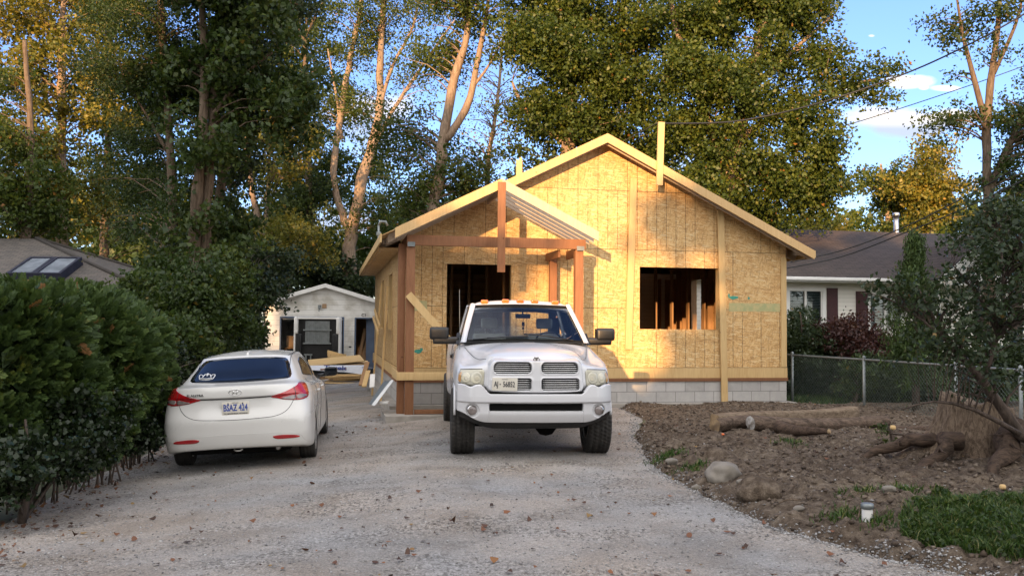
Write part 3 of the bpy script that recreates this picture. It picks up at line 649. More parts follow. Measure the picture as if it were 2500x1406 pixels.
for a, b in ((.04, .17), (3.11, 3.25)): mb = MB(); mb.box(a, b, PB-.052, PB-.047, 3.04, 3.12); mb.build('metal_bracket', M['galv'], house)
pb('deck_beam', M['pine'], (-.12, 3.3, PB-.05, PB-.01, .70, .84)); pb('deck_beam', M['pine'], (-.125, -.105, PB, -.035, .70, .86))
pb('ground_beam', M['cedar'], (.2, 3.0, PB+.02, PB+.10, .105, .18))
mb = MB(); mb.box(PZ-.075, PZ+.065, PF-.06, PF-.042, 2.60, 4.19, bev=.003); mb.build('king_post', M['cedar'], house)
zR = lambda u: zp(PZ)-.50*(u-PZ)
mb = MB(); rake(mb, PZ+.001, 3.44, PF, zR, hh); mb.build('rake_board', M['grey_pine'], house)
mb = MB()
for i, v in enumerate((PF+.32, PF+.62, PF+.92, PF+1.2)):
    mb.prism([(PZ+.02, v, zR(PZ)-.03), (3.44, v, zR(3.44)-.03), (3.44, v, zR(3.44)-.17), (PZ+.02, v, zR(PZ)-.17)], (0, -.038, 0))
    mb.prism([(PZ-.02, v, zR(PZ)-.03), (-.3, v, zp(-.3)-.03), (-.3, v, zp(-.3)-.17), (PZ-.02, v, zR(PZ)-.17)], (0, -.038, 0))
mb.box(PZ-.019, PZ+.019, PF+.002, -.04, 3.98, 4.13)
mb.build('porch_rafters', M['grey_pine'], house)
# loose parts nailed to the roof: upright boards
mb = MB(); mb.board((4.98, FO-.06, 4.42), (5.02, FO-.06, 5.66), .045, .125, up=(0, 1, 0)); mb.board((4.99, FO-.02, 4.9), (5.03, FO-.02, 5.62), .03, .05, up=(0, 1, 0))
tag(mb.build('upright_board', M['fascia'], None), 'tall pale board nailed upright to the right side of the gable edge', 'board'); bpy.data.objects['upright_board'].matrix_world = HM
mb = MB(); mb.board((2.46, .9, 4.45), (2.46, .9, 5.04), .04, .12, up=(0, 1, 0)); mb.board((2.46, .94, 4.45), (2.50, .94, 5.10), .03, .045, up=(0, 1, 0))
tag(mb.build('upright_board', M['fascia'], None), 'short stub of board standing on the left roof slope near the peak', 'board'); bpy.data.objects['upright_board.001'].matrix_world = HM
# service mast with insulator on the left eave
mb = MB(); mb.tube([(-.25, 3.0, 3.2), (-.25, 3.0, 3.85)], .025); mb.tube([(-.25, 3.0, 3.85), (-.22, 3.0, 3.93), (-.1, 3.0, 3.93), (-.06, 3.0, 3.84)], .03); mb.box(-.3, -.2, 2.96, 3.04, 3.62, 3.70, bev=.01)
o = tag(mb.build('service_mast', M['galv'], None), 'small grey electrical mast standing on the left eave of the unfinished house', 'mast'); o.matrix_world = HM
# brace boards leaning/nailed
mb = MB(); mb.board((.06, PB-.08, 2.20), (1.12, PB-.10, 1.02), .035, .13, up=(0, 1, 0)); o = tag(mb.build('diagonal_brace', M['pine'], None), 'pine board nailed diagonally from the left porch post down behind the truck', 'board'); o.matrix_world = HM
def hb(label, p0, p1, w, t, up, mat='pine', name='plank', cat='plank', group=None):
    mb = MB(); mb.board(p0, p1, w, t, up=up); o = tag(mb.build(name, M[mat], None), label, cat, group); o.matrix_world = HM; return o
hb('upright stud braced against the left side wall, nearer the porch', (-.24, 1.55, .05), (-.12, 1.75, 2.45), .09, .038, (0, 1, 0))
hb('upright stud braced against the left side wall, farther from the porch', (-.30, 4.0, .05), (-.1, 4.2, 2.6), .09, .038, (0, 1, 0))
hb('upper of two short boards nailed across the studs at the left side wall', (-.28, 1.5, 1.62), (-.20, 5.4, 2.02), .07, .03, (0, 0, 1))
hb('lower of two short boards nailed across the studs at the left side wall', (-.31, 1.52, 1.50), (-.24, 5.2, 1.84), .07, .03, (0, 0, 1))
# window frames of orange lumber in the side openings
for (a, b, c, d) in SW:
    mb = MB(); mb.box(-.012, .2, a, a+.04, c, d); mb.box(-.012, .2, b-.04, b, c, d); mb.box(-.014, .22, a+.04, b-.04, c, c+.04); mb.build('window_buck', M['pine'], house)
# green spray marks (part of the sheathing's surface, thin lettering-like dabs)
def dab(mb, u, z, w, h, seed):
    r = random.Random(seed); n = 14; pts = []
    for k in range(n):
        a = 2*PI*k/n; q = .75+.5*r.random(); pts.append((u+math.cos(a)*w*q, -.0035, z+math.sin(a)*h*q))
    mb.prism(pts, (0, -.002, 0))
for i, (u, z, w, h) in enumerate(((6.72, 2.27, .09, .035), (6.62, 2.3, .02, .05), (7.05, 2.26, .02, .03), (.14, 1.22, .03, .05), (.37, 1.17, .07, .045), (.42, 1.2, .03, .03))): mb = MB(); dab(mb, u, z, w, h, i); mb.build('spray_mark', M['green_spray'], house)
def tintmat():
    m, nt, b = newmat('green_print'); N = NT(nt); N.l.new(N.ramp(N.noise(N.coord(), 9, 5), [(.3, (.30, .33, .15)), (.7, (.52, .40, .19))]), b.inputs['Base Color']); b.inputs['Roughness'].default_value = .7; return m
M['green_print'] = tintmat()
for a, b, c, d in ((6.62, WD-.13, 1.99, 2.16), (.02, .52, 1.93, 2.12)): mb = MB(); mb.box(a, b, -.0032, -.0012, c, d); mb.build('printed_band', M['green_print'], house)
mb = MB(); mb.box(-.02, .018, -.022, -.002, .87, 3.06); mb.build('corner_board', M['pine'], house)
# ------------------------------------------------------------------ vehicle tools
def crm(Pa, t):
    """Catmull-Rom through array Pa (n,...) at parameters t"""
    n = len(Pa); k = np.clip(np.floor(t).astype(int), 0, n-2); f = (t-k).reshape(-1, *([1]*(Pa.ndim-1)))
    p0 = Pa[np.clip(k-1, 0, n-1)]; p1 = Pa[k]; p2 = Pa[k+1]; p3 = Pa[np.clip(k+2, 0, n-1)]
    return .5*((2*p1)+(-p0+p2)*f+(2*p0-5*p1+4*p2-p3)*f**2+(-p0+3*p1-3*p2+p3)*f**3)
def shell(rows, sub=8, mirror=True):
    """rows: list of (xs, ys, zs) half-outline control rows -> dense half surface mirrored; closed end at x=0"""
    A = np.array([np.stack([np.array(r, float) for r in row], -1) for row in rows])
    L, K, _ = A.shape
    B = crm(A, np.linspace(0, L-1, (L-1)*sub+1))
    Bt = B.transpose(1, 0, 2)
    # reflect for a smooth centre line
    f = Bt[1:2]*np.array([-1, 1, 1]); l = Bt[-2:-1]*np.array([-1, 1, 1])
    Bt = np.concatenate([f, Bt, l]); t = np.linspace(1, K, (K-1)*sub+1); D = crm(Bt, t); D[0, :, 0] = 0; D[-1, :, 0] = 0
    D = D.transpose(1, 0, 2)                     # rows, cols, 3
    D[..., 0] = np.maximum(D[..., 0], 0)
    nr, nc = D.shape[:2]
    V = D.reshape(-1, 3); V2 = V*np.array([-1, 1, 1]); i, j = np.meshgrid(np.arange(nc-1), np.arange(nr-1)); a = (j*nc+i).ravel()
    F1 = np.stack([a, a+1, a+nc+1, a+nc], 1); F2 = F1[:, ::-1]+len(V)
    return np.concatenate([V, V2]), np.concatenate([F1, F2])
def bm_of(V, Fc, bottom_cap=True):
    bm = bmesh.new(); vs = [bm.verts.new(v) for v in V]
    for f in Fc:
        try: bm.faces.new([vs[k] for k in f])
        except ValueError: pass
    bmesh.ops.remove_doubles(bm, verts=bm.verts, dist=.0008)
    bmesh.ops.dissolve_degenerate(bm, edges=bm.edges, dist=.0004)
    if bottom_cap:
        be = [e for e in bm.edges if e.is_boundary]
        bmesh.ops.holes_fill(bm, edges=be, sides=0)
    bmesh.ops.recalc_face_normals(bm, faces=bm.faces)
    for f in bm.faces: f.smooth = True
    return bm
def boolean(bm, cutters, name):
    """cut a closed bmesh with a list of closed bmeshes"""
    me = bpy.data.meshes.new(name); bm.to_mesh(me); o = bpy.data.objects.new(name, me); COL.objects.link(o); tmp = []
    for c in cutters:
        cm = bpy.data.meshes.new('cut'); c.to_mesh(cm); co = bpy.data.objects.new('cut', cm); COL.objects.link(co); tmp.append(co)
        md = o.modifiers.new('b', 'BOOLEAN'); md.object = co; md.operation = 'DIFFERENCE'; md.solver = 'EXACT'
    dg = bpy.context.evaluated_depsgraph_get(); dg.update(); ev = bpy.data.meshes.new_from_object(o.evaluated_get(dg))
    for co in tmp: bpy.data.objects.remove(co, do_unlink=True)
    bpy.data.objects.remove(o, do_unlink=True); ev.name = name; return ev
def cyl_cut(y, z, r, x0, x1):
    m = MB(); n = 40
    a = [(x0, y+r*math.cos(2*PI*k/n), z+r*math.sin(2*PI*k/n)) for k in range(n)]; m.prism(a, (x1-x0, 0, 0)); bmesh.ops.recalc_face_normals(m.bm, faces=m.bm.faces); return m.bm
def smooth_outline(pts, n=64):
    A = np.array(pts, float); A = np.concatenate([A[-1:], A, A[:2]]); k = len(pts); t = np.linspace(1, k+1, n, endpoint=False); return crm(A, t)
def corner_outline(pts, r=.15, n=3):
    """polygon with corners rounded by fraction r of the shorter adjacent edge"""
    out = []; k = len(pts)
    for i in range(k):
        p = np.array(pts[i], float); a = np.array(pts[i-1], float); b = np.array(pts[(i+1) % k], float)
        d = min(np.linalg.norm(a-p), np.linalg.norm(b-p))*r; pa = p+(a-p)/np.linalg.norm(a-p)*d; pb_ = p+(b-p)/np.linalg.norm(b-p)*d
        for q in range(n+1): t = q/n; out.append(pa*(1-t)**2+2*p*t*(1-t)+pb_*t*t)
    # resample edges evenly
    O = np.array(out); O2 = np.concatenate([O, O[:1]]); s = np.concatenate([[0], np.cumsum(np.linalg.norm(np.diff(O2, axis=0), axis=1))]); tt = np.linspace(0, s[-1], 72, endpoint=False)
    return np.stack([np.interp(tt, s, O2[:, 0]), np.interp(tt, s, O2[:, 1])], 1)
def patch(bvh, outline, frame, name, mat, parent, off=.003, rings=7, thick=.01, center=None):
    """conform a filled outline onto the surface; frame=(origin,right,up,dir)"""
    O, R_, U_, D_ = [Vector(q) for q in frame]; c = np.array(center) if center is not None else outline.mean(0); V = []; n = len(outline)
    ok = True
    def hit(p, extra=0):
        o = O+R_*float(p[0])+U_*float(p[1]); loc, nr, idx, ds = bvh.ray_cast(o, D_, 12)
        if loc is None: return None
        if nr.dot(D_) > 0: nr = -nr
        return loc+nr*(off+extra)
    rr = [1-(k/rings) for k in range(rings)]
    bm = bmesh.new(); grid = []
    last = None
    for k, r in enumerate([1.0]+rr):
        row = []
        for q in outline:
            p = c+(np.array(q)-c)*r
            h = hit(p, -thick if k == 0 else 0)
            if h is None: h = last or (O+D_*2)
            last = h; row.append(bm.verts.new(h))
        grid.append(row)
    cv = bm.verts.new(hit(c) or last)
    for k in range(len(grid)-1):
        for i in range(n): f = bm.faces.new((grid[k][i], grid[k][(i+1) % n], grid[k+1][(i+1) % n], grid[k+1][i])); f.smooth = k > 0
    for i in range(n): bm.faces.new((grid[-1][i], grid[-1][(i+1) % n], cv)).smooth = True
    bmesh.ops.recalc_face_normals(bm, faces=bm.faces)
    me = bpy.data.meshes.new(name); bm.to_mesh(me); bm.free(); return link(name, me, mat, parent)
def seam(bvh, pts, frame, mb, r=.003, n=None):
    O, R_, U_, D_ = [Vector(q) for q in frame]; A = np.array(pts, float); m_ = n or max(8, len(pts)*8); L = crm(A, np.linspace(0, len(A)-1, m_)); out = []
    for p in L:
        loc, nr, i, d = bvh.ray_cast(O+R_*float(p[0])+U_*float(p[1]), D_, 12)
        if loc is not None: out.append(loc)
    if len(out) > 2: mb.tube(out, r, 5)
def text(parent, name, body, size, M4, mat, ext=.0015, sx=1.0, bold=0.0):
    c = bpy.data.curves.new(name, 'FONT'); c.body = body; c.size = size; c.extrude = ext; c.align_x = 'CENTER'; c.align_y = 'CENTER'; c.offset = bold; c.resolution_u = 3
    o = bpy.data.objects.new(name, c); COL.objects.link(o); dg = bpy.context.evaluated_depsgraph_get(); dg.update(); me = bpy.data.meshes.new_from_object(o.evaluated_get(dg)); bpy.data.objects.remove(o, do_unlink=True)
    me.transform(M4 @ Matrix.Diagonal((sx, 1, 1, 1))); return link(name, me, mat, parent)
def wheel(parent, name, x, y, z, R, wd, rim, side, tread='road', spokes=10):
    """wheel on +x or -x side. R tyre radius, wd width, rim radius; side=+1 -> outer face towards +x"""
    w = thing(name, (x, y, z)); w.parent = parent
    nth, prof = 200, [(-.5, .80), (-.5, .90), (-.47, .965), (-.40, .992), (-.33, 1.0), (-.27, 1.), (-.22, 1.), (-.16, 1), (-.1, 1), (-.04, 1), (.04, 1), (.1, 1), (.16, 1), (.22, 1), (.27, 1.), (.33, 1.0), (.40, .992), (.47, .965), (.5, .90), (.5, .80)]
    prof = [(-.47, .70)]+prof+[(.47, .70)]
    th = np.linspace(0, 2*PI, nth, endpoint=False); V = []
    for k, (a, r) in enumerate(prof):
        rr = np.full(nth, R*r)
        if tread == 'lug' and .89 < r:
            ph = np.floor(th/(2*PI)*50); pz = (k % 4)
            cut = (np.mod(th/(2*PI)*50+(.5 if (k//2) % 2 else 0)+(a*1.2), 1) < .24)
            rr = rr-np.where(cut, .013, 0)-(.013 if k in (6, 10, 13, 16) else 0)
        elif tread == 'road' and .99 < r:
            rr = rr-np.where(np.mod(th/(2*PI)*66+a*2, 1) < .18, .004, 0)-(.007 if k in (6, 10, 13, 16) else 0)
        V.append(np.stack([np.full(nth, a*wd), rr*np.cos(th), rr*np.sin(th)], 1))
    V = np.concatenate(V); F_ = []
    i = np.arange(nth); j = (i+1) % nth
    for k in range(len(prof)-1): F_.append(np.stack([k*nth+i, k*nth+j, (k+1)*nth+j, (k+1)*nth+i], 1))
    link('tyre', npmesh('tyre', V, np.concatenate(F_), False), M['rubber'], w)
    mb = MB(); s = side
    mb.lathe([(rim*1.04, s*wd*.44), (rim*1.0, s*wd*.47), (rim*.93, s*wd*.44), (rim*.90, s*wd*.15), (rim*.90, -s*wd*.42), (rim*1.03, -s*wd*.44)], n=40)
    mb.lathe([(rim*.92, s*wd*.12), (.0001, s*wd*.10)], n=40)
    mb.lathe([(rim*.22, s*wd*.13), (rim*.2, s*wd*.40), (rim*.14, s*wd*.43), (.0001, s*wd*.43)], n=20)
    for k in range(spokes):
        a = 2*PI*k/spokes; ca, sa = math.cos(a), math.sin(a); mb.board((s*wd*.36, rim*.15*ca, rim*.15*sa), (s*wd*.38, rim*.94*ca, rim*.94*sa), rim*.14, .03, up=(0, -sa, ca))
    mb.build('rim', M['alloy'], w); return w
def frame_rear(y0=-3): return ((0, y0, 0), (1, 0, 0), (0, 0, 1), (0, 1, 0))
def frame_side(s, x0=3): return ((s*x0, 0, 0), (0, 1, 0), (0, 0, 1), (-s, 0, 0))
# ------------------------------------------------------------------ the white saloon
CX, CY = -3.35, 11.28
car = thing('parked_car', (CX, CY, -.16), 0, 'white four door sedan seen from behind, crown sticker on its tinted rear window', 'car')
car.rotation_euler = (Matrix.Rotation(math.atan(.148), 3, 'Z') @ Matrix.Rotation(-.05, 3, 'Y')).to_euler()
car.scale = (1.02, 1, 1)
CARROWS = [
 ([0, .42, .72, .80, .80, .80, .80, .62, 0], [.12, .13, .19, .42, 1.0, 2.2, 3.6, 4.2, 4.42], [.30, .295, .27, .22, .19, .18, .19, .2, .2]),
 ([0, .44, .77, .862, .865, .85, .86, .70, 0], [.045, .06, .14, .40, 1, 2.2, 3.6, 4.25, 4.5], [.30, .295, .28, .25, .22, .2, .22, .26, .28]),
 ([0, .46, .80, .882, .885, .872, .885, .74, 0], [.01, .025, .115, .40, 1, 2.2, 3.6, 4.28, 4.53], [.42, .415, .40, .40, .4, .4, .4, .42, .42]),
 ([0, .46, .81, .888, .888, .872, .888, .74, 0], [.0, .018, .11, .40, 1, 2.2, 3.6, 4.28, 4.53], [.52, .515, .51, .50, .5, .5, .5, .5, .5]),
 ([0, .46, .81, .888, .89, .885, .89, .74, 0], [.0, .02, .12, .40, 1, 2.2, 3.6, 4.25, 4.5], [.64, .64, .64, .63, .62, .60, .60, .58, .58]),
 ([0, .46, .79, .882, .89, .89, .88, .72, 0], [.045, .065, .17, .42, 1, 2.2, 3.58, 4.2, 4.46], [.77, .77, .78, .78, .77, .74, .72, .64, .66]),
 ([0, .45, .76, .868, .885, .885, .87, .70, 0], [.06, .085, .21, .45, 1, 2.2, 3.55, 4.15, 4.42], [.895, .897, .905, .90, .88, .86, .82, .7, .72]),
 ([0, .45, .745, .855, .875, .88, .86, .69, 0], [.035, .062, .205, .47, 1, 2.2, 3.55, 4.12, 4.4], [.925, .927, .935, .94, .92, .89, .84, .71, .73]),
 ([0, .44, .71, .82, .85, .86, .82, .65, 0], [.05, .08, .25, .52, 1, 2.2, 3.5, 4.05, 4.3], [1.035, 1.032, 1.03, 1.02, .985, .935, .88, .76, .79]),
 ([0, .43, .68, .77, .80, .83, .78, .6, 0], [.10, .13, .31, .6, 1.05, 2.2, 3.4, 3.85, 4.05], [1.06, 1.057, 1.052, 1.045, 1.01, .955, .91, .83, .85]),
 ([0, .42, .66, .735, .765, .79, .73, .5, 0], [.40, .42, .50, .70, 1.12, 2.2, 3.2, 3.45, 3.55], [1.095, 1.092, 1.085, 1.07, 1.035, .985, .97, .96, .99]),
 ([0, .39, .60, .66, .70, .72, .65, .42, 0], [.72, .74, .83, 1.0, 1.35, 2.2, 2.85, 3.02, 3.08], [1.235, 1.23, 1.215, 1.21, 1.20, 1.19, 1.19, 1.2, 1.22]),
 ([0, .36, .545, .58, .60, .61, .57, .36, 0], [1.05, 1.07, 1.13, 1.25, 1.5, 2.1, 2.5, 2.62, 2.68], [1.375, 1.37, 1.355, 1.35, 1.355, 1.36, 1.36, 1.37, 1.38]),
 ([0, .33, .50, .53, .55, .56, .52, .33, 0], [1.12, 1.14, 1.2, 1.32, 1.55, 2.1, 2.45, 2.55, 2.6], [1.40, 1.395, 1.38, 1.38, 1.385, 1.39, 1.385, 1.39, 1.40]),
 ([0, .16, .25, .27, .3, .32, .3, .2, 0], [1.5, 1.5, 1.55, 1.6, 1.7, 2.0, 2.2, 2.25, 2.28], [1.445, 1.443, 1.435, 1.43, 1.43, 1.43, 1.43, 1.43, 1.435]),
 ([0, .0, .0, .0, .0, .0, .0, .0, 0], [1.85, 1.85, 1.86, 1.87, 1.9, 1.95, 1.98, 1.99, 2.0], [1.452]*9),
]
cv, cf = shell(CARROWS, 7); bm = bm_of(cv, cf); cbvh = BVHTree.FromBMesh(bm)
RW, FW_, TR = .985, 3.685, .325
cuts = [cyl_cut(yy, .335, .365, s*.60, s*1.2) for yy in (RW, FW_) for s in (-1, 1)]
me = boolean(bm, cuts, 'body')
for p in me.polygons: p.use_smooth = True
link('body', me, M['paint_car'], car)
fr = frame_rear()
rw = patch(cbvh, corner_outline([(-.64, 1.10), (-.3, 1.085), (0, 1.082), (.3, 1.085), (.64, 1.10), (.535, 1.345), (.3, 1.368), (0, 1.374), (-.3, 1.368), (-.535, 1.345)], .22), fr, 'rear_window', M['tint_glass'], car, .002, 9, .004)
def tailcoords(s): return [(s*x, z) for x, z in ((.415, .905), (.56, .955), (.70, 1.01), (.775, 1.045), (.868, 1.035), (.885, .985), (.845, .875), (.72, .838), (.58, .850), (.49, .872))]
for s in (-1, 1):
    fl = ((-s*0, -3, 0), (1, 0, 0), (0, 0, 1), (0, 1, 0))
    # lamp is projected diagonally so that it wraps the corner
    a = math.radians(32)*s; D_ = Vector((-math.sin(a), math.cos(a), 0)); R_ = Vector((math.cos(a), math.sin(a), 0)); Cc = Vector((s*.66, .2, 0))
    def tc(x, z): return ((x-s*.66)*1.12+(0), z)
    O_ = Cc-D_*3
    tl = patch(cbvh, smooth_outline([tc(*q) for q in tailcoords(s)], 72), (O_, R_, (0, 0, 1), D_), 'tail_light', M['red_lens'], car, .006, 8, .012)
    patch(cbvh, smooth_outline([tc(s*x, z) for x, z in ((.52, .872), (.60, .893), (.66, .900), (.66, .855), (.60, .852))], 40), (O_, R_, (0, 0, 1), D_), 'reversing_lens', M['clear_lens'], tl, .008, 4, .003)
    patch(cbvh, smooth_outline([tc(s*x, z) for x, z in ((.69, .897), (.76, .905), (.83, .888), (.80, .872), (.72, .855), (.69, .855))], 40), (O_, R_, (0, 0, 1), D_), 'dark_lens', M['clear_lens'], tl, .008, 4, .003)
    mbx = MB(); seam(cbvh, [tc(s*.675, .845), tc(s*.673, .93), tc(s*.672, 1.0)], (O_-D_*0, R_, (0, 0, 1), D_), mbx, .0085); 
    if len(mbx.bm.verts): mbx.build('divider', M['black_plastic'], tl)
    patch(cbvh, smooth_outline([(s*.43, .415), (s*.52, .428), (s*.70, .415), (s*.735, .385), (s*.60, .378), (s*.47, .383)], 40), fr, 'rear_reflector', M['red_lens'], car, .004, 5, .006)
    # side glass
    fs = frame_side(s)
    patch(cbvh, corner_outline([(.98, 1.115), (1.45, 1.075), (2.0, 1.04), (2.08, 1.04), (2.02, 1.325), (1.65, 1.325), (1.35, 1.29)], .18), fs, 'side_window', M['tint_glass'], car, .003, 7, .004)
    patch(cbvh, corner_outline([(2.15, 1.035), (2.55, 1.015), (3.05, .995), (2.86, 1.13), (2.50, 1.29), (2.38, 1.325), (2.10, 1.328)], .16), fs, 'side_window', M['tint_glass'], car, .003, 7, .004)
    for ln_ in ([(2.12, 1.03), (2.13, .75), (2.13, .45), (2.12, .28)], [(1.05, 1.05), (1.2, .95), (1.35, .80), (1.38, .55), (1.42, .28)], [(3.15, .98), (3.2, .8), (3.2, .5), (3.15, .3)]): mbx = MB(); seam(cbvh, ln_, fs, mbx, .004); mbx.build('door_seam', M['black_plastic'], car)
    for yy in (1.55, 2.45):
        mbx = MB(); loc, nr, i, d = cbvh.ray_cast(Vector((s*3, yy, .865)), Vector((-s, 0, 0)), 9); mbx.tube([loc+Vector((s*-.005, -.1, 0)), loc+Vector((s*.022, -.06, .004)), loc+Vector((s*.024, .05, .004)), loc+Vector((s*-.005, .1, 0))], .012, 8); mbx.build('door_handle', M['paint_car'], car)
    mbx = MB(); mbx.box(-.055, .055, -.05, .05, -.068, .068, Matrix.Translation((s*1.0, 3.0, 1.04)) @ Matrix.Diagonal((1.75, 1.2, 1, 1)), .035)
    mbx.tube([(s*.80, 3.02, .985), (s*.92, 3.01, 1.0)], [.03, .025], 8); mir = mbx.build('side_mirror', M['black_plastic'], car)
    mbx = MB(); mbx.box(-.085, .085, -.004, .004, -.052, .052, Matrix.Translation((s*1.0, 2.938, 1.04)), .003); mbx.build('mirror_glass', M['tint_glass'], mir)
    for yy in (RW, FW_): wheel(car, 'wheel', s*.775, yy, .325, TR, .205, .215, s, 'road', 10)
mb = MB()
seam(cbvh, [(-.415, .905), (-.2, .899), (0, .897), (.2, .899), (.415, .905)], fr, mb, .0065)
mb.build('lid_crease', M['black_plastic'], car)
mb = MB(); seam(cbvh, [(.675, .842), (.64, .775), (.585, .715), (.49, .672), (.35, .655), (0, .645), (-.35, .655), (-.49, .672), (-.585, .715), (-.64, .775), (-.675, .842)], fr, mb, .0035, 90); mb.build('boot_seam', M['black_plastic'], car)
mb = MB(); seam(cbvh, [(-.86, .30), (-.80, .345), (-.74, .425), (-.62, .452), (-.3, .462), (0, .465), (.3, .462), (.62, .452), (.74, .425), (.80, .345), (.86, .30)], fr, mb, .003, 90); mb.build('bumper_crease', M['paint_car'], car)
for s in (-1, 1):
    mb = MB(); seam(cbvh, [(s*.575, 1.12), (s*.575, 1.24), (s*.57, 1.345), (s*.565, 1.40)], fr, mb, .005); O_t = ((0, 0, 5), (1, 0, 0), (0, 1, 0), (0, 0, -1)); seam(cbvh, [(s*.535, 1.18), (s*.545, 1.5), (s*.555, 2.2)], O_t, mb, .006); mb.build('roof_seam', M['black_plastic'], car)
# plate, badge, lettering, sticker, aerial
Mr = lambda x, y, z, tilt=.0: Matrix.Translation((x, y, z)) @ Matrix.Rotation(PI/2+tilt, 4, 'X')
mb = MB(); mb.box(-.158, .158, .022, .03, .705, .865, bev=.003); pl = mb.build('licence_plate', M['plate'], car)
text(pl, 'lettering', 'BSAZ 424', .112, Mr(0, .0205, .790), M['blue_ink'], sx=.62, bold=.003)
text(pl, 'lettering', 'OZ NEWMARKET HYUNDAI', .0195, Mr(0, .0205, .722), M['dark_ink'], sx=1.12, bold=.0006); text(pl, 'lettering', 'ONTARIO', .017, Mr(0, .0205, .852), M['dark_ink'], sx=1)
for s in (-1, 1): mb = MB(); mb.lathe([(.009, 0), (.0001, -.003)], Matrix.Translation((s*.085, .0215, .845)) @ Matrix.Rotation(-PI/2, 4, 'Z') @ Matrix.Rotation(PI, 4, 'Z'), 10); mb.build('plate_bolt', M['dark_ink'], pl)
mb = MB(); mb.box(-.002, .008, .019, .021, .785, .797); mb.build('plate_mark', M['dark_ink'], pl)
def on(b, x, z, fr=fr):
    loc, nr, i, d = b.ray_cast(Vector((x, -3, z)), Vector((0, 1, 0)), 9); return loc
mb = MB(); q = on(cbvh, 0, .978); ring = [(.073*math.cos(t), 0, .037*math.sin(t)) for t in np.linspace(0, 2*PI, 33)]
mb.tube([Vector(p)+q+Vector((0, -.003-.0*p[2], 0)) for p in ring], .0048, 6, False)
mb.tube([q+Vector((-.033, -.003, -.026)), q+Vector((-.012, -.004, .026))], .0055, 6); mb.tube([q+Vector((.012, -.003, -.026)), q+Vector((.036, -.004, .024))], .0055, 6); mb.tube([q+Vector((-.03, -.003, -.008)), q+Vector((0, -.004, .002)), q+Vector((.03, -.004, .01))], .0055, 6)
mb.build('badge', M['chrome'], car)
q = on(cbvh, -.47, .96); text(car, 'model_lettering', 'ELANTRA', .037, Matrix.Translation(q+Vector((0, -.016, 0))) @ Matrix.Rotation(-.12, 4, 'Z') @ Matrix.Rotation(PI/2, 4, 'X'), M['chrome'], .003, 1.25, .001)
mb = MB()    # crown sticker on the glass
def gl(x, z): l_ = cbvh.ray_cast(Vector((x, -3, z)), Vector((0, 1, 0)), 9)[0]; return l_+Vector((0, -.004, .004))
cx, cz = -.42, 1.155
for pts in ([(-.085, -.03), (-.04, -.04), (0, -.042), (.04, -.04), (.085, -.03)], [(-.085, -.03), (-.10, .02), (-.08, .032), (-.055, .02), (-.05, -.005)], [(.085, -.03), (.10, .02), (.08, .032), (.055, .02), (.05, -.005)], [(-.05, .0), (-.035, .032), (-.01, .035), (0, .015), (.01, .035), (.035, .032), (.05, 0)], [(0, .015), (0, .055)], [(-.015, .045), (.015, .045)], [(-.075, -.015), (0, -.025), (.075, -.015)]):
    A = crm(np.array(pts, float), np.linspace(0, len(pts)-1, 6*len(pts))); mb.tube([gl(cx+p[0], cz+p[1]*.8) for p in A], .0055, 5)
mb.build('crown_decal', M['decal'], rw)
mb = MB(); mb.prism([(-.012, 1.16, 1.385), (-.016, 1.36, 1.41), (0, 1.30, 1.455), (0, 1.19, 1.435)], (.026, 0, 0)); mb.build('roof_aerial', M['paint_car'], car)
mb = MB(); mb.box(-.60, .60, .35, 4.2, .20, .30); mb.box(-.15, .55, .5, .9, .16, .28, bev=.04); mb.tube([(-.66, .93, .33), (.66, .93, .33)], .04)
mb.build('underbody', M['dark'], car)
mb = MB(); mb.tube([(.47, .16, .255), (.47, .5, .24)], .025); mb.build('exhaust', M['alloy'], car)
mb = MB(); mb.tube([(-.05, .16, .262), (-.02, .13, .25), (.02, .13, .25), (.05, .16, .262)], .009); mb.build('tow_eye', M['paint_car'], car)
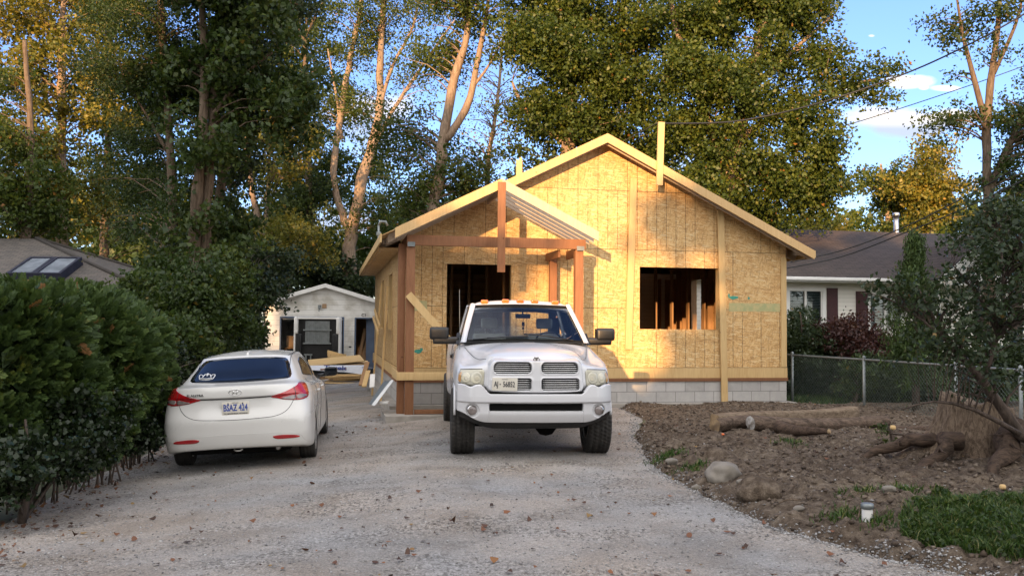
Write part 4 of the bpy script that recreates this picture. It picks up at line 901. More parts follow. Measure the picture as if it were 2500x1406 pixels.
# ------------------------------------------------------------------ the white pickup
M['reflector'] = lens('lamp_reflector', (.42, .40, .33), (.62, .58, .44), 40); M['bulb'] = lens('lamp_bulb', (.56, .51, .39), (.46, .42, .32), 60)
TX, TY = .315, 11.1
tr = thing('pickup_truck', (TX, TY, 0), math.atan(.085), 'white crew pickup truck facing the viewer, with orange roof lamps and black tow mirrors', 'pickup truck')
YC = 3.75; YB = 5.75
TR_ = [
 ([0, .35, .65, .86, .93, .955, .93, .93, .93], [.42, .42, .46, .55, .66, .95, 1.6, 2.4, YC], [.80, .80, .78, .76, .70, .66, .62, .60, .60]),
 ([0, .35, .65, .90, .965, .99, .965, .965, .965], [.30, .30, .34, .46, .60, .95, 1.6, 2.4, YC], [.84, .84, .84, .82, .76, .72, .68, .66, .66]),
 ([0, .35, .65, .915, .985, 1.01, .985, .98, .98], [.20, .20, .25, .40, .57, .95, 1.6, 2.4, YC], [.92, .92, .92, .92, .92, .92, .88, .86, .86]),
 ([0, .35, .64, .91, .98, 1.01, .985, .98, .98], [.18, .195, .25, .39, .58, .95, 1.6, 2.4, YC], [1.03, 1.03, 1.03, 1.03, 1.04, 1.06, 1.04, 1.04, 1.04]),
 ([0, .35, .63, .895, .965, .995, .985, .98, .98], [.17, .19, .26, .42, .61, .95, 1.6, 2.4, YC], [1.13, 1.13, 1.125, 1.12, 1.14, 1.17, 1.18, 1.18, 1.18]),
 ([0, .35, .61, .85, .92, .955, .965, .965, .965], [.17, .18, .28, .47, .66, .97, 1.6, 2.4, YC], [1.205, 1.20, 1.175, 1.155, 1.19, 1.235, 1.30, 1.33, 1.34]),
 ([0, .34, .585, .76, .83, .88, .92, .94, .94], [.20, .21, .32, .55, .74, 1.0, 1.6, 2.4, YC], [1.268, 1.262, 1.215, 1.175, 1.20, 1.262, 1.36, 1.40, 1.41]),
 ([0, .33, .565, .71, .76, .80, .865, .90, .90], [.28, .29, .38, .60, .80, 1.04, 1.6, 2.4, YC], [1.312, 1.308, 1.262, 1.205, 1.225, 1.275, 1.385, 1.42, 1.43]),
 ([0, .32, .53, .655, .70, .74, .81, .85, .85], [.42, .43, .50, .68, .86, 1.08, 1.6, 2.4, YC-.02], [1.355, 1.350, 1.315, 1.27, 1.285, 1.32, 1.405, 1.42, 1.43]),
 ([0, .28, .46, .56, .60, .63, .68, .7, .7], [.72, .72, .76, .86, 1.0, 1.18, 1.58, 2.4, YC-.05], [1.402, 1.398, 1.375, 1.355, 1.36, 1.375, 1.425, 1.42, 1.42]),
 ([0, .2, .3, .35, .38, .40, .42, .45, .45], [1.1, 1.1, 1.12, 1.15, 1.2, 1.28, 1.56, 2.4, YC-.1], [1.435, 1.433, 1.425, 1.42, 1.42, 1.425, 1.44, 1.42, 1.42]),
 ([0, 0, 0, 0, 0, 0, 0, 0, 0], [1.35, 1.36, 1.37, 1.38, 1.4, 1.45, 1.56, 2.4, YC-.15], [1.445, 1.445, 1.445, 1.445, 1.445, 1.445, 1.45, 1.42, 1.42]),
]
A_ = [list(map(list, r)) for r in TR_]
# give the shell a rear centre column so that it closes
for r in A_: r[0].append(0.0); r[1].append(YC); r[2].append(r[2][-1])
tv, tf = shell([tuple(r) for r in A_], 8); bm = bm_of(tv, tf); tb = BVHTree.FromBMesh(bm)
WF, WR, WRAD = .92, 4.62, .43
cuts = [cyl_cut(WF, .50, .50, s*.60, s*1.3) for s in (-1, 1)]
me = boolean(bm, cuts, 'body')
for p in me.polygons: p.use_smooth = True
link('body', me, M['paint_truck'], tr)
def relief(name, xs, zs, f, mat, parent, keep=None, frontsign=-1):
    X, Z = np.meshgrid(xs, zs); Y = f(X, Z); V = np.stack([X, Y, Z], -1).reshape(-1, 3); nx = len(xs)
    i, j = np.meshgrid(np.arange(nx-1), np.arange(len(zs)-1)); a = (j*nx+i).ravel(); Fc = np.stack([a, a+1, a+nx+1, a+nx], 1)
    if keep is not None: k = keep(X, Z).ravel(); Fc = Fc[k[Fc].all(1)]
    return link(name, npmesh(name, V, Fc, True), mat, parent)
def rbx(X, Z, cx, cz, hx, hz, r):
    dx = np.abs(X-cx)-(hx-r); dz = np.abs(Z-cz)-(hz-r); return np.hypot(np.maximum(dx, 0), np.maximum(dz, 0))+np.minimum(np.maximum(dx, dz), 0)-r
# crosshair grille surround
def fg(X, Z):
    hz = Z-.84; hw = .615-.035*np.clip(hz/.42, 0, 1)
    Xn = X*(.64/hw)
    d = rbx(Xn, Z, 0, 1.045, .64, .215, .10)
    y = .055+.22*X**2+.10*np.clip(Z-1.0, 0, 1)
    y = y+np.where(d > -.05, .16*sstep(-.035, .02, d), 0)
    for sx in (-1, 1):
        for (z0, z1, rr) in ((.885, 1.02, .03), (1.085, 1.215, .055)):
            e = rbx(Xn-sx*.0, Z, sx*.315, (z0+z1)/2, .245, (z1-z0)/2, rr); y = y+.10*sstep(.012, -.008, e)-.012*np.exp(-(e/.02)**2)
    return y
relief('grille_surround', np.linspace(-.70, .70, 300), np.linspace(.81, 1.28, 110), fg, M['paint_truck'], tr, keep=lambda X, Z: rbx(X*(.64/(.615-.035*np.clip((Z-.84)/.42, 0, 1))), Z, 0, 1.045, .64, .215, .10) < .035)
mb = MB()
for sx in (-1, 1):
    for (z0, z1) in ((.885, 1.02), (1.085, 1.215)):
        x0, x1 = (.07, .545) if sx > 0 else (-.545, -.07)
        n = 9; 
        for k in range(n):
            a, b = x0+(x1-x0)*k/n, x0+(x1-x0)*(k+1)/n; ya, yb = .103+.20*a*a+.08*max(z0-1, 0), .103+.20*b*b+.08*max(z0-1, 0)
            mb.poly([(a, ya, z0), (b, yb, z0), (b, yb+.01, z1), (a, ya+.01, z1)])
mb.build('grille_backing', M['dark'], tr)
mb = MB()
for sx in (-1, 1):
    for (z0, z1) in ((.885, 1.02), (1.085, 1.215)):
        for k in range(5):
            z = z0+.014+k*(z1-z0-.022)/4.3; q = 1.0 if not (z > 1.18) else .93
            mb.tube([(sx*x, .080+.20*x*x+.08*max(z-1, 0), z) for x in np.linspace(.075, .54*q, 8)], .0052, 6)
mb.build('grille_bars', M['chrome'], tr)
mb = MB(); mb.prism([(-.032, .10, 1.262), (-.024, .10, 1.285), (0, .10, 1.278), (.024, .10, 1.285), (.032, .10, 1.262), (.014, .10, 1.262), (.010, .10, 1.240), (0, .10, 1.232), (-.010, .10, 1.240), (-.014, .10, 1.262)], (0, .02, 0))
mb.tube([(-.028, .095, 1.268), (-.038, .093, 1.255), (-.028, .095, 1.244)], .006, 6); mb.tube([(.028, .095, 1.268), (.038, .093, 1.255), (.028, .095, 1.244)], .006, 6)
mb.build('bonnet_emblem', M['dash'], tr)
# bumper
def fb(X, Z):
    ax = np.abs(X)
    y = .0+.10*ax**2+2.9*np.clip(ax-.74, 0, 1)**1.9
    y = y+.9*np.clip((.60-Z), 0, 1)**1.4+.10*np.clip(Z-.80, 0, 1)
    step = .028*sstep(.745, .72, Z); y = y+step
    slot = rbx(X, Z, 0, .675, .57, .042, .012); y = y+.11*sstep(.008, -.006, slot)
    for s in (-1, 1):
        fdx = np.hypot(X-s*.775, Z-.635); y = y+.035*sstep(.088, .072, fdx)
    rib = np.minimum(np.abs(ax-.575), 1); y = y+.008*np.exp(-(rib/.006)**2)*(Z < .63)
    return y
def top_edge(X): ax = np.abs(X); return .832+.108*sstep(.55, .69, ax)-.03*np.exp(-((ax-.80)/.05)**2)
def bot_edge(X): return .49+.13*sstep(.55, .97, np.abs(X))**1.5
bx_ = np.concatenate([[-.968], np.linspace(-.955, .955, 418), [.968]]); bt = np.linspace(0, 1, 110)
XX, TT = np.meshgrid(bx_, bt); ZZ = bot_edge(XX)+(top_edge(XX)-bot_edge(XX))*TT; YY = fb(XX, ZZ); YY[:, 0] += .30; YY[:, -1] += .30
V0 = np.stack([XX, YY, ZZ], -1); back = V0[-1:].copy(); back[..., 1] += .16; back[..., 2] += .004; bot = V0[:1].copy(); bot[..., 1] += .10
V0 = np.concatenate([bot, V0, back]).reshape(-1, 3); i, j = np.meshgrid(np.arange(419), np.arange(111)); a = (j*420+i).ravel()
link('bumper', npmesh('bumper', V0, np.stack([a, a+1, a+421, a+420], 1), True), M['paint_truck'], tr)
mb = MB(); mb.box(-.565, .565, .105, .12, .634, .715); mb.box(-.66, .66, .10, .17, .78, .86); mb.build('bumper_slot', M['dark'], tr)
# valance below
xs = np.linspace(-.93, .93, 80); mbv = MB(); prv = None
for x in xs:
    y0 = .14+.10*x*x+2.9*max(abs(x)-.74, 0)**1.9; zt_ = float(bot_edge(np.array(x)))+.02; zb = .405+.10*float(sstep(.5, .95, abs(x)))
    row = [mbv.bm.verts.new((x, y0-.01, zt_)), mbv.bm.verts.new((x, y0+.0, (zt_+zb)/2)), mbv.bm.verts.new((x, y0+.06, zb)), mbv.bm.verts.new((x, y0+.14, zb+.01))]
    if prv:
        for q in range(3): mbv.bm.faces.new((prv[q], row[q], row[q+1], prv[q+1])).smooth = True
    prv = row
mbv.build('valance', M['black_plastic'], tr)
for s in (-1, 1):
    # fog lamp
    yf = float(fb(np.array(s*.775), np.array(.635))); mb = MB(); Mx = Matrix.Translation((s*.775, yf-.004, .635)) @ Matrix.Rotation(-PI/2, 4, 'Z')
    mb.lathe([(.066, -.03), (.064, .006), (.056, .010)], Mx, 28); fl_ = mb.build('fog_lamp', M['chrome'], tr)
    mb = MB(); mb.lathe([(.057, .004), (.045, .016), (.02, .022), (.0001, .024)], Mx, 28); mb.build('fog_lens', M['clear_lens'], fl_)
    # headlamp, wraps the corner
    a = math.radians(22)*s; D_ = Vector((-math.sin(a), math.cos(a), 0)); R_ = Vector((math.cos(a), math.sin(a), 0)); Cc = Vector((s*.80, .3, 0)); O_ = Cc-D_*3
    fh_ = (O_, R_, (0, 0, 1), D_); hc = lambda x, z: ((x-s*.80)*1.03, z)
    hl = patch(tb, corner_outline([hc(s*x, z) for x, z in ((.625, 1.125), (.955, 1.11), (.975, 1.06), (.96, .965), (.88, .935), (.80, .925), (.63, .915))], .2), fh_, 'headlight', M['haze_lens'], tr, .008, 8, .012)
    for cx_, rr_ in ((.725, .072), (.862, .062)):
        patch(tb, smooth_outline([hc(s*(cx_+rr_*math.cos(t)), 1.018+rr_*1.05*math.sin(t)) for t in np.linspace(0, 2*PI, 16, endpoint=False)], 40), fh_, 'reflector', M['reflector'], hl, .0105, 5, .002)
        patch(tb, smooth_outline([hc(s*(cx_-.01+rr_*.45*math.cos(t)), 1.012+rr_*.45*math.sin(t)) for t in np.linspace(0, 2*PI, 16, endpoint=False)], 30), fh_, 'bulb', M['bulb'], hl, .0125, 4, .002)
    patch(tb, smooth_outline([hc(s*x, z) for x, z in ((.925, 1.08), (.960, 1.06), (.966, .985), (.935, .96), (.925, 1.0))], 40), fh_, 'turn_signal', M['amber_pale'], hl, .0105, 5, .002)
    mbs = MB(); seam(tb, [hc(s*.655, 1.128), hc(s*.8, 1.125), hc(s*.955, 1.115)], fh_, mbs, .006); seam(tb, [hc(s*.66, .915), hc(s*.76, .918), hc(s*.80, .905), hc(s*.88, .918), hc(s*.965, .95)], fh_, mbs, .012); mbs.build('lamp_gap', M['black_plastic'], tr)
    # hood seam
    ft = ((0, 0, 5), (1, 0, 0), (0, 1, 0), (0, 0, -1)); mbs = MB(); seam(tb, [(s*.60, .40), (s*.665, .56), (s*.735, .85), (s*.79, 1.15), (s*.84, 1.45)], ft, mbs, .004, 60); mbs.build('bonnet_seam', M['black_plastic'], tr)
    fs = frame_side(s); mbs = MB()
    seam(tb, [(1.62, 1.38), (1.60, 1.1), (1.60, .8), (1.62, .66)], fs, mbs, .005); seam(tb, [(2.62, 1.40), (2.63, 1.1), (2.63, .8), (2.62, .66)], fs, mbs, .005); mbs.build('door_seam', M['black_plastic'], tr)
    for yy in (2.45, 3.35):
        mb = MB(); mb.box(s*.97, s*1.015, yy-.10, yy+.06, 1.19, 1.235, bev=.01); mb.box(s*.968, s*.985, yy-.12, yy+.08, 1.17, 1.255, bev=.008); mb.build('door_handle', M['black_plastic'], tr)
    # fender flare lip
    mb = MB(); mb.tube([(s*.985, WF+.505*math.cos(t), .50+.505*math.sin(t)) for t in np.linspace(.12, PI-.10, 30)], .016, 6); mb.build('wheel_arch', M['paint_truck'], tr)
    # tow mirror
    mb = MB(); mb.box(-.135, .135, -.075, .075, -.085, .095, Matrix.Translation((s*1.18, 1.86, 1.545)) @ Matrix.Diagonal((1, 1, 1, 1)), .045)
    mb.box(s*.90, s*1.27, 1.80, 1.90, 1.40, 1.505, bev=.035); mb.prism([(s*.90, 1.72, 1.40), (s*.90, 2.0, 1.40), (s*.88, 1.95, 1.56)], (s*.05, 0, .0)); mir = mb.build('tow_mirror', M['black_plastic'], tr)
    mb = MB(); mb.box(s*1.175-.13, s*1.175+.13, 1.934, 1.941, 1.47, 1.63, bev=.003); mb.build('mirror_glass', M['tint_glass'], mir)
    wheel(tr, 'wheel', s*.875, WF, WRAD, WRAD, .30, .215, s, 'lug', 8); wheel(tr, 'wheel', s*.925, WR, WRAD, WRAD, .30, .215, s, 'lug', 8)
# greenhouse: pillars, roof, glass
BW, TW = .845, .70; WB, WT = 1.50, 2.22; ZB, ZT = 1.455, 1.955
def pil(pts, w=.06, t=.05, name='pillar'):
    mb = MB(); mb.tube(pts, w/2, 8); return mb
def cabpt(yb, zf, s, wadd=0):
    """point on the cab side surface: yb lengthwise, zf 0 belt .. 1 roof rail"""
    return Vector((s*(BW+.04+(TW+.035-BW-.04)*zf**1.15+wadd), yb, ZB-.02+(ZT+.03-ZB+.02)*zf))
for s in (-1, 1):
    # A pillar: tapered strip between windscreen edge and side glass
    mb = MB(); n = 12; prev = None
    for k in range(n+1):
        t = k/n; yb = WB+.0+(WT-WB)*t; pz = ZB-.03+(ZT+.02-ZB+.03)*t; xo = BW+.045+(TW+.03-BW-.045)*t**1.1; wdt = .055
        ring = [(s*(xo-.075), yb-.035, pz), (s*(xo-.03), yb-.03, pz+.012), (s*(xo-.004), yb+.0, pz+.008), (s*(xo+.002), yb+.05, pz), (s*(xo-.02), yb+.075, pz-.01), (s*(xo-.06), yb+.03, pz-.02)]
        ring = [mb.bm.verts.new(p) for p in ring]
        if prev:
            for q in range(6): mb.bm.faces.new((prev[q], prev[(q+1) % 6], ring[(q+1) % 6], ring[q])).smooth = True
        prev = ring
    mb.build('windscreen_pillar', M['paint_truck'], tr)
    for yb, w in ((2.64, .05), (3.66, .12)):
        mb = MB(); mb.prism([cabpt(yb-w/2, 0, s), cabpt(yb+w/2+.01, 0, s), cabpt(yb+w/2, 1, s), cabpt(yb-w/2, 1, s)], (-s*.045, 0, 0)); mb.build('side_pillar', M['paint_truck' if yb > 3 else 'black_plastic'], tr)
    mb = MB(); mb.prism([cabpt(1.62, .01, s, -.02), cabpt(2.60, .01, s, -.02), cabpt(2.60, .97, s, -.02), cabpt(2.28, .97, s, -.02)], (-s*.006, 0, 0)); mb.build('side_window', M['clear_glass'], tr)
    mb = MB(); mb.prism([cabpt(2.68, .01, s, -.02), cabpt(3.60, .01, s, -.02), cabpt(3.58, .97, s, -.02), cabpt(2.68, .97, s, -.02)], (-s*.006, 0, 0)); mb.build('side_window', M['clear_glass'], tr)
# roof skin
def froof(X, Y):
    t = (Y-WT)/(YC-WT); ax = np.abs(X)/(TW+.04); z = 2.045-.055*ax**2-.10*np.clip(ax-.80, 0, 1)**1.2*2.2; z = z-.085*np.clip(1-(t/.16), 0, 1)**2-.10*np.clip((t-.9)/.1, 0, 1)**2; return z
X, Y = np.meshgrid(np.linspace(-TW-.04, TW+.04, 60), np.linspace(WT-.02, YC, 60)); Z = froof(X, Y)
V0 = np.stack([X, Y-.02*0+.07*(np.abs(X)/TW)**2*np.clip(1-(Y-WT)/.4, 0, 1), Z], -1); n_ = 60
Vb = V0.copy(); Vb[..., 2] -= .045; i, j = np.meshgrid(np.arange(59), np.arange(59)); a = (j*60+i).ravel(); Ft = np.stack([a, a+1, a+61, a+60], 1); Fb = Ft[:, ::-1]+3600
ed = [(k, k+1) for k in range(59)]+[(59+60*k, 59+60*(k+1)) for k in range(59)]+[(3599-k, 3598-k) for k in range(59)]+[(60*(59-k), 60*(58-k)) for k in range(59)]
Fs = np.array([(b, a_, a_+3600, b+3600) for a_, b in ed])
link('roof', npmesh('roof', np.concatenate([V0.reshape(-1, 3), Vb.reshape(-1, 3)]), np.concatenate([Ft, Fb, Fs]), True), M['paint_truck'], tr)
def wsp(u, t, off=0):   # windscreen surface
    w = BW+(TW-BW)*t; x = u*w; y = WB+(WT-WB)*t-.10*(1-u*u)*(1-.4*t)+.0; z = ZB-.03+(ZT+.03-ZB)*t+.02*(1-u*u); return Vector((x, y-off*.55, z+off*.8))
mb = MB(); g = [[mb.bm.verts.new(wsp(-1+2*i/24, j/10)) for i in range(25)] for j in range(11)]
for j in range(10):
    for i in range(24): mb.bm.faces.new((g[j][i], g[j][i+1], g[j+1][i+1], g[j+1][i])).smooth = True
ws = mb.build('windscreen', M['clear_glass'], tr)
mb = MB()   # black band around the glass
def band(path, w, inward):
    pr = None
    for (u, t) in path:
        a = mb.bm.verts.new(wsp(u, t, .003)); b = mb.bm.verts.new(wsp(u+inward[0]*w, t+inward[1]*w, .003))
        if pr: mb.bm.faces.new((pr[0], a, b, pr[1]))
        pr = (a, b)
band([(-1, k/10) for k in range(11)], .045, (1, 0)); band([(1, k/10) for k in range(11)], .045, (-1, 0)); band([(-1+2*k/20, 0) for k in range(21)], .07, (0, 1)); band([(-1+2*k/20, 1) for k in range(21)], .09, (0, -1))
mb.build('windscreen_band', M['dark'], ws)
mb = MB()
for (a, b) in (((-.86, .045), (.06, .10)), ((-.02, .17), (.80, .035))):
    A_1 = wsp(a[0], a[1], .02); B_1 = wsp(b[0], b[1], .02); mb.tube([A_1, (A_1+B_1)/2+Vector((0, -.03, .015)), B_1], .009, 6); mb.board(A_1.lerp(B_1, .25)+Vector((0, -.01, .015)), A_1.lerp(B_1, .98), .014, .02)
mb.build('wiper', M['black_plastic'], tr)
mb = MB(); mb.prism([(-BW, WB-.06, ZB-.02), (-.5, WB-.16, ZB-.0), (0, WB-.20, ZB+.005), (.5, WB-.16, ZB-.0), (BW, WB-.06, ZB-.02), (BW, WB+.05, ZB-.02), (-BW, WB+.05, ZB-.02)], (0, 0, -.02)); mb.build('cowl', M['black_plastic'], tr)
for x in (-.52, -.215, .0, .215, .52):
    mb = MB(); y0 = WT+.10+.07*(abs(x)/TW)**2; z0 = float(froof(np.array(x), np.array(y0))); mb.box(-.052, .052, -.05, .07, -.02, .038, Matrix.Translation((x, y0, z0)), .018); mb.build('clearance_lamp', M['amber_lens'], tr)
# cab back and rear window surround
mb = MB(); yb = YC-.03
zr0, zr1 = 1.44, 1.985
for (x0, x1, z0, z1) in ((-.84, -.55, zr0, 1.50), (.55, .84, zr0, 1.50), (-.55, .55, zr0, 1.50), (-.70, .70, 1.885, 1.93), (-.78, -.60, 1.50, 1.80), (.60, .78, 1.50, 1.80), (-.72, -.60, 1.80, 1.885), (.60, .72, 1.80, 1.885)): mb.box(x0, x1, yb, yb+.04, z0, z1)
mb.build('cab_back', M['trim_beige'], tr)
mb = MB(); mb.box(-.60, .60, yb+.012, yb+.018, 1.50, 1.885); mb.build('rear_window', M['clear_glass'], tr)
# bed
mb = MB()
for s in (-1, 1): mb.box(s*.88, s*.99, YC+.03, YB, .72, 1.40, bev=.03)
mb.box(-.88, .88, YB-.06, YB, .75, 1.38, bev=.02); mb.box(-.88, .88, YC+.03, YB-.06, .80, .84); mb.box(-.88, .88, YC+.03, YC+.09, .8, 1.38, bev=.01)
bedm = mb.bm; bmesh.ops.recalc_face_normals(bedm, faces=bedm.faces); me = boolean(bedm, [cyl_cut(WR, .50, .50, s*.80, s*1.3) for s in (-1, 1)], 'bed'); link('bed', me, M['paint_truck'], tr)
# cabin
mb = MB(); mb.box(-.80, .80, 1.62, 1.95, 1.38, 1.452, bev=.02); mb.box(.20, .58, 1.85, 2.0, 1.44, 1.50, bev=.03); mb.box(-.08, .10, 1.9, 2.0, 1.43, 1.475, bev=.01); mb.build('dashboard', M['dash'], tr)
mb = MB(); mb.box(-.84, .84, 1.62, YC-.06, 1.424, 1.431); mb.build('cabin_liner', M['dark'], tr)
mb = MB(); mb.tube([(.40+.175*math.cos(t), 2.12-.05*math.sin(t), 1.475+.10*math.sin(t)) for t in np.linspace(0, 2*PI, 25)], .013, 6, False); mb.build('steering_wheel', M['black_plastic'], tr)
for s in (-1, 1):
    mb = MB(); mb.box(-.25, .25, -.06, .06, -.35, .10, Matrix.Translation((s*.42, 2.78, 1.45)) @ Matrix.Rotation(-.2, 4, 'X'), .05)
    mb.box(-.125, .125, -.045, .045, -.075, .085, Matrix.Translation((s*.42, 2.82, 1.695)), .04)
    mb.tube([(s*.42-.06, 2.81, 1.5), (s*.42-.06, 2.81, 1.66)], .006, 6); mb.tube([(s*.42+.06, 2.81, 1.5), (s*.42+.06, 2.81, 1.66)], .006, 6)
    mb.build('front_seat', M['seat'], tr)
mb = MB(); mb.box(-.11, .11, -.02, .02, -.033, .033, Matrix.Translation((.03, 2.17, 1.805)), .012); mb.tube([(.03, 2.18, 1.83), (.03, 2.22, 1.90)], .012, 6); rv = mb.build('rear_view_mirror', M['black_plastic'], tr)
mb = MB(); mb.tube([(.035, 2.16, 1.77), (.036, 2.16, 1.55)], .004, 5); mb.box(.015, .055, 2.15, 2.17, 1.66, 1.72, bev=.008); mb.box(.02, .05, 2.15, 2.17, 1.61, 1.65, bev=.008); tag(mb.build('hanging_ornament', M['dark'], rv))
mb = MB(); mb.tube([(-.90, 1.38, 1.30), (-.915, 1.37, 2.15)], [.004, .0025], 5); mb.build('whip_aerial', M['galv'], tr)
# licence plate on the grille (viewer's left)
mb = MB(); Rp = Matrix.Translation((-.39, .045, .955)) @ Matrix.Rotation(-.08, 4, 'Z') @ Matrix.Rotation(.02, 4, 'Y'); mb.box(-.153, .153, -.004, .004, -.078, .078, Rp, .003); pt_ = mb.build('licence_plate', M['plate'], tr)
text(pt_, 'lettering', 'AJ', .092, Rp @ Matrix.Translation((-.105, -.005, -.002)) @ Matrix.Rotation(PI/2, 4, 'X'), M['dark_ink'], sx=.62, bold=.0015); text(pt_, 'lettering', '56852', .092, Rp @ Matrix.Translation((.05, -.005, -.002)) @ Matrix.Rotation(PI/2, 4, 'X'), M['dark_ink'], sx=.64, bold=.0015)
text(pt_, 'lettering', 'ONTARIO', .016, Rp @ Matrix.Translation((0, -.005, .06)) @ Matrix.Rotation(PI/2, 4, 'X'), M['dark_ink']); mb = MB(); mb.box(-.062, -.050, -.0065, -.0045, -.008, .006, Rp); mb.build('plate_mark', M['dark_ink'], pt_)
# chassis underside
mb = MB(); mb.tube([(-.72, WF, .40), (.72, WF, .40)], .045, 10); mb.lathe([(.05, -.16), (.15, -.08), (.17, 0), (.15, .08), (.05, .16)], Matrix.Translation((.22, WF, .40)), 16)
mb.box(-.45, -.36, .4, YB-.1, .50, .62); mb.box(.36, .45, .4, YB-.1, .50, .62); mb.box(-.30, .50, 1.4, 2.5, .46, .60, bev=.04); mb.box(-.86, -.60, .7, .9, .42, .6); mb.box(.6, .86, .7, .9, .42, .6); mb.tube([(-.7, WR, .42), (.7, WR, .42)], .05); mb.lathe([(.05, -.18), (.17, -.08), (.19, 0), (.17, .08), (.05, .18)], Matrix.Translation((0, WR, .42)), 16)
mb.box(-.88, .88, .75, YC, .58, .66); mb.build('chassis', M['dark'], tr)
mb = MB(); mb.tube([(-.55, .62, .44), (.05, .64, .44)], .018, 8); mb.tube([(.08, .64, .44), (.60, .62, .44)], .018, 8); mb.build('steering_rod', M['alloy'], tr)
for s in (-1, 1):
    mb = MB(); mb.prism([(s*.60, WF+.5*math.cos(t), .50+.5*math.sin(t)) for t in np.linspace(-.15, PI+.15, 20)], (-s*.01, 0, 0)); mb.build('arch_liner', M['dark'], tr)
# ------------------------------------------------------------------ garage at the back
GO = P(648, 795, 35); GX0 = GO.x; GM = Matrix.Translation((GX0, 35, 0)) @ Matrix.Rotation(TH*.35, 4, 'Z')
gar = thing('garage', (GX0, 35, 0), TH*.35, 'white sided garage with open doorways at the end of the driveway', 'garage')
def gpx(px): return (px-648)/F*35.4
GW = 4.75; gz = lambda u: 3.12-.30*abs(u-2.28)
D1 = (gpx(682), gpx(836), 0, 1.95); D2 = (gpx(861), gpx(861)+.85, 0, 1.93)
wall('front_wall', [0, D1[0], D1[1], 2.28 if False else D2[0]-.0001, D2[1], GW], [-.05, 1.93, 1.95, 2.2], lambda u, z: (D1[0] < u < D1[1] and z < 1.95) or (D2[0] < u < D2[1] and z < 1.93), 0, 0, .1, M['siding'], None, gar)
mb = MB(); mb.prism([(0, .0, 2.2), (2.28, 0, gz(2.28)), (GW, 0, 2.2)][0:1]+[(0, 0, gz(0)), (2.28, 0, gz(2.28)), (GW, 0, gz(GW)), (GW, 0, 2.2)], (0, .1, 0)); mb.build('gable', M['siding'], gar)
mb = MB(); mb.box(0, .1, .101, 7, -.05, gz(0)-.02); mb.build('side_wall', M['siding'], gar); mb = MB(); mb.box(GW-.1, GW, .101, 7, -.05, gz(GW)-.02); mb.build('side_wall', M['siding'], gar)
mb = MB(); mb.box(0.1, GW-.1, 6.9, 7, -.05, 2.3); mb.build('rear_wall', M['dark_stud'], gar)
def roofslab(u0, z0, u1, z1, v0, v1, t, name, mat, parent, k=1.0):
    """sloping slab with a uv map in metres"""
    bm = bmesh.new(); uv = bm.loops.layers.uv.new('UVMap'); L = math.hypot(u1-u0, z1-z0)
    P_ = [(u0, v0, z0), (u1, v0, z1), (u1, v1, z1), (u0, v1, z0)]; top = [bm.verts.new(p) for p in P_]; bot = [bm.verts.new((p[0], p[1], p[2]-t)) for p in P_]
    f = bm.faces.new(top); UV = [(0, 0), (0, L), (v1-v0, L), (v1-v0, 0)]
    for lp, q in zip(f.loops, UV): lp[uv].uv = q
    bm.faces.new(bot[::-1])
    for i in range(4): bm.faces.new((top[(i+1) % 4], top[i], bot[i], bot[(i+1) % 4]))
    bmesh.ops.recalc_face_normals(bm, faces=bm.faces); me = bpy.data.meshes.new(name); bm.to_mesh(me); bm.free(); return link(name, me, mat, parent)
roofslab(-.32, gz(-.32)+.1, 2.28, gz(2.28)+.1, -.25, 7.1, .07, 'roof', M['shingle_grey'], gar); roofslab(2.28, gz(2.28)+.1, GW+.32, gz(GW+.32)+.1, -.25, 7.1, .07, 'roof', M['shingle_grey'], gar)
for (a, b) in ((-.34, 2.279), (2.281, GW+.34)):
    mb = MB(); mb.prism([(a, -.255, gz(a)+.10), (b, -.255, gz(b)+.10), (b, -.255, gz(b)-.05), (a, -.255, gz(a)-.05)], (0, -.03, 0)); mb.build('fascia_board', M['white'], gar)
mb = MB(); mb.box(D1[0]-.0, D1[0]+.05, -.02, .09, -.03, 1.951); mb.box(D1[1]-.05, D1[1], -.02, .09, -.03, 1.951); mb.box(D1[0]+.05, D1[1]-.05, -.02, .09, 1.90, 1.951); mb.build('door_frame', M['blue_paint'], gar)
mb = MB(); mb.box(D2[0], D2[0]+.05, -.02, .09, -.03, 1.931); mb.box(D2[0]+.05, D2[1], -.02, .09, 1.89, 1.931); mb.build('door_frame', M['blue_paint'], gar)
mb = MB(); mb.box(D2[0]+.42, D2[1]-.01, .3, .34, 0, 1.88); mb.build('side_door', M['blue_paint'], gar)
mb = MB(); mb.box(D1[0]+.07, D1[1]-.07, .1, 2.2, 1.84, 1.88); mb.build('overhead_door', M['white'], gar)
mb = MB(); mb.box(gpx(773), gpx(780), -.08, -.001, 2.25, 2.40, bev=.01); mb.tube([(gpx(776), -.05, 2.25), (gpx(776), -.12, 2.16)], .02); mb.build('wall_lamp', M['galv'], gar)
mb = MB(); mb.box(gpx(783), gpx(793), -.04, -.001, 2.28, 2.45, bev=.005); mb.build('sign_plate', M['red_box'] if False else M['card'], gar)
mb = MB(); mb.box(gpx(848), gpx(854), -.03, -.001, .78, .83); mb.build('switch_box', M['black_plastic'], gar)
n3 = text(gar, 'house_sign', 'C3', .16, Matrix.Translation((gpx(883), -.012, 2.02)) @ Matrix.Rotation(PI/2, 4, 'X'), M['dark_ink'], .006)
mb = MB(); mb.box(.1, GW-.1, .12, 6.9, 2.02, 2.06); mb.build('ceiling', M['dark'], gar)
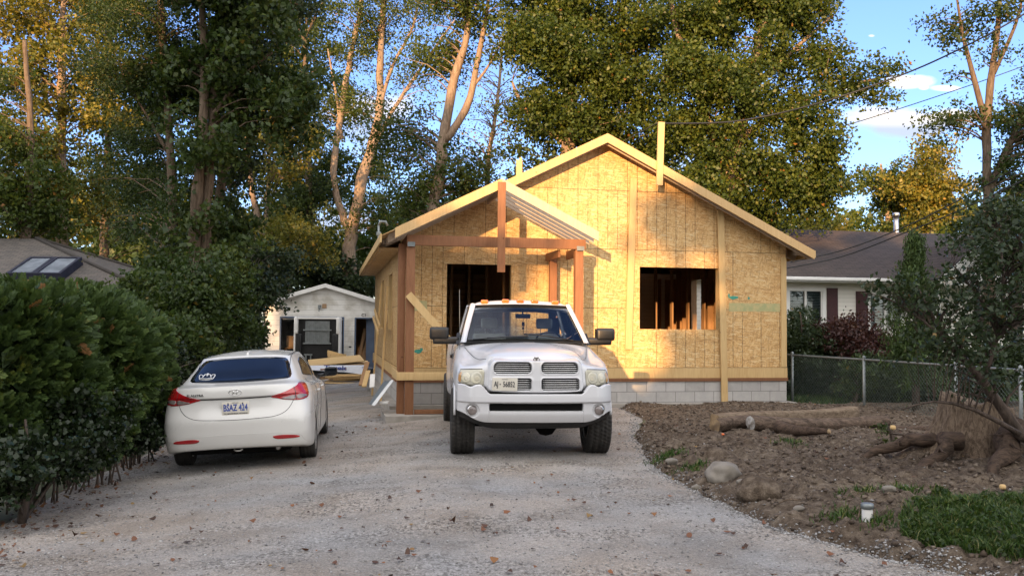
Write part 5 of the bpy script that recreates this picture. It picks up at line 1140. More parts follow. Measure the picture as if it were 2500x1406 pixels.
# upended pickup bed in the doorway
def gw(name, label, cat, fn, mat, loc, group=None, parent=None):
    mb = MB(); fn(mb); o = mb.build(name, mat, parent); 
    if parent is None: o.matrix_world = GM @ Matrix.Translation(loc); tag(o, label, cat, group)
    return o
bedt = thing('truck_bed', GM @ Vector((0, -.9, 0)), TH*.35, 'pale pickup bed stood on end in the garage doorway, black underside outwards', 'truck bed')
x0, x1 = gpx(728)*.975, gpx(838)*.975
mb = MB(); mb.box(x0, x0+.14, -.12, .55, 1.30, 1.93, bev=.05); mb.box(x0, x0+.06, -.1, .55, .05, 1.32, bev=.02); mb.box(x1-.14, x1, -.12, .55, 1.30, 1.93, bev=.05); mb.box(x1-.05, x1, -.1, .55, .05, 1.32, bev=.02); mb.box(x0+.1, x1-.1, .0, .5, 1.85, 1.925, bev=.02); mb.build('side_panel', M['white'], bedt)
mb = MB(); mb.box(x0+.06, x1-.05, .1, .2, .05, 1.85); mb.box(x0+.07, x0+.28, -.06, .1, .3, 1.3, bev=.04); mb.box(x1-.28, x1-.06, -.06, .1, .3, 1.3, bev=.04); mb.build('underside', M['black_plastic'], bedt)
mb = MB(); mb.box(x0+.40, x1-.40, .06, .098, .95, 1.78)
for k in range(12): mb.box(x0+.42+k*.075, x0+.45+k*.075, .045, .058, .96, 1.77)
mb.build('ribbed_floor', M['galv'], bedt)
mb = MB()
for z in (1.42, .92): mb.box(x0+.33, x1-.33, .0, .056, z, z+.05)
mb.box(x0+.42, x0+.47, .0, .05, .1, .5); mb.box(x0+.6, x0+.64, 0, .05, .1, .5); mb.box(x0+.38, x0+.68, .0, .04, .50, .55); mb.build('crossmember', M['galv'], bedt)
gw('storage_box', 'cardboard box with a white label inside the garage doorway', 'box', lambda m: (m.box(0, .38, 0, .3, 0, .45, bev=.01)), M['card'], (gpx(692), .6, .75))
gw('storage_box', 'dark red box inside the garage beside the cardboard box', 'box', lambda m: (m.box(0, .22, 0, .3, 0, .5, bev=.01)), M['red_box'], (gpx(712), .7, .80))
gw('workbench', 'low wooden bench inside the garage doorway under the boxes', 'bench', lambda m: (m.box(0, 1.0, 0, .6, .7, .745), m.box(.02, .1, .02, .1, 0, .7), m.box(.9, .98, .02, .1, 0, .7)), M['dark_stud'], (D1[0]+.1, .5, 0))
for i, (a, b) in enumerate(((0, .25), (.12, .42), (.22, .5))):
    gw('leaning_board', ('leftmost', 'middle', 'rightmost')[i]+' of three old boards leaning inside the small garage door', 'board', lambda m: m.board((a, 0, 0), (b, .5, 1.5-.15*i), .12, .03, up=(1, 0, 0)), M['dark_stud'], (D2[0]+.08, .35, 0), 'boards inside the small garage door')
# ------------------------------------------------------------------ building material in front of the garage
def onpx(px, py, Y): p = P(px, py, Y); return p
def bld(name, label, cat, mat, fn, group=None):
    mb = MB(); fn(mb); return tag(mb.build(name, mat, None), label, cat, group)
pz = zgf(-5, 27)
a = P(745, 905, 28); 
def sheet(p, mb, t=.018): mb.prism([tuple(q) for q in p], (0, 0, -t))
bld('plywood_sheet', 'pale plywood sheet lying tilted on top of the lumber pile by the garage', 'plywood sheet', M['pine'], lambda m: sheet([P(755, 893, 31.4), P(890, 880, 31.8), P(878, 866, 33.2), P(752, 878, 33.0)], m, .03))
bld('plywood_sheet', 'lower plywood sheet sticking out under the tilted one on the pile', 'plywood sheet', M['fascia'], lambda m: sheet([P(770, 897, 31.5), P(897, 886, 31.9), P(898, 880, 33), P(770, 888, 32.8)], m, .03))
w0 = P(765, 893, 31.2); w1 = P(897, 893, 31.2)
wrapo = bld('wrapped_panel', 'white house wrap panel with blue lettering standing in the lumber pile', 'wrapped panel', M['wrap'], lambda m: m.prism([tuple(P(750, 892, 31.2)), tuple(P(893, 891, 31.2)), tuple(P(884, 914, 31.1)), tuple(P(850, 909, 31.1)), tuple(P(752, 903, 31.1))], (0, .03, 0)))
tp_ = P(818, 897, 31.08); t_ = text(wrapo, 'lettering', 'Tyvek', .20, Matrix.Translation(tp_+Vector((0, -.01, -.01))) @ Matrix.Rotation(.03, 4, 'Y') @ Matrix.Rotation(PI/2, 4, 'X'), M['blue_ink'], .002, 1.55, .006)
t_ = text(wrapo, 'lettering', 'H', .07, Matrix.Translation(P(886, 897, 31.08)) @ Matrix.Rotation(PI/2, 4, 'X'), M['blue_ink'], .002, 1.5, .002)
mb = MB(); mb.prism([tuple(P(782, 900, 31.1)), tuple(P(846, 898, 31.1)), tuple(P(846, 901, 31.1)), tuple(P(782, 903, 31.1))], (0, -.012, 0)); mb.build('printed_stripe', M['cedar'], wrapo)
rr = random.Random(5)
for i in range(9):
    px = 765+rr.random()*55; zc = .08+.055*(i % 5); y0 = 30.9+rr.random()*.8; x_ = P(px, 800, y0).x; L_ = 1.0+rr.random()*.9; an = rr.uniform(-.25, .25); base = zgf(x_, y0)
    lab = ('lowest', 'second lowest', 'short', 'knotty', 'outer', 'inner', 'long', 'angled', 'topmost')[i]+' offcut plank in the pile before the garage'
    bld('plank', 'pine offcut plank in the lumber pile between the sedan and the garage', 'plank', M['pine' if i % 2 else 'fascia'], lambda m: m.board((x_, y0, base+zc), (x_+L_*math.cos(an), y0+L_*math.sin(an), base+zc+rr.uniform(-.02, .08)), .09, .038, up=(0, 1, 0)), 'offcut planks in the lumber pile')
for i, (a, b) in enumerate((((800, 858, 33.6), (838, 868, 33.4)), ((800, 864, 33.5), (845, 868, 33.4)), ((801, 869, 33.5), (835, 872, 33.3)))):
    bld('plank', ('top', 'middle', 'bottom')[i]+' plank of the small stack behind the plywood, before the upended truck bed', 'plank', M['pine'], lambda m: m.board(P(*a), P(*b), .10, .05, up=(0, 0, 1)), 'planks stacked behind the plywood')
bld('rubble_heap', 'low dark scrap heap beneath the lumber pile', 'scrap heap', M['dark_stud'], lambda m: [m.board((P(770+k*13, 800, 31.5).x, 31.3+.3*(k % 3), zgf(-5, 31)+.05+.05*(k % 3)), (P(770+k*13, 800, 31.5).x+.9, 31.6+.5*(k % 2), zgf(-5, 31)+.10), .12, .04, up=(0, 1, 0)) for k in range(8)])
# leaning timbers at the back corner of the house
for i, (a, b, m_, l) in enumerate((((881, 935, 20.4), (897, 884, 21), 'dark_stud', 'dark plank leaning on the back of the left side wall'), ((889, 938, 20.0), (899, 905, 20.6), 'pine', 'yellowish plank leaning low beside the dark plank at the side wall'), ((908, 940, 18.9), (910, 914, 19.2), 'white', 'white strip standing against the block foundation on the left side'))):
    hbM = MB(); A = P(*a); A.z = max(A.z-.05, zgf(A.x, A.y)-.05); hbM.board(A, P(*b), .10, .03, up=(1, 0, 0)); tag(hbM.build('plank', M[m_], None), l, 'plank')
pan = thing('metal_panel', P(905, 990, 16.3), 0, 'white edged aluminium sheet leaning on the house corner by the post', 'panel')
def pp(*q): return P(*q)-P(905, 990, 16.3)
mb = MB(); mb.prism([tuple(pp(907, 988, 16.1)), tuple(pp(914, 990, 16.0)), tuple(pp(957, 932, 16.7)), tuple(pp(951, 931, 16.8))], (.03, .02, .03)); mb.build('rim', M['white_board'], pan)
mb = MB(); mb.prism([tuple(pp(900, 986, 16.25)), tuple(pp(907, 988, 16.15)), tuple(pp(951, 930, 16.85)), tuple(pp(934, 934, 17.1))], (.02, .02, .02)); mb.build('sheet', M['galv'], pan)
mb = MB(); mb.box(-.02, .14, -.04, .06, -.03, .02, Matrix.Translation(pp(930, 982, 16.3)), .01); mb.build('paper', M['white'], pan)
# ------------------------------------------------------------------ neighbour on the right
NB = Vector((4.0, 25.0, 0)); NM = Matrix.Translation(NB) @ Matrix.Rotation(TH, 4, 'Z'); NI = NM.inverted()
nb = thing('neighbour_house', NB, TH, 'low cream sided bungalow with brown shingle roof behind the fence', 'house')
def nl(px, py, off=0.0):
    """point on the neighbour's front wall plane (local)"""
    d = NI.to_3x3() @ ray(px, py); o = NI @ EYE; t = (off-o.y)/d.y; return o+d*t
e = nl(2100, 683, -.5); zE = e.z; r_ = nl(2100, 565, 3.9); zR_ = r_.z
wx0, wx1 = -4.0, nl(2700, 700).x
wl = [(nl(1925, 710), nl(2008, 790)), (nl(2122, 722), nl(2200, 800)), (nl(2320, 760), nl(2322, 770))]
us = sorted([wx0, wx1]+[q.x for w in wl[:2] for q in w]); z0_, z1_ = wl[0][1].z, wl[0][0].z
zb2, zt2 = wl[1][1].z, wl[1][0].z; zz = sorted([-.05, zb2, z0_, zt2, z1_, zE+.02]) if abs(z0_-zb2) > .01 else sorted([-.05, z0_, zt2, z1_, zE+.02])
wall('front_wall', us, zz, lambda u, z: (us[1] < u < us[2] and z0_ < z < z1_) or (us[3] < u < us[4] and zb2 < z < zt2), 0, 0, .1, M['siding2'], None, nb)
mb = MB(); mb.box(wx0, wx0+.1, .101, 7.5, -.05, zE); mb.build('side_wall', M['siding2'], nb)
# gable end wall facing left
mb = MB(); mb.prism([(wx0, 0.1, zE), (wx0, 7.7, zE), (wx0, 3.9, zR_-.1)], (.1, 0, 0)); mb.build('gable_wall', M['siding2'], nb)
def roofY(name, x0, x1, v0, z0, v1, z1, t, mat, parent):
    bm = bmesh.new(); uv = bm.loops.layers.uv.new('UVMap'); L = math.hypot(v1-v0, z1-z0); P_ = [(x0, v0, z0), (x1, v0, z0), (x1, v1, z1), (x0, v1, z1)]
    top = [bm.verts.new(p) for p in P_]; bot = [bm.verts.new((p[0], p[1], p[2]-t)) for p in P_]; f = bm.faces.new(top)
    for lp, q in zip(f.loops, [(0, 0), (x1-x0, 0), (x1-x0, L), (0, L)]): lp[uv].uv = q
    bm.faces.new(bot[::-1])
    for i in range(4): bm.faces.new((top[(i+1) % 4], top[i], bot[i], bot[(i+1) % 4]))
    bmesh.ops.recalc_face_normals(bm, faces=bm.faces); me = bpy.data.meshes.new(name); bm.to_mesh(me); bm.free(); return link(name, me, mat, parent)
roofY('roof', wx0-.3, wx1+.3, -.5, zE+.06, 3.9, zR_, .05, M['shingle_brown'], nb); roofY('roof', wx0-.3, wx1+.3, 3.9, zR_, 8.2, zE, .05, M['shingle_brown'], nb)
mb = MB(); mb.box(wx0-.3, wx1+.3, -.58, -.50, zE-.045, zE+.05, bev=.015); mb.build('gutter', M['white'], nb); mb = MB(); mb.box(wx0-.3, wx1+.3, -.5, -.001, zE-.08, zE-.05); mb.build('soffit', M['white'], nb)
def nwin(a, b, blind):
    f = MB(); x0, x1, zz0, zz1 = a.x, b.x, b.z, a.z; w = .07
    f.box(x0-.09, x0, -.03, -.001, zz0-.09, zz1+.09); f.box(x1, x1+.09, -.03, -.001, zz0-.09, zz1+.09); f.box(x0, x1, -.03, -.001, zz1, zz1+.09); f.box(x0, x1, -.03, -.001, zz0-.09, zz0)
    f.box(x0, x0+.04, -.01, .03, zz0, zz1); f.box(x1-.04, x1, -.01, .03, zz0, zz1); f.box((x0+x1)/2-.03, (x0+x1)/2+.03, -.012, .03, zz0, zz1); fo_ = f.build('window', M['white'], nb)
    g_ = MB(); g_.box(x0+.04, x1-.04, .035, .04, zz0, zz1); g_.build('pane', M['clear_glass'], fo_)
    s_ = MB(); k = 0; z = zz1-.03
    while z > zz0: s_.board((x0+.04, .065, z), (x1-.04, .065, z), .028, .004, up=(0, .5, 1)); z -= .045
    s_.build('blind', M['white' if blind else 'galv'], fo_); d_ = MB(); d_.box(x0, x1, .09, .095, zz0, zz1); d_.build('dark_room', M['dark' if not blind else 'dash'], fo_)
nwin(*wl[0], False); nwin(*wl[1], True)
for (px0, px1, py0) in ((2018, 2044, 703), (2089, 2117, 711), (2378, 2404, 722)):
    a = nl(px0, py0); b = nl(px1, py0); mb = MB(); mb.box(a.x, b.x, -.035, -.001, zb2-.25, a.z); 
    for k in range(14): z = zb2-.15+k*.085; mb.box(a.x+.05, b.x-.05, -.045, -.036, z, z+.05) if z < a.z-.1 else None
    mb.build('shutter', M['shutter'], nb)
# porch gable on the right
g0 = nl(2285, 690, -1.6); g1 = nl(2500, 690, -1.6); gp = nl(2385, 598, -1.6); zg0 = g0.z-.02; uc = (g0.x+g1.x)/2; hw_ = (g1.x-g0.x)/2; zpk = gp.z+.12
mb = MB(); mb.prism([(g0.x, -1.6, zg0), (g1.x, -1.6, zg0), (uc, -1.6, zpk-.12)], (0, .08, 0)); mb.build('porch_gable', M['white'], nb)
roofslab(g0.x-.15, zg0+.04, uc, zpk, -1.75, 1.8, .05, 'porch_roof', M['shingle_brown'], nb); roofslab(uc, zpk, g1.x+.15, zg0+.04, -1.75, 1.8, .05, 'porch_roof', M['shingle_brown'], nb)
for (a_, za, b_, zb_) in ((g0.x-.15, zg0+.0, uc-.001, zpk-.04), (uc+.001, zpk-.04, g1.x+.15, zg0+.0)):
    mb = MB(); mb.prism([(a_, -1.76, za+.02), (b_, -1.76, zb_+.02), (b_, -1.76, zb_-.13), (a_, -1.76, za-.13)], (0, -.03, 0)); mb.build('barge_board', M['white'], nb)
mb = MB(); mb.box(g0.x, g1.x, -1.6, -.101, zg0-.03, zg0-.001); mb.build('porch_ceiling', M['white'], nb)
for u in (g0.x+.05, g1.x-.15): mb = MB(); mb.box(u, u+.1, -1.58, -1.48, 0, zg0-.035); mb.build('porch_column', M['white'], nb)
q = nl(2355, 722, -.1); mb = MB(); mb.box(q.x-.07, q.x+.07, -.16, -.04, q.z-.14, q.z+.10, bev=.03); mb.tube([(q.x, -.1, q.z+.1), (q.x, -.02, q.z+.2), (q.x, 0, q.z+.1)], .015); mb.build('wall_lantern', M['black_plastic'], nb)
a = nl(2188, 568, 4.2); 
vz = nl(2188, 520, 4.2).z
mb = MB(); mb.tube([(a.x, 4.2, a.z-.8), (a.x, 4.2, vz-.1)], .085, 16); mb.tube([(a.x, 4.2, vz-.14), (a.x, 4.2, vz)], .115, 16); mb.build('flue_pipe', M['steel_pipe'], nb)
# ------------------------------------------------------------------ neighbour on the left: hip roof with roof window
LBx = P(-260, 795, 30).x; LH = Vector((LBx, 30, -.35)); lh = thing('neighbour_house', LH, 0, 'left neighbour house with grey shingled hip roof and twin skylight above the hedge', 'house')
def ll(px, py, Y): return P(px, py, Y)-LH
E0 = ll(-260, 728, 30); ap = ll(88, 583, 35.5); er = ll(400, 728, 30); zEv = er.z
ridge_l = Vector((-1.0, ap.y, ap.z)); bR = Vector((er.x, 41-30, zEv)); fl0 = Vector((-1.0, 0, zEv))
def hip(name, pts, mat):
    bm = bmesh.new(); uv = bm.loops.layers.uv.new('UVMap'); P_ = [Vector(p) for p in pts]; ex = (P_[1]-P_[0]).normalized(); nrm = ex.cross(P_[2]-P_[0]).normalized(); ey = nrm.cross(ex)
    f = bm.faces.new([bm.verts.new(p) for p in P_])
    for lp, p in zip(f.loops, P_): lp[uv].uv = ((p-P_[0]).dot(ex), (p-P_[0]).dot(ey))
    r = bmesh.ops.extrude_face_region(bm, geom=[f]); bmesh.ops.translate(bm, vec=(0, 0, -.06), verts=[v for v in r['geom'] if isinstance(v, bmesh.types.BMVert)]); bmesh.ops.recalc_face_normals(bm, faces=bm.faces)
    me = bpy.data.meshes.new(name); bm.to_mesh(me); bm.free(); return link(name, me, mat, lh)
hip('roof', [fl0, er, ap, ridge_l], M['shingle_grey']); hip('roof', [er, bR, ap], M['shingle_grey'])
mb = MB(); mb.tube([er+Vector((0, 0, .03)), ap+Vector((0, 0, .03))], .07, 6); mb.build('hip_cap', M['shingle_grey'], lh); mb = MB(); mb.tube([bR+Vector((0, 0, .03)), ap+Vector((0, 0, .03))], .07, 6); mb.build('hip_cap', M['shingle_grey'], lh)
mb = MB(); mb.box(-1, er.x-.4, .4, .5, 0, zEv-.07); mb.build('front_wall', M['siding2'], lh); mb = MB(); mb.box(er.x-.5, er.x-.4, .5, 10.8, 0, zEv-.07); mb.build('side_wall', M['siding2'], lh)
mb = MB(); mb.box(-1, er.x+.03, -.08, -.01, zEv-.10, zEv+.01, bev=.01); mb.build('gutter', M['galv'], lh)
# roof window, lying on the front slope
nrm = (er-fl0).cross(ap-fl0).normalized(); exx = Vector((1, 0, 0)); eyy = nrm.cross(exx)
def onroof(px, py, h=0):
    d = ray(px, py); o = EYE-LH; t = (fl0-o).dot(nrm)/d.dot(nrm); return o+d*t+nrm*h
A1, B1 = onroof(15, 686), onroof(150, 688); T1 = onroof(30, 645); x0, x1 = (A1-fl0).dot(exx), (B1-fl0).dot(exx); y0, y1 = (A1-fl0).dot(eyy), (T1-fl0).dot(eyy)
RMx = Matrix(((exx.x, eyy.x, nrm.x, fl0.x), (exx.y, eyy.y, nrm.y, fl0.y), (exx.z, eyy.z, nrm.z, fl0.z), (0, 0, 0, 1)))
x0 += .05; wd_ = (x1-x0)/2; mb = MB()
for k in range(2):
    a = x0+k*wd_; mb.box(a, a+.10, y0, y1, -.02, .30, RMx); mb.box(a+wd_-.11, a+wd_-.005, y0, y1, -.02, .30, RMx); mb.box(a+.1, a+wd_-.11, y0, y0+.08, -.02, .30, RMx); mb.box(a+.1, a+wd_-.11, y1-.08, y1, -.02, .30, RMx)
sk = mb.build('skylight', M['skylight_frame'], lh)
for k in range(2): mb = MB(); a = x0+k*wd_; mb.box(a+.1, a+wd_-.11, y0+.08, y1-.08, .22, .26, RMx); mb.build('pane', M['skylight_glass'], sk)
# ------------------------------------------------------------------ chain link fence
fA, fB, fC = P(1905, 992, 19.6), P(2110, 1008, 17.3), P(2560, 1030, 13.2)
fn = thing('chain_link_fence', (fA.x, fA.y, .1), 0, 'grey chain link fence with top rail running to the right from the house corner', 'fence')
base = Vector((fA.x, fA.y, .1)); FH = 1.0
pts = [Vector((fA.x, fA.y, .1)), Vector((fB.x, fB.y, .08)), Vector((fC.x, fC.y, .06))]; L01 = (pts[1]-pts[0]).length; L12 = (pts[2]-pts[1]).length
def fpt(s): return (pts[0].lerp(pts[1], s/L01) if s < L01 else pts[1].lerp(pts[2], min((s-L01)/L12, 1.0)))-base
LT = L01+L12
mb = MB(); mb.tube([fpt(s)+Vector((0, 0, FH)) for s in np.linspace(0, LT, 30)], .02, 8); mb.build('top_rail', M['galv'], fn)
for s in (.40, L01, L01+2.4, LT-.5):
    mb = MB(); p = fpt(s); mb.tube([p+Vector((0, 0, -.3)), p+Vector((0, 0, FH+.03))], .028, 8); mb.lathe([(.032, 0), (.03, .03), (.0001, .05)], Matrix.Translation(p+Vector((0, 0, FH+.03))) @ Matrix.Rotation(-PI/2, 4, 'Y'), 10); mb.build('post', M['galv'], fn)
V, Fc = [], []
def wire(p, q, r=.0022):
    d = (q-p).normalized(); n = d.orthogonal().normalized(); b = d.cross(n); k = len(V)
    for c in (p, q):
        for a in range(3): V.append(c+(n*math.cos(a*2.094)+b*math.sin(a*2.094))*r)
    for a in range(3): Fc.append((k+a, k+(a+1) % 3, k+3+(a+1) % 3, k+3+a))
st = .075
for sg in (1, -1):
    s = -FH
    while s < LT:
        a, b = (s, 0.0), (s+FH, FH)
        if sg < 0: a, b = (s+FH, 0.0), (s, FH)
        n = 4; prev = None
        for k in range(n+1):
            ss = a[0]+(b[0]-a[0])*k/n; zz_ = FH*k/n
            if 0 <= ss <= LT:
                q = fpt(ss)+Vector((0, 0, zz_+.01))
                if prev is not None: wire(prev, q)
                prev = q
            else: prev = None
        s += st
link('mesh_wire', npmesh('mesh_wire', V, Fc), M['wire'], fn)
# ------------------------------------------------------------------ logs, stump, stones, pipe
def log(label, a, b, r0, r1, mat, name='log', seed=0, square=False, endmat=None):
    rng = np.random.default_rng(seed); a = Vector(a); b = Vector(b); n = 26; ns = 20; d = (b-a); L = d.length; d.normalize(); sdn = d.cross(Vector((0, 0, 1))).normalized(); up = sdn.cross(d); V = []; Fc = []
    o = a.copy(); k1 = rng.random(2)*50
    for i in range(n+1):
        t = i/n; th = np.linspace(0, 2*PI, ns, endpoint=False); r = r0+(r1-r0)*t
        if square: sq = 1/np.maximum(np.abs(np.cos(th)), np.abs(np.sin(th))); rr = r*np.minimum(sq, 1.28)
        else: rr = np.full(ns, r)
        rr = rr*(1+.16*fbm(np.cos(th)*1.6+k1[0], np.sin(th)*1.6+t*2.2+k1[1], 4, seed)+.05*fbm(th*6, np.full(ns, t*7+k1[0]), 3, seed+4))
        c = a+d*(L*t)+up*(.02*math.sin(t*5+seed)); 
        for q in range(ns): V.append(c+sdn*(rr[q]*math.cos(th[q]))+up*(rr[q]*math.sin(th[q]))-o)
    for i in range(n):
        for q in range(ns): Fc.append((i*ns+q, i*ns+(q+1) % ns, (i+1)*ns+(q+1) % ns, (i+1)*ns+q))
    V.append(a-d*.02-o); V.append(b+d*.03-o); m0 = len(V)-2
    caps = [(m0, (q+1) % ns, q, q) for q in range(ns)]+[(m0+1, n*ns+q, n*ns+(q+1) % ns, n*ns+(q+1) % ns) for q in range(ns)]
    bm = bmesh.new(); vs = [bm.verts.new(v) for v in V]
    for f in Fc: bm.faces.new([vs[k] for k in f]).smooth = True
    for f in caps: fc = bm.faces.new([vs[f[0]], vs[f[1]], vs[f[2]]]); fc.material_index = 1
    bmesh.ops.recalc_face_normals(bm, faces=bm.faces); me = bpy.data.meshes.new(name); bm.to_mesh(me); bm.free(); ob = link(name, me, [M[mat], M[endmat or 'cut_wood']], None, o); return tag(ob, label, 'log')
def gp(px, py, dz=0.0):
    p = G(px, py, .12); z = zdf(p.x, p.y); p = G(px, py, z+.02); return Vector((p.x, p.y, zdf(p.x, p.y)+dz))
log('long squared old beam lying at the back of the soil, nearest the house', gp(1745, 1032, .09), gp(2085, 1012, .12), .095, .11, 'log_pale', seed=1, square=True)
log('weathered log with a dark broken left end lying in front of the squared beam', gp(1745, 1050, .09), gp(1900, 1036, .08), .10, .09, 'log_wood', seed=12)
log('long dark log with a white painted end, lying across the soil', gp(1832, 1052, .10), gp(2165, 1032, .10), .105, .085, 'log_wood', seed=2, endmat='white_daub')
log('short split log with a pointed right end, nearest the driveway', gp(1900, 1058, .09), gp(2025, 1078, .08), .095, .035, 'log_dark', seed=3)
log('thin buried log half sunk in the soil by the stump', gp(2180, 1040, .02), gp(2300, 1060, .02), .06, .05, 'log_wood', seed=4)
# stump
def stump():
    c = gp(2385, 1110); c.z -= .05; root = thing('tree_stump', c, 0, 'big upturned grey brown tree stump with flaring roots beside the fence', 'tree stump')
    ns, nr = 96, 30; V = []; rngs = np.random.default_rng(4); th = np.linspace(0, 2*PI, ns, endpoint=False); sc = .66
    lobes = sum(a*np.maximum(np.cos((th-p)), 0)**k for a, p, k in ((1.35, PI*.98, 14), (.9, -1.9, 18), (.8, -.9, 20), (.7, .3, 12), (.8, 2.2, 10), (.5, -2.6, 20)))
    for j in range(nr+1):
        t = j/nr; z = 1.0*sc*1.0*t; fl = (1-t)**2.4; r = .58*sc*(1+.22*(1-t))+lobes*fl*.55*sc; r = r*(1+.10*fbm(np.cos(th)*3+9, np.sin(th)*3+t*1.3, 5, 3, .6)+.07*np.abs(fbm(th*9/PI, np.full(ns, t*1.2), 3, 8)))
        top = z+(.10*fbm(np.cos(th)*2, np.sin(th)*2, 3, 5)+.06*np.cos(th-2.6))*t
        V.append(np.stack([r*np.cos(th), r*np.sin(th)*.8, top-.12*lobes*(1-t)*.3], 1))
    for s in (.8, .55, .3, .05): V.append(np.stack([V[nr][:, 0]*s, V[nr][:, 1]*s, V[nr][:, 2]*0+V[nr][:, 2].mean()*(1-s)+V[nr][:, 2]*s-.10*(1-s)+.03*fbm(th*3, th*0+s*9, 3, 2)], 1))
    V = np.concatenate(V); n = nr+4; i = np.arange(ns); j = (i+1) % ns; Fc = np.concatenate([np.stack([k*ns+i, k*ns+j, (k+1)*ns+j, (k+1)*ns+i], 1) for k in range(n)])
    link('stump_wood', npmesh('stump_wood', V, Fc, True), M['pale_old_wood'], root)
    for k, (a, b, r) in enumerate((((.2, -.5, .35), (-.35, -1.05, .05), .13), ((-.40, -.35, .25), (-1.0, -.75, -.02), .10), ((.45, -.45, .3), (.75, -1.2, .0), .12), ((-.5, -.1, .22), (-1.25, .05, .02), .09))):
        A, B_ = Vector(a), Vector(b); tw_ = [(A.lerp(B_, .5), A.lerp(B_, .8)+Vector((.18, -.1, .12)), .02), (A.lerp(B_, .35), A.lerp(B_, .6)+Vector((-.2, -.05, .2)), .016)]; trunk_build('root', [([A, A.lerp(B_, .3)+Vector((0, 0, .06)), A.lerp(B_, .6)+Vector((.06, .03, .02)), B_, B_+Vector((-.08, -.08, -.12))], [r, r*.9, r*.7, r*.5, r*.3])], M['log_dark'], root, 12, rngs, tw_, .13)
stump()
def rock(label, c, s, seed, mat='stone', name='boulder', sub=4):
    bm = bmesh.new(); bmesh.ops.create_icosphere(bm, subdivisions=sub, radius=1); 
    for v in bm.verts:
        n = mnoise.fractal(v.co*1.1+Vector((seed*7.3, 0, 0)), 1.0, 2.0, 4); v.co = v.co*(1+.22*n); v.co.x *= s[0]; v.co.y *= s[1]; v.co.z *= s[2]
    for f in bm.faces: f.smooth = True
    me = bpy.data.meshes.new(name); bm.to_mesh(me); bm.free(); return tag(link(name, me, M[mat], None, c), label, 'boulder' if name == 'boulder' else 'stone')
rock('large pale rounded boulder at the edge of the gravel', gp(1765, 1208, .05), (.185, .16, .155), 2); rock('dirt covered boulder just right of the pale boulder', gp(1850, 1222, .03), (.21, .18, .15), 5, 'soil')
for i, (x, y, s, l) in enumerate(((1700, 1215, .05, 'small stone left of the pale boulder'), (1640, 1170, .07, 'small tan stone at the gravel edge, upper left of the boulder'), (1950, 1205, .05, 'small pale stone in the soil between boulder and pipe'), (2170, 1215, .06, 'flat pale stone in the soil right of the plastic pipe'), (1810, 1232, .05, 'small stone in front of the two boulders'))): rock(l, gp(x, y, .01), (s, s*.8, s*.6), i+9, 'stone', 'stone', 3)
pc = gp(2117, 1243, .04); pz_ = thing('drain_pipe', pc, 0, 'short white plastic pipe stub with grey cap sticking out of the soil', 'pipe')
mb = MB(); mb.lathe([(.042, -.05), (.042, .075)], Matrix.Rotation(-PI/2, 4, 'Y'), 24); mb.build('pipe', M['white'], pz_); mb = MB(); mb.lathe([(.043, .068), (.050, .07), (.050, .105), (.045, .112), (.0001, .112)], Matrix.Rotation(-PI/2, 4, 'Y'), 24); mb.build('cap', M['galv'], pz_)
for i, (a, b, l) in enumerate((((1890, 1222), (1955, 1270), 'dry twig lying in the soil behind the dirt covered boulder'), ((1830, 1160), (1862, 1158), 'pale bone coloured stick in the middle of the soil'), ((2095, 1258), (2106, 1230), 'short dry stick leaning by the plastic pipe'), ((2200, 1245), (2215, 1225), 'curved dry stick right of the plastic pipe'))):
    mb = MB(); A, B_ = gp(*a, .02), gp(*b, .06); mb.tube([A, A.lerp(B_, .5)+Vector((0, 0, .03)), B_], [.006, .008, .004], 6); tag(mb.build('stick', M['pale_old_wood']), l, 'stick')
# ------------------------------------------------------------------ loose material: pebbles, clods, litter, grass
def scatter(name, n, region, zf, mat, smin, smax, seed, kind='oct', flat=.7, label=None, cat=None, pw=2.0):
    rng = np.random.default_rng(seed); P0 = region(rng, n); n = len(P0); Z = zf(P0[:, 0], P0[:, 1]); s = smin+(smax-smin)*rng.random(n)**pw
    if kind == 'oct':
        base = np.array([(1, 0, 0), (0, 1, 0), (-1, 0, 0), (0, -1, 0), (0, 0, 1), (0, 0, -1)], float); fc = np.array([(0, 1, 4), (1, 2, 4), (2, 3, 4), (3, 0, 4), (1, 0, 5), (2, 1, 5), (3, 2, 5), (0, 3, 5)])
    V = (base[None]*(.6+.8*rng.random((n, 6, 1)))+rng.normal(size=(n, 6, 3))*.22)*s[:, None, None]; Q = np.linalg.qr(rng.normal(size=(n, 3, 3)))[0]; V = np.einsum('nij,nkj->nki', Q, V); V[..., 2] *= flat; a = rng.random(n)*6.28; c, sn = np.cos(a)[:, None], np.sin(a)[:, None]
    X = V[..., 0]*c-V[..., 1]*sn; Y = V[..., 0]*sn+V[..., 1]*c; V = np.stack([X+P0[:, :1], Y+P0[:, 1:2], V[..., 2]+Z[:, None]+s[:, None]*.25], -1)
    Fc = (fc[None]+np.arange(n)[:, None, None]*6).reshape(-1, 3); o = link(name, npmesh(name, V.reshape(-1, 3), Fc, False, np.repeat(rng.random(n), 6)), mat); return tag(o, label, cat, kind='stuff')
def inview(P0, m=60):
    """keep points the photo could show"""
    Xc = P0[:, 0]/np.maximum(P0[:, 1], .1)*F; return (np.abs(Xc) < 1250+m) & (P0[:, 1] > 3.6)
def reg_drive(rng, n):
    y = 3.9+13*rng.random(n)**1.7; x = (rng.random(n)*2-1)*y*.6; P0 = np.stack([x, y], 1); return P0[inpoly(x, y, drive_poly) & inview(P0)]
scatter('gravel_stones', 42000, reg_drive, lambda x, y: zdrive(x, y), M['pebble'], .003, .013, 1, label='loose grey limestone chips on the driveway', cat='gravel', pw=3.0)
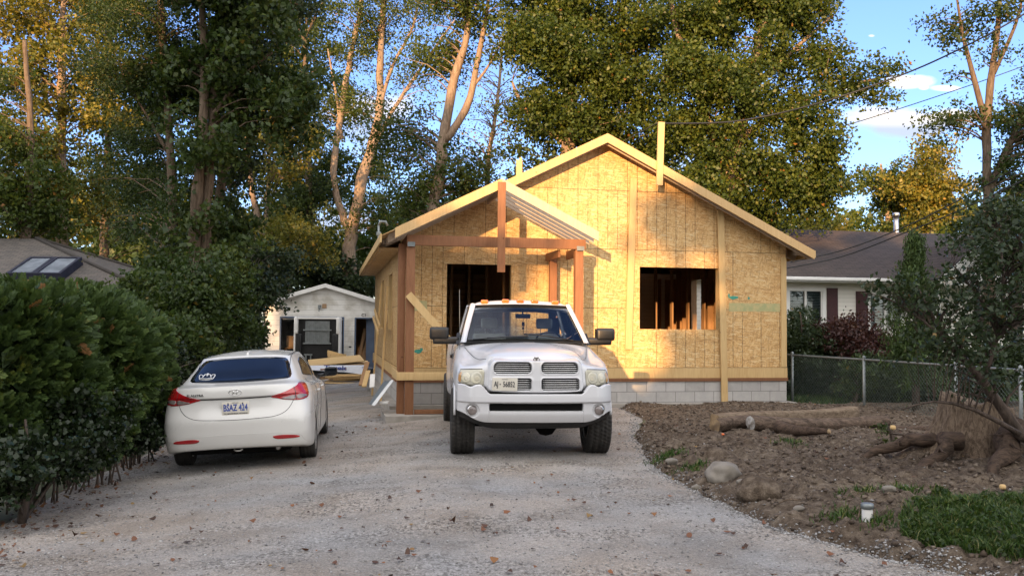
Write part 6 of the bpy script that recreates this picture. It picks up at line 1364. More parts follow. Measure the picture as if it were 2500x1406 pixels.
def reg_edge(rng, n):
    e = RB[:-2]; k = rng.integers(0, len(e)-1, n); t = rng.random(n); A = np.array(e); p = A[k]*(1-t[:, None])+A[k+1]*t[:, None]; return p+rng.normal(size=(n, 2))*.07
scatter('gravel_stones', 5000, reg_edge, lambda x, y: np.maximum(zdrive(x, y), zdirt(x, y)), M['pebble'], .004, .016, 2, label='coarser pale gravel strewn along the edge of the soil', cat='gravel')
def reg_dirt(rng, n):
    x = .8+8*rng.random(n); y = 5+13*rng.random(n)**1.2; P0 = np.stack([x, y], 1); return P0[inpoly(x, y, dirt_poly) & inview(P0)]
scatter('soil_clods', 34000, reg_dirt, lambda x, y: zdirt(x, y), M['clod'], .005, .034, 3, label='crumbled clods of brown soil', cat='soil', pw=3.5)
scatter('soil_pebbles', 1500, reg_dirt, lambda x, y: zdirt(x, y), M['pebble'], .006, .02, 4, label='pale pebbles mixed in the turned soil', cat='gravel')
def litter(name, n, region, zf, seed, label, smin=.011, smax=.034):
    rng = np.random.default_rng(seed); P0 = region(rng, n); n = len(P0); Z = zf(P0[:, 0], P0[:, 1])+.012; th = np.linspace(0, 2*PI, 8, endpoint=False); s = smin+(smax-smin)*rng.random(n)**1.5; lob = 1+.3*np.cos(th*3)[None]*rng.random((n, 1))
    X = np.cos(th)[None]*lob*s[:, None]; Y = np.sin(th)[None]*lob*s[:, None]*.7; a = rng.random(n)[:, None]*6.28; x = X*np.cos(a)-Y*np.sin(a); y = X*np.sin(a)+Y*np.cos(a); c1 = rng.normal(size=(n, 1))*.35; z = np.abs(x*np.cos(a)+y*np.sin(a))*np.abs(c1)*1.6+y*rng.normal(size=(n, 1))*.3
    V = np.stack([x+P0[:, :1], y+P0[:, 1:], z+Z[:, None]], -1); return tag(link(name, npmesh(name, V.reshape(-1, 3), np.arange(n*8).reshape(-1, 8), False, np.repeat(rng.random(n), 8)), M['litter']), label, 'leaf litter', kind='stuff')
def reg_lit(rng, n):
    c = np.array([(-3.4, 8.4), (-2.6, 7.6), (-4.4, 10), (-1.2, 7.2), (.3, 9.8), (1.6, 9), (2.2, 12), (-1, 13), (-2, 16), (1.8, 6.8), (2.6, 6.3), (-.6, 6), (3.0, 5.8)]); k = rng.integers(0, len(c), n); p = c[k]+rng.normal(size=(n, 2))*np.array([.9, 1.1]); q = np.stack([(rng.random(n)*2-1)*5, 4+14*rng.random(n)], 1); m_ = rng.random(n) < .35; p[m_] = q[m_]; return p[inpoly(p[:, 0], p[:, 1], drive_poly) & inview(p)]
litter('fallen_leaves', 560, reg_lit, lambda x, y: zdrive(x, y), 7, 'scattered brown and orange fallen leaves on the gravel')
def reg_lit2(rng, n):
    A = np.array(LB); k = rng.integers(0, len(A)-1, n); t = rng.random(n)[:, None]; p = A[k]*(1-t)+A[k+1]*t+np.stack([np.abs(rng.normal(size=n))*.5, rng.normal(size=n)*.2], 1); return p[inview(p)]
litter('fallen_leaves', 900, reg_lit2, lambda x, y: np.maximum(zdrive(x, y), zg(x, y)), 8, 'drift of brown fallen leaves along the foot of the hedge')
litter('fallen_leaves', 160, reg_dirt, lambda x, y: zdirt(x, y)+.02, 9, 'few orange leaves lying on the turned soil')
def grass(name, label, n, region, zf, h0, h1, seed, w=.006, mat='grass'):
    rng = np.random.default_rng(seed); P0 = region(rng, n); n = len(P0); Z = zf(P0[:, 0], P0[:, 1])-.01; h = h0+(h1-h0)*rng.random(n); a = rng.random(n)*6.28; d = np.stack([np.cos(a), np.sin(a)], 1); bnd = rng.normal(size=(n, 2))*h[:, None]*.45
    b = np.concatenate([P0, Z[:, None]], 1); wv = np.concatenate([d*w*(.6+.8*rng.random((n, 1))), np.zeros((n, 1))], 1); mid = b+np.concatenate([bnd*.35, h[:, None]*.6], 1); tip = b+np.concatenate([bnd, h[:, None]*.95], 1)
    V = np.stack([b-wv, b+wv, mid+wv*.8, mid-wv*.8, tip], 1); F1 = np.array([(0, 1, 2, 3), (3, 2, 4, 4)]); bmv = V.reshape(-1, 3)
    Fq = (np.array([(0, 1, 2, 3)])[None]+np.arange(n)[:, None, None]*5).reshape(-1, 4); me = bpy.data.meshes.new(name)
    tri = (np.array([[3, 2, 4]])[None]+np.arange(n)[:, None, None]*5).reshape(-1, 3); me.vertices.add(len(bmv)); me.vertices.foreach_set('co', bmv.astype(np.float32).ravel()); li = np.concatenate([Fq.ravel(), tri.ravel()]).astype(np.int32)
    me.loops.add(len(li)); me.loops.foreach_set('vertex_index', li); me.polygons.add(2*n); me.polygons.foreach_set('loop_start', np.concatenate([np.arange(0, 4*n, 4), 4*n+np.arange(0, 3*n, 3)]).astype(np.int32)); me.polygons.foreach_set('loop_total', np.concatenate([np.full(n, 4), np.full(n, 3)]).astype(np.int32))
    at = me.attributes.new('tint', 'FLOAT', 'POINT'); at.data.foreach_set('value', np.repeat(rng.random(n), 5).astype(np.float32)); me.update(); me.validate(); return tag(link(name, me, M[mat]), label, 'grass', kind='stuff')
def reg_lawn(rng, n):
    A = np.array(LG); lo, hi = A.min(0), A.max(0); p = lo+(hi-lo)*rng.random((n, 2)); p = p+rng.normal(size=(n, 2))*.05; d = fbm(p[:, 0]*2.2, p[:, 1]*2.2, 3, 6); return p[inpoly(p[:, 0], p[:, 1], LG) & (d > -.35) & inview(p, 150)]
zl = lambda x, y: np.maximum(zdirt(x, y), zg(x, y))
grass('lawn', 'patch of green grass at the lower right corner beside the soil', 30000, reg_lawn, zl, .03, .12, 11, .0045)
def reg_back(rng, n):
    x = 5.6+10*rng.random(n); y = 14+9*rng.random(n); p = np.stack([x, y], 1); return p[~inpoly(x, y, dirt_poly)]
grass('lawn', 'dark lawn behind the chain link fence', 26000, reg_back, lambda x, y: zg(x, y)-.03, .05, .16, 12, .012)
def reg_tuft(rng, n):
    c = np.array([tuple(gp(a, b))[:2] for a, b in ((1635, 1122), (1620, 1145), (1690, 1143), (2320, 1265), (2100, 1205), (1930, 1095), (2060, 1320), (2150, 1345), (2200, 1200))]); k = rng.integers(0, len(c), n); return c[k]+rng.normal(size=(n, 2))*.09
grass('weeds', 'small green weeds sprouting in the turned soil', 2600, reg_tuft, zl, .02, .09, 13, .005)
# clover-like leaves in the lawn
rng = np.random.default_rng(3); p = reg_lawn(rng, 9000); C = np.concatenate([p, (zl(p[:, 0], p[:, 1])+.03+.04*rng.random(len(p)))[:, None]], 1); V, Fc = leaves(C, .035, .028, rng, 0, .1)
tag(link('ground_cover', npmesh('ground_cover', V, Fc, False, np.repeat(rng.random(len(C))*.8, 4)), M['leaf_green']), 'broad leaved green ground cover among the corner grass', 'ground cover', kind='stuff')
# ------------------------------------------------------------------ overhead cables
def cable(label, pts, r):
    A = crm(np.array([tuple(p) for p in pts]), np.linspace(0, len(pts)-1, 60)); mb = MB(); mb.tube([Vector(a) for a in A], r, 6); return tag(mb.build('overhead_cable', M['cable']), label, 'cable')
cable('upper sagging overhead cable from the upright board to the upper right', [P(1602, 302, 17.9), P(1800, 296, 18.2), P(2000, 252, 18), P(2200, 184, 17.5), P(2350, 117, 17), P(2500, 35, 16.5), P(2700, -95, 16)], .016)
cable('thin straight cable above the neighbour roof, below the sagging one', [P(1900, 345, 30), P(2070, 305, 30), P(2350, 215, 29), P(2600, 125, 28)], .014)
cable('upper service cable dropping to the neighbour roof in front of the flue pipe', [P(1930, 640, 24), P(2060, 610, 23.8), P(2190, 562, 23), P(2330, 495, 22), P(2520, 390, 20)], .016)
cable('lower service cable dropping to the house eave beside the upper one', [P(1922, 655, 23), P(2060, 625, 23), P(2200, 572, 22), P(2340, 515, 21), P(2520, 430, 20)], .016)
cable('long thin cable passing behind the gable peak between the upright boards', [P(1300, 380, 19), P(1450, 375, 19), P(1602, 302, 18.6)], .006)
# ------------------------------------------------------------------ trees
def B(px, py, Y, rx, ry, rd=None):
    c = P(px, py, Y); k = Y/F; return (c.x, c.y, c.z, rx*k, rd if rd else (rx+ry)/2*k, ry*k)
def Sx(pts, Y, rs): return ([P(a, b, Y if len(q) < 1 else Y+q[0]) for a, b, *q in pts], rs)
BG = 'tall trees behind the houses'
def groundstem(px, py, Y):
    p = P(px, py, Y); return Vector((p.x, p.y, -.3))
def stem(pts, Y, rs, ground=True):
    L = [P(a, b, Y) for a, b in pts]
    if ground: g = Vector((L[0].x, L[0].y, -.3)); L = [g]+L; rs = [rs[0]*1.15]+list(rs)
    return (L, list(rs))
tree('yellowing tree at the far left behind the hip roof house, lit by the low sun', [stem([(152, 560), (150, 300), (152, 120), (158, -120)], 40, [.26, .2, .16, .08])], [B(150, -40, 40, 190, 150), B(60, 170, 40, 150, 130), B(230, 200, 40, 110, 130), B(110, 330, 39, 150, 100), B(200, 440, 40, 100, 110), B(60, 500, 40, 110, 90)], M['leaf_yellow'], M['bark_pale'], 1, 627, 48, .5, 0.179, 0.119, group=BG, bias=.5)
tree('dark tree at the left picture edge behind the skylight roof', [stem([(60, 600), (75, 350), (60, 100)], 36, [.2, .14, .08])], [B(40, 450, 36, 110, 130), B(90, 560, 38, 90, 60), B(20, 250, 37, 80, 90)], M['leaf_maple'], M['bark'], 2, 268, 48, .45, 0.164, 0.104, group=BG)
tree('slim single trunked tree left of the thick twin trunk, dark shaded crown', [stem([(425, 700), (420, 480), (408, 250), (393, 40), (388, -150)], 25, [.13, .12, .11, .1, .06]), stem([(415, 380), (340, 250), (300, 180)], 25, [.05, .03, .015], False)], [B(380, -20, 25, 150, 130), B(300, 150, 25, 110, 110), B(430, 180, 26, 90, 110), B(350, 330, 26, 100, 80), B(330, 470, 27, 90, 80), B(340, 590, 27, 60, 50), B(415, 520, 24.4, 45, 60, .4), B(400, 630, 24.4, 45, 40, .4)], M['leaf_green'], M['bark'], 3, 621, 62, .36, 0.074, 0.050, group=BG, bias=.5)
tree('thick twin trunked tree, its dark crown filling the upper left', [stem([(470, 700), (478, 500), (497, 300), (497, 150), (490, -120)], 24, [.165, .15, .125, .10, .07]), stem([(498, 700), (505, 480), (520, 280), (532, 120), (540, -120)], 24.2, [.16, .145, .12, .10, .07]), stem([(520, 280), (600, 180), (680, 120)], 24, [.06, .04, .02], False)], [B(540, -30, 24, 180, 120), B(620, 130, 24, 140, 120), B(480, 220, 25, 90, 90), B(700, 260, 24.5, 110, 120), B(590, 330, 25, 90, 80), B(560, 500, 26, 90, 90), B(480, 620, 26, 70, 60), B(510, 390, 23.4, 60, 80, .5), B(470, 560, 23.4, 50, 60, .5), B(545, 620, 23.4, 60, 50, .5)], M['leaf_green'], M['bark'], 4, 640, 44, .36, .15, .10, group=BG, bias=.5)
tree('leaning slender tree just right of the twin trunk', [stem([(510, 640), (540, 460), (568, 250), (595, 40), (612, -150)], 26, [.14, .13, .11, .09, .05])], [B(640, 20, 27, 120, 110), B(600, 200, 27, 70, 110), B(560, 400, 27.5, 60, 70)], M['leaf_dark'], M['bark'], 5, 263, 52, .36, 0.112, 0.074, group=BG)
tree('sunlit forked trunk behind the dark trees, left of the garage', [stem([(655, 760), (640, 600), (612, 450), (598, 320)], 45, [.24, .2, .15, .1]), stem([(642, 610), (655, 460), (660, 340)], 45, [.12, .1, .06], False), stem([(640, 600), (585, 540), (560, 480)], 45, [.08, .05, .03], False)], [B(600, 250, 38, 110, 100), B(690, 350, 38.5, 70, 90), B(730, 560, 39, 80, 80), B(560, 560, 39, 60, 50)], M['leaf_yellow'], M['bark_pale'], 6, 200, 48, .5, 0.149, 0.097, group=BG)
tree('dark full tree between the twin trunk and the pale limbed trees', [stem([(770, 760), (752, 420), (745, 100)], 44, [.22, .17, .1])], [B(770, 60, 44, 90, 130), B(740, 280, 44, 100, 110), B(760, 470, 44, 95, 100), B(700, 600, 44, 90, 80), B(790, 620, 44, 60, 60)], M['leaf_green'], M['bark'], 7, 412, 52, .42, 0.134, 0.089, group=BG, bias=.5)
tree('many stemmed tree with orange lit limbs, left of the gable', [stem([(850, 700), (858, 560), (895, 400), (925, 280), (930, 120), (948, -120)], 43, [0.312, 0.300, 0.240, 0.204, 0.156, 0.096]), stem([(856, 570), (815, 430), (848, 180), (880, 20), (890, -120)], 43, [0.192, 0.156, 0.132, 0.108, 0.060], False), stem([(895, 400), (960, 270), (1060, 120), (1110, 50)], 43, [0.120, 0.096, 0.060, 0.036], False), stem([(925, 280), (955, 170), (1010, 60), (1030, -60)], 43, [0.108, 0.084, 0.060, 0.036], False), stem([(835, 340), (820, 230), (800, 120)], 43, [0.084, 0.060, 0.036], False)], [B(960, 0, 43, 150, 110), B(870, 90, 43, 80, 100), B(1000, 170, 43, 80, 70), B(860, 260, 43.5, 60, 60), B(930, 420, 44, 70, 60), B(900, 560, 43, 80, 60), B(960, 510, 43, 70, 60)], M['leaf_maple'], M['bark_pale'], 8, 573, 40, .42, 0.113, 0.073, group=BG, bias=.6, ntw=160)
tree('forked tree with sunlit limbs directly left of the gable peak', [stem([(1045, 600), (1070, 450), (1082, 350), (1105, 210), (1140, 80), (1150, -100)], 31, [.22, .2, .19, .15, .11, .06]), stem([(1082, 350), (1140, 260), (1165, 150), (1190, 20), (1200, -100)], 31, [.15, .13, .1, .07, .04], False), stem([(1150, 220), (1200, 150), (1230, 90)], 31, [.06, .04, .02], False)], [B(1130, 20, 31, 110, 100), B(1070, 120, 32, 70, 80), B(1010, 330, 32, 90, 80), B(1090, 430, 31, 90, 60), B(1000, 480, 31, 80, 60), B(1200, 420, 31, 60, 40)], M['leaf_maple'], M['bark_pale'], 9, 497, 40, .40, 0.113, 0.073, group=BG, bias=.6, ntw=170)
tree('bare twiggy tree between the sunlit forked tree and the big maple', [stem([(1195, 620), (1190, 420), (1215, 240), (1230, 80)], 37, [.12, .1, .07, .03])], [B(1210, 260, 37, 60, 120), B(1190, 120, 37, 50, 80), B(1180, 400, 36, 60, 50)], M['leaf_yellow'], M['bark_pale'], 10, 114, 14, .5, 0.102, 0.064, group=BG, ntw=110)
tree('broad dense maple standing right behind the gable peak', [stem([(1400, 520), (1385, 330), (1395, 150), (1400, -80)], 30, [.3, .26, .2, .1]), stem([(1390, 360), (1290, 280), (1250, 200)], 30, [.12, .08, .04], False), stem([(1390, 330), (1500, 200), (1580, 60)], 30, [.16, .12, .06], False)], [B(1400, -20, 30, 170, 110), B(1340, 110, 29.5, 120, 90), B(1450, 140, 29.5, 110, 90), B(1560, 60, 30, 100, 110), B(1330, 260, 30, 80, 60), B(1430, 290, 30, 110, 70), B(1540, 220, 29.5, 90, 90), B(1290, 340, 30, 60, 50), B(1370, 390, 31, 80, 50), B(1580, 350, 30, 70, 70), B(1235, 60, 31, 60, 70), B(1480, 390, 30, 90, 60)], M['leaf_maple'], M['bark_pale'], 11, 1592, 52, .34, 0.116, 0.079, group=BG, bias=.42, hang=.25)
tree('largest maple, right of the gable, stretching a limb towards the open sky', [stem([(1745, 600), (1775, 440), (1805, 320), (1845, 150), (1875, 0), (1890, -120)], 28, [.3, .27, .22, .17, .12, .06]), stem([(1795, 350), (1880, 290), (1990, 235), (2130, 195), (2185, 185)], 28, [.13, .1, .07, .04, .02], False), stem([(1775, 440), (1715, 260), (1650, 60), (1630, -60)], 28, [.15, .12, .08, .05], False), stem([(1830, 220), (1930, 130), (2030, 40)], 28, [.1, .07, .03], False), stem([(1770, 460), (1880, 400), (1980, 430)], 28, [.1, .07, .03], False)], [B(1700, 20, 28, 110, 100), B(1830, -10, 28, 100, 90), B(1960, -10, 28, 110, 70), B(1690, 160, 27.5, 80, 80), B(1780, 200, 27.5, 90, 100), B(1900, 110, 28, 90, 70), B(2020, 150, 28, 70, 40), B(2090, 200, 28, 70, 30), B(2140, 165, 28, 40, 22), B(1960, 240, 28, 100, 60), B(1850, 320, 28, 110, 70), B(1680, 320, 28, 80, 80), B(1980, 340, 28, 80, 50), B(1900, 440, 28, 120, 60), B(1760, 430, 28, 100, 70), B(2010, 430, 28, 60, 60), B(1950, 510, 28.5, 80, 35), B(1840, 520, 29, 80, 40)], M['leaf_maple'], M['bark_pale'], 12, 1973, 52, .32, 0.110, 0.076, group=BG, bias=.42, hang=.22)
tree('small loose tree beyond the bungalow, nearest the big maple', [stem([(2170, 560), (2160, 480), (2150, 400)], 50, [.16, .12, .06])], [B(2145, 430, 50, 55, 45), B(2190, 480, 50, 50, 40), B(2120, 500, 50, 45, 30), B(2150, 540, 50, 60, 25)], M['leaf_maple'], M['bark_pale'], 13, 172, 43, .5, 0.179, 0.119, group=BG)
tree('round yellow lit tree above the bungalow roof', [stem([(2270, 570), (2275, 480), (2280, 380)], 48, [.2, .15, .08]), stem([(2240, 570), (2250, 520), (2262, 480)], 48, [.1, .08, .05], False)], [B(2270, 400, 48, 75, 50), B(2310, 460, 48, 60, 50), B(2240, 460, 48, 60, 45), B(2270, 530, 48, 90, 30)], M['leaf_yellow'], M['bark_pale'], 14, 250, 48, .5, 0.179, 0.119, group=BG)
tree('low yellow bush top showing between the gable and the bungalow roof', [stem([(1990, 640), (1990, 560)], 45, [.1, .05])], [B(1990, 550, 45, 50, 28), B(2030, 575, 45, 40, 20)], M['leaf_yellow'], M['bark'], 15, 56, 36, .4, 0.160, 0.104, group=BG)
tree('tall thin tree at the right edge, pale top and dark lower crown', [stem([(2415, 640), (2412, 470), (2408, 300), (2432, 100), (2445, -80)], 24, [.14, .12, .10, .07, .04]), stem([(2412, 475), (2455, 370), (2510, 260)], 24, [.1, .08, .05], False), stem([(2408, 300), (2372, 170), (2345, 60), (2330, -60)], 24, [.08, .06, .04, .02], False), stem([(2425, 180), (2480, 60), (2500, -30)], 24, [.06, .04, .02], False)], [B(2330, 60, 24, 80, 50), B(2420, 20, 24, 90, 60), B(2480, 120, 24, 60, 70), B(2370, 160, 24, 60, 40), B(2390, 290, 24, 70, 40), B(2330, 310, 24, 50, 30), B(2470, 300, 24, 60, 60), B(2350, 420, 24, 60, 40), B(2450, 430, 24, 90, 60), B(2480, 540, 24, 80, 60), B(2560, 350, 24, 60, 200)], M['leaf_green'], M['bark'], 16, 366, 43, .28, 0.094, 0.060, group=BG, bias=.6, ntw=170)
tree('dark tree crown at the right edge low behind the porch of the bungalow', [stem([(2480, 760), (2470, 560)], 22, [.15, .08])], [B(2490, 600, 22, 90, 70), B(2380, 560, 24, 60, 40), B(2490, 660, 22, 60, 40)], M['leaf_dark'], M['bark_dark'], 17, 110, 40, .32, 0.112, 0.072, group=BG)
tree('broad dark green tree far behind, between the skylight roof and the twin trunk', [stem([(255, 600), (262, 380), (270, 120)], 47, [.24, .18, .1])], [B(270, 0, 47, 110, 110), B(250, 170, 47, 90, 100), B(330, 300, 47, 100, 90), B(250, 400, 47, 70, 70), B(360, 450, 47, 90, 80), B(420, 250, 47, 90, 110), B(440, 560, 47, 90, 60)], M['leaf_maple'], M['bark'], 18, 520, 48, .5, .19, .13, group=BG, bias=.5)
tree('broad green tree far behind the garage, seen through the twin trunk and the limbs', [stem([(700, 700), (705, 400), (700, 80)], 49, [.24, .18, .1])], [B(560, 120, 49, 90, 110), B(690, 120, 49, 90, 120), B(640, 380, 49, 100, 90), B(540, 420, 49, 90, 90), B(780, 430, 49, 90, 110), B(820, 250, 49, 60, 90), B(700, 540, 49, 110, 80), B(880, 470, 50, 60, 80)], M['leaf_maple'], M['bark'], 19, 620, 48, .5, .19, .13, group=BG, bias=.5)
# low woods behind everything
def woods(name, label, boxes, seed, ncl, L, leaf):
    bl = [B(*b) for b in boxes]; rng = np.random.default_rng(seed); o, _ = crown_mesh(name, bl, ncl, 36, .9, L, L*.7, leaf, rng, None, .6); return tag(o, label, 'woods', kind='stuff')
woods('far_woods', 'distant dark woods showing low between the trunks on the left', [(60, 640, 62, 120, 110), (250, 620, 62, 100, 80), (420, 640, 60, 110, 110), (600, 650, 60, 120, 110), (780, 660, 60, 110, 100), (930, 640, 60, 80, 110), (1090, 560, 60, 110, 90), (1300, 480, 60, 130, 60), (1600, 470, 60, 200, 60), (1860, 560, 60, 120, 60)], 31, 800, .45, M['leaf_green'])
woods('far_woods', 'distant yellow sunlit foliage low on the left', [(280, 560, 70, 60, 70), (350, 600, 70, 60, 50), (180, 520, 72, 90, 60), (420, 560, 70, 50, 60)], 32, 260, .45, M['leaf_yellow'])
woods('far_woods', 'distant woods low on the right beyond the bungalow', [(2080, 560, 70, 120, 18), (2330, 545, 70, 150, 35), (2500, 500, 70, 60, 90)], 33, 160, .45, M['leaf_maple'])
# undergrowth between hedge and garage
UG = 'undergrowth shrubs left of the driveway'
def shrub(label, blobs, leaf, seed, ncl, per, sig, L, Wd, group=None, name='shrub', cat='shrub', bias=.5, barkm='bark_dark', ntw=40, hang=0, tint0=0):
    bl = [B(*b) for b in blobs]; c = Vector((bl[0][0], bl[0][1], zgf(bl[0][0], bl[0][1]))); top = max(b[2]+b[5]*.5 for b in bl)
    st = [([c, Vector((c.x+.05, c.y, c.z+(top-c.z)*.5)), Vector((bl[0][0], bl[0][1], top))], [.05, .035, .012])]
    return tree(label, st, bl, leaf, M[barkm], seed, ncl, per, sig, L, Wd, cat, group, name, ntw, bias, hang, base=c, tint0=tint0)
shrub('leafy shrub under the twin trunks, right of the skylight roof', [(370, 740, 21, 70, 50), (400, 690, 22, 50, 45), (350, 790, 20, 80, 50)], M['leaf_green'], 41, 330, 40, .25, .11, .075, UG)
shrub('tall shrub behind the roof of the sedan', [(470, 740, 20, 80, 80), (520, 680, 22, 80, 70), (430, 830, 18.5, 70, 60), (560, 800, 22, 60, 70)], M['leaf_green'], 42, 380, 40, .25, .11, .075, UG)
shrub('dark shrub left of the garage wall', [(600, 700, 27, 60, 70), (590, 800, 26, 45, 80), (640, 650, 30, 70, 60), (560, 870, 24, 40, 40)], M['leaf_dark'], 43, 300, 40, .28, .13, .09, UG)
shrub('dark shrub beside the rear left of the sedan', [(375, 890, 15.8, 40, 80), (345, 940, 14.6, 40, 90), (450, 870, 18.5, 50, 45)], M['leaf_ivy'], 44, 230, 44, .15, .07, .05, UG)
shrub('foliage behind the garage roof left side', [(760, 660, 42, 80, 50), (680, 690, 42, 50, 40), (860, 680, 43, 70, 50)], M['leaf_dark'], 45, 260, 40, .35, .17, .12, UG)
# cedar hedge
def cedar(label, blobs, seed, ncl, group, tint0=0, name='cedar_bush', fine=1.0):
    rng = np.random.default_rng(seed); bl = [B(*b) for b in blobs]; c = Vector((bl[0][0], bl[0][1], zgf(bl[0][0], bl[0][1]))); root = thing(name, c, 0, label, 'bush', group)
    w = np.array([b[3]*b[5] for b in bl])**.9; k = rng.choice(len(bl), ncl, p=w/w.sum()); Bq = np.array(bl)[k]; d = rng.normal(size=(ncl, 3)); d /= np.linalg.norm(d, axis=1)[:, None]; r = rng.random(ncl)**.22; C = Bq[:, :3]+d*r[:, None]*Bq[:, 3:6]
    m_ = C[:, 2] > zg(C[:, 0], C[:, 1])+.05; C, d = C[m_], d[m_]; n = len(C); g = d*np.array([1, 1, .5])+np.array([0, 0, .28])+rng.normal(size=(n, 3))*.35; g /= np.linalg.norm(g, axis=1)[:, None]
    sd = np.cross(g, rng.normal(size=(n, 3))); sd /= np.linalg.norm(sd, axis=1)[:, None]; per = 26; V = []; nrm = np.cross(g, sd); Ls = .17*fine
    tint = []; t0 = rng.random(n)
    for q in range(per):
        t = (q//2+.5)/(per/2); side = 1 if q % 2 else -1; ln = Ls*.42*(1-t*.75)+.012; s0 = C+g*(t*Ls)[..., None] if False else C+g*(t*Ls); dirn = g*.75+sd*side*.8+nrm*rng.normal(size=(n, 1))*.22; dirn /= np.linalg.norm(dirn, axis=1)[:, None]; wv = np.cross(dirn, nrm); wv /= np.linalg.norm(wv, axis=1)[:, None]
        wv = wv*(.011*fine); e = s0+dirn*ln; V.append(np.stack([s0-wv*.5, s0+dirn*ln*.5-wv, e, s0+dirn*ln*.5+wv], 1)); tint.append(np.clip(tint0+.55*t0+.25*t+.2*rng.random(n), 0, .93))
    V = np.stack(V, 1).reshape(-1, 3)-np.array(c); tt = np.stack(tint, 1); tt = np.where((rng.random(n) < .012)[:, None], 1, tt)
    link('foliage', npmesh('foliage', V, np.arange(len(V)).reshape(-1, 4), False, np.repeat(tt.ravel(), 4)), M['cedar_leaf'], root)
    # inner mass of dead twigs and stems
    mb = MB(); rr = random.Random(seed)
    for b in bl:
        for k in range(6):
            q = Vector(b[:3])+Vector((rr.uniform(-1, 1)*b[3]*.8, rr.uniform(-1, 1)*b[4]*.8, rr.uniform(-.6, .8)*b[5])); g0 = Vector((b[0]+rr.uniform(-.2, .2), b[1]+rr.uniform(-.2, .2), zgf(b[0], b[1]))); mb.tube([g0-c, (g0.lerp(q, .5))-c+Vector((0, 0, .1)), q-c], [.012, .009, .004], 4, False)
    mb.build('stem', M['bark_dark'], root)
    # inner shade foliage
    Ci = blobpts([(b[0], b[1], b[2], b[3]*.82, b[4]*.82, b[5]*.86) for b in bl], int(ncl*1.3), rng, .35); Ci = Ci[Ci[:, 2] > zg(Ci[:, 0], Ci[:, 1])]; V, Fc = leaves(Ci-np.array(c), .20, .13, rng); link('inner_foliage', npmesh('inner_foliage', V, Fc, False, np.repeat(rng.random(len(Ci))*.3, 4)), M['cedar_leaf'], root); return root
HG = 'cedar bushes of the clipped hedge'
cedar('nearest cedar bush of the hedge, cut off by the left picture edge', [(-30, 900, 9.3, 150, 200, .8), (60, 830, 9.6, 130, 130, .7), (-60, 1060, 9.0, 130, 140, .7), (120, 960, 9.8, 110, 130, .6)], 51, 5200, HG)
cedar('middle cedar bush of the hedge, with the highest rounded top', [(210, 840, 10.8, 110, 115, .8), (170, 780, 11.2, 130, 75, .8), (270, 900, 11, 95, 130, .7), (200, 1010, 10.5, 110, 120, .7)], 52, 5200, HG)
cedar('far cedar bush of the hedge, closest to the white sedan', [(320, 850, 12.6, 75, 85, .8), (300, 930, 12.2, 80, 110, .7), (350, 960, 12.8, 60, 100, .6), (270, 800, 13, 80, 60, .7)], 53, 4200, HG)
cedar('cedar bush at the back of the hedge below the hip roof', [(100, 740, 14, 160, 40, 1.0), (230, 760, 15, 90, 45, 1.0), (30, 760, 13.5, 120, 50, 1)], 54, 3200, HG)
shrub('dark ivy mat at the foot of the hedge, lower left', [(60, 1090, 8.8, 130, 70, .35), (160, 1060, 9.4, 110, 80, .35), (240, 1030, 10.3, 90, 80, .35), (310, 1020, 11.3, 70, 70, .35), (-20, 1140, 8.4, 100, 60, .35), (370, 1010, 12.8, 50, 60, .35)], M['leaf_ivy'], 55, 980, 40, .10, .05, .045, None, 'ivy', 'ivy', ntw=10)
# right: behind the fence
FG = 'shrubs behind the chain link fence'
shrub('dark green shrub right of the house corner, before the bungalow window', [(1955, 850, 22, 60, 60), (1930, 785, 23, 35, 35), (2000, 890, 21, 50, 50), (1960, 920, 21.5, 60, 50)], M['leaf_dark'], 61, 480, 56, .2, .08, .05, FG)
shrub('purple leaved shrub under the bungalow shutters', [(2080, 865, 21, 75, 55), (2130, 850, 21, 60, 42), (2060, 820, 21.5, 40, 36), (2110, 910, 20.5, 70, 50)], M['leaf_red'], 62, 430, 52, .2, .08, .045, FG)
shrub('low dark shrub mass at the foot of the fence, right part', [(2200, 920, 19.5, 90, 60), (2290, 930, 19, 80, 60), (2380, 930, 18, 80, 60), (2450, 880, 18, 60, 80), (2130, 960, 19.5, 60, 40)], M['leaf_dark'], 63, 600, 52, .2, .075, .045, FG)
shrub('lit light green sprig growing by the fence', [(2085, 940, 18.6, 28, 40), (2105, 910, 18.6, 20, 25)], M['leaf_green'], 64, 60, 30, .12, .10, .05, FG)
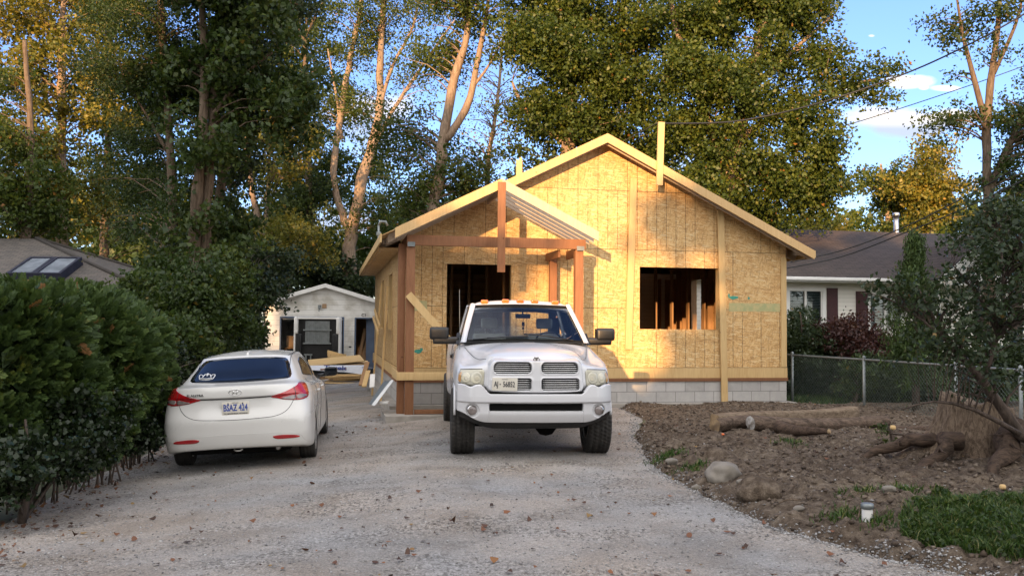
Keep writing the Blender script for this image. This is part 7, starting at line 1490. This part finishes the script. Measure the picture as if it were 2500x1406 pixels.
# weeping cypress
def cypress():
    rng = np.random.default_rng(66); Y = 16.5; b0 = P(2235, 1000, Y); b0.z = 0; top = P(2225, 572, Y); root = thing('weeping_conifer', b0, 0, 'narrow weeping conifer with drooping branches in front of the bungalow', 'conifer'); h = top.z; C = []; tw = []
    for k in range(78):
        t = rng.random()**.8; z = .8+(h-.9)*t; r = ((1-t)**.8*.62+.08)*(.35+.8*rng.random()); a = rng.random()*6.28; s = np.array([0, 0, z]); e = s+np.array([math.cos(a)*r, math.sin(a)*r, .1]); dr = .25+.5*rng.random()
        for q in np.linspace(.15, 1, 7):
            p = s+(e-s)*q; n = 5
            for m_ in range(n): C.append(p+np.array([0, 0, -dr*m_/n*q])+rng.normal(size=3)*.03)
        tw.append((Vector(s), Vector(e), .012))
    C = np.array(C); idx = np.repeat(np.arange(len(C)), 7); Pn = C[idx]+rng.normal(size=(len(idx), 3))*np.array([.045, .045, .07]); V, Fc = leaves(Pn, .085, .024, rng, 2.2); link('crown', npmesh('crown', V, Fc, False, np.repeat(np.clip(.2+.6*rng.random(len(Pn)), 0, .9), 4)), M['cedar_leaf'], root)
    trunk_build('trunk', [([Vector((0, 0, 0)), Vector((.02, 0, h*.5)), Vector((-.02, 0, h+.02)), Vector((-.12, 0, h+.05))], [.07, .05, .012, .006])], M['bark_dark'], root, twigs=tw)
cypress()
# apple tree, near right
tree('dark apple tree close on the right, branches reaching across the bungalow', [stem([(2700, 1150), (2600, 1120), (2490, 1060), (2400, 930), (2330, 850), (2280, 780), (2240, 700)], 9.6, [.1, .085, .06, .045, .035, .022, .01], False), stem([(2400, 930), (2440, 800), (2450, 680), (2435, 560)], 9.6, [.035, .028, .02, .01], False), stem([(2600, 1120), (2560, 900), (2520, 700), (2480, 560)], 9.8, [.06, .05, .03, .015], False), stem([(2330, 850), (2250, 780), (2170, 730), (2110, 715)], 9.4, [.02, .014, .009, .005], False), stem([(2490, 1060), (2380, 1000), (2280, 980), (2200, 1000)], 9.3, [.03, .02, .012, .006], False), stem([(2440, 800), (2370, 700), (2320, 640)], 9.6, [.018, .012, .006], False), ([Vector((5.6, 9.7, 0)), P(2640, 1160, 9.7), P(2600, 1120, 9.6)], [.12, .1, .085])],
     [B(2400, 640, 9.6, 90, 90, .8), B(2480, 720, 9.6, 80, 120, .8), B(2330, 760, 9.6, 110, 60, .6), B(2200, 720, 9.5, 90, 26, .35), B(2410, 860, 9.6, 110, 90, .6), B(2280, 860, 9.4, 80, 60, .4), B(2440, 540, 9.8, 60, 50, .6)], M['leaf_dark'], M['bark_dark'], 71, 230, 22, .15, .062, .036, 'tree', None, 'apple_tree', 260, .6, base=(5.6, 9.7, 0))
rr = random.Random(8)
for i, (px, py, l) in enumerate(((2213, 718, 'reddish apple hanging at the tip of the highest left branch'), (2280, 818, 'yellow apple hanging in the middle of the apple tree'), (2180, 1043, 'yellow apple low on the sprig above the soil'), (2448, 1198, 'yellow fallen apple lying on the soil under the tree'), (1765, 1076, 'small orange fruit lying on the soil in front of the logs'))):
    p = P(px, py, 9.4) if i < 3 else gp(px, py, .03); bm = bmesh.new(); bmesh.ops.create_uvsphere(bm, u_segments=14, v_segments=10, radius=.03 if i < 4 else .022)
    for v in bm.verts: v.co.z -= .010*math.exp(-((v.co.x**2+v.co.y**2)/.0002))*(1 if v.co.z > 0 else -1)
    for f in bm.faces: f.smooth = True
    me = bpy.data.meshes.new('apple'); bm.to_mesh(me); bm.free(); tag(link('apple', me, M['red_lens'] if False else M['amber_lens' if i in (0, 4) else 'pine'], None, p), l, 'apple')
# weed sprig with leaves in front of the logs
shrub('thin green weed growing beside the stump', [(2170, 1060, 11.6, 22, 40, .12), (2180, 1100, 11.4, 16, 25, .1)], M['leaf_green'], 72, 26, 16, .06, .05, .025, None, 'weed', 'weed', ntw=8)
# ------------------------------------------------------------------ behind the viewer: unseen trees across the road, placed and shaped to shade the plot
def back(label, x, y, h0, h1, rx, seed, n=520, dens=40, lsz=.75, sig=.8):
    rng = np.random.default_rng(seed); root = thing('broadleaf_tree', (x, y, 0), 0, label, 'tree', 'unseen trees across the road placed for shade behind the viewer'); zc = (h0+h1)/2; rz = (h1-h0)/2
    crown_mesh('crown', [(0, 0, zc, rx, rx*.8, rz)], n, dens, sig, lsz, lsz*.7, M['leaf_green'], rng, root, .5); trunk_build('trunk', [([Vector((0, 0, 0)), Vector((.1, 0, zc*.6)), Vector((0, .1, h1*.8))], [.35, .25, .08])], M['bark'], root, rng=rng)
    return root
for i, x in enumerate(np.arange(-46, 34, 5.2)): back(('first', 'second', 'third', 'fourth', 'fifth', 'sixth', 'seventh', 'eighth', 'ninth', 'tenth', 'eleventh', 'twelfth', 'thirteenth', 'fourteenth', 'fifteenth', 'sixteenth')[i]+' low broad tree of the unseen row across the road placed for shade, counted from the left', x, -33+(i % 2)*2, -.5, 8.9+.5*math.sin(i*2.1), 3.9, 100+i, 300, 40)
back('unseen tall tree across the road, placed to shade the right side of the house', -5.3, -31, 1, 15.6, 2.3, 130, 420, 40); back('unseen thin crowned tree across the road, placed left of the gap to dapple the sun', -15.2, -31, 6, 14.5, 2.0, 136, 70, 34); back('unseen tall tree across the road, placed to shade the big maple', .6, -32, 5, 17.0, 3.4, 131, 330, 34); back('unseen tall tree across the road, placed for shade on the right', 5.5, -33, 5, 17.5, 3.2, 132, 300, 34)
back('unseen very tall tree across the road, placed to shade the left woods', -21, -34, 5, 21, 4.0, 133, 420, 34); back('second unseen very tall tree across the road, placed for shade on the left', -30.8, -35, 5, 24, 3.6, 134, 420, 34); back('third unseen very tall tree across the road, placed for shade on the far left', -37, -35, 5, 20, 4.0, 135, 330, 30)
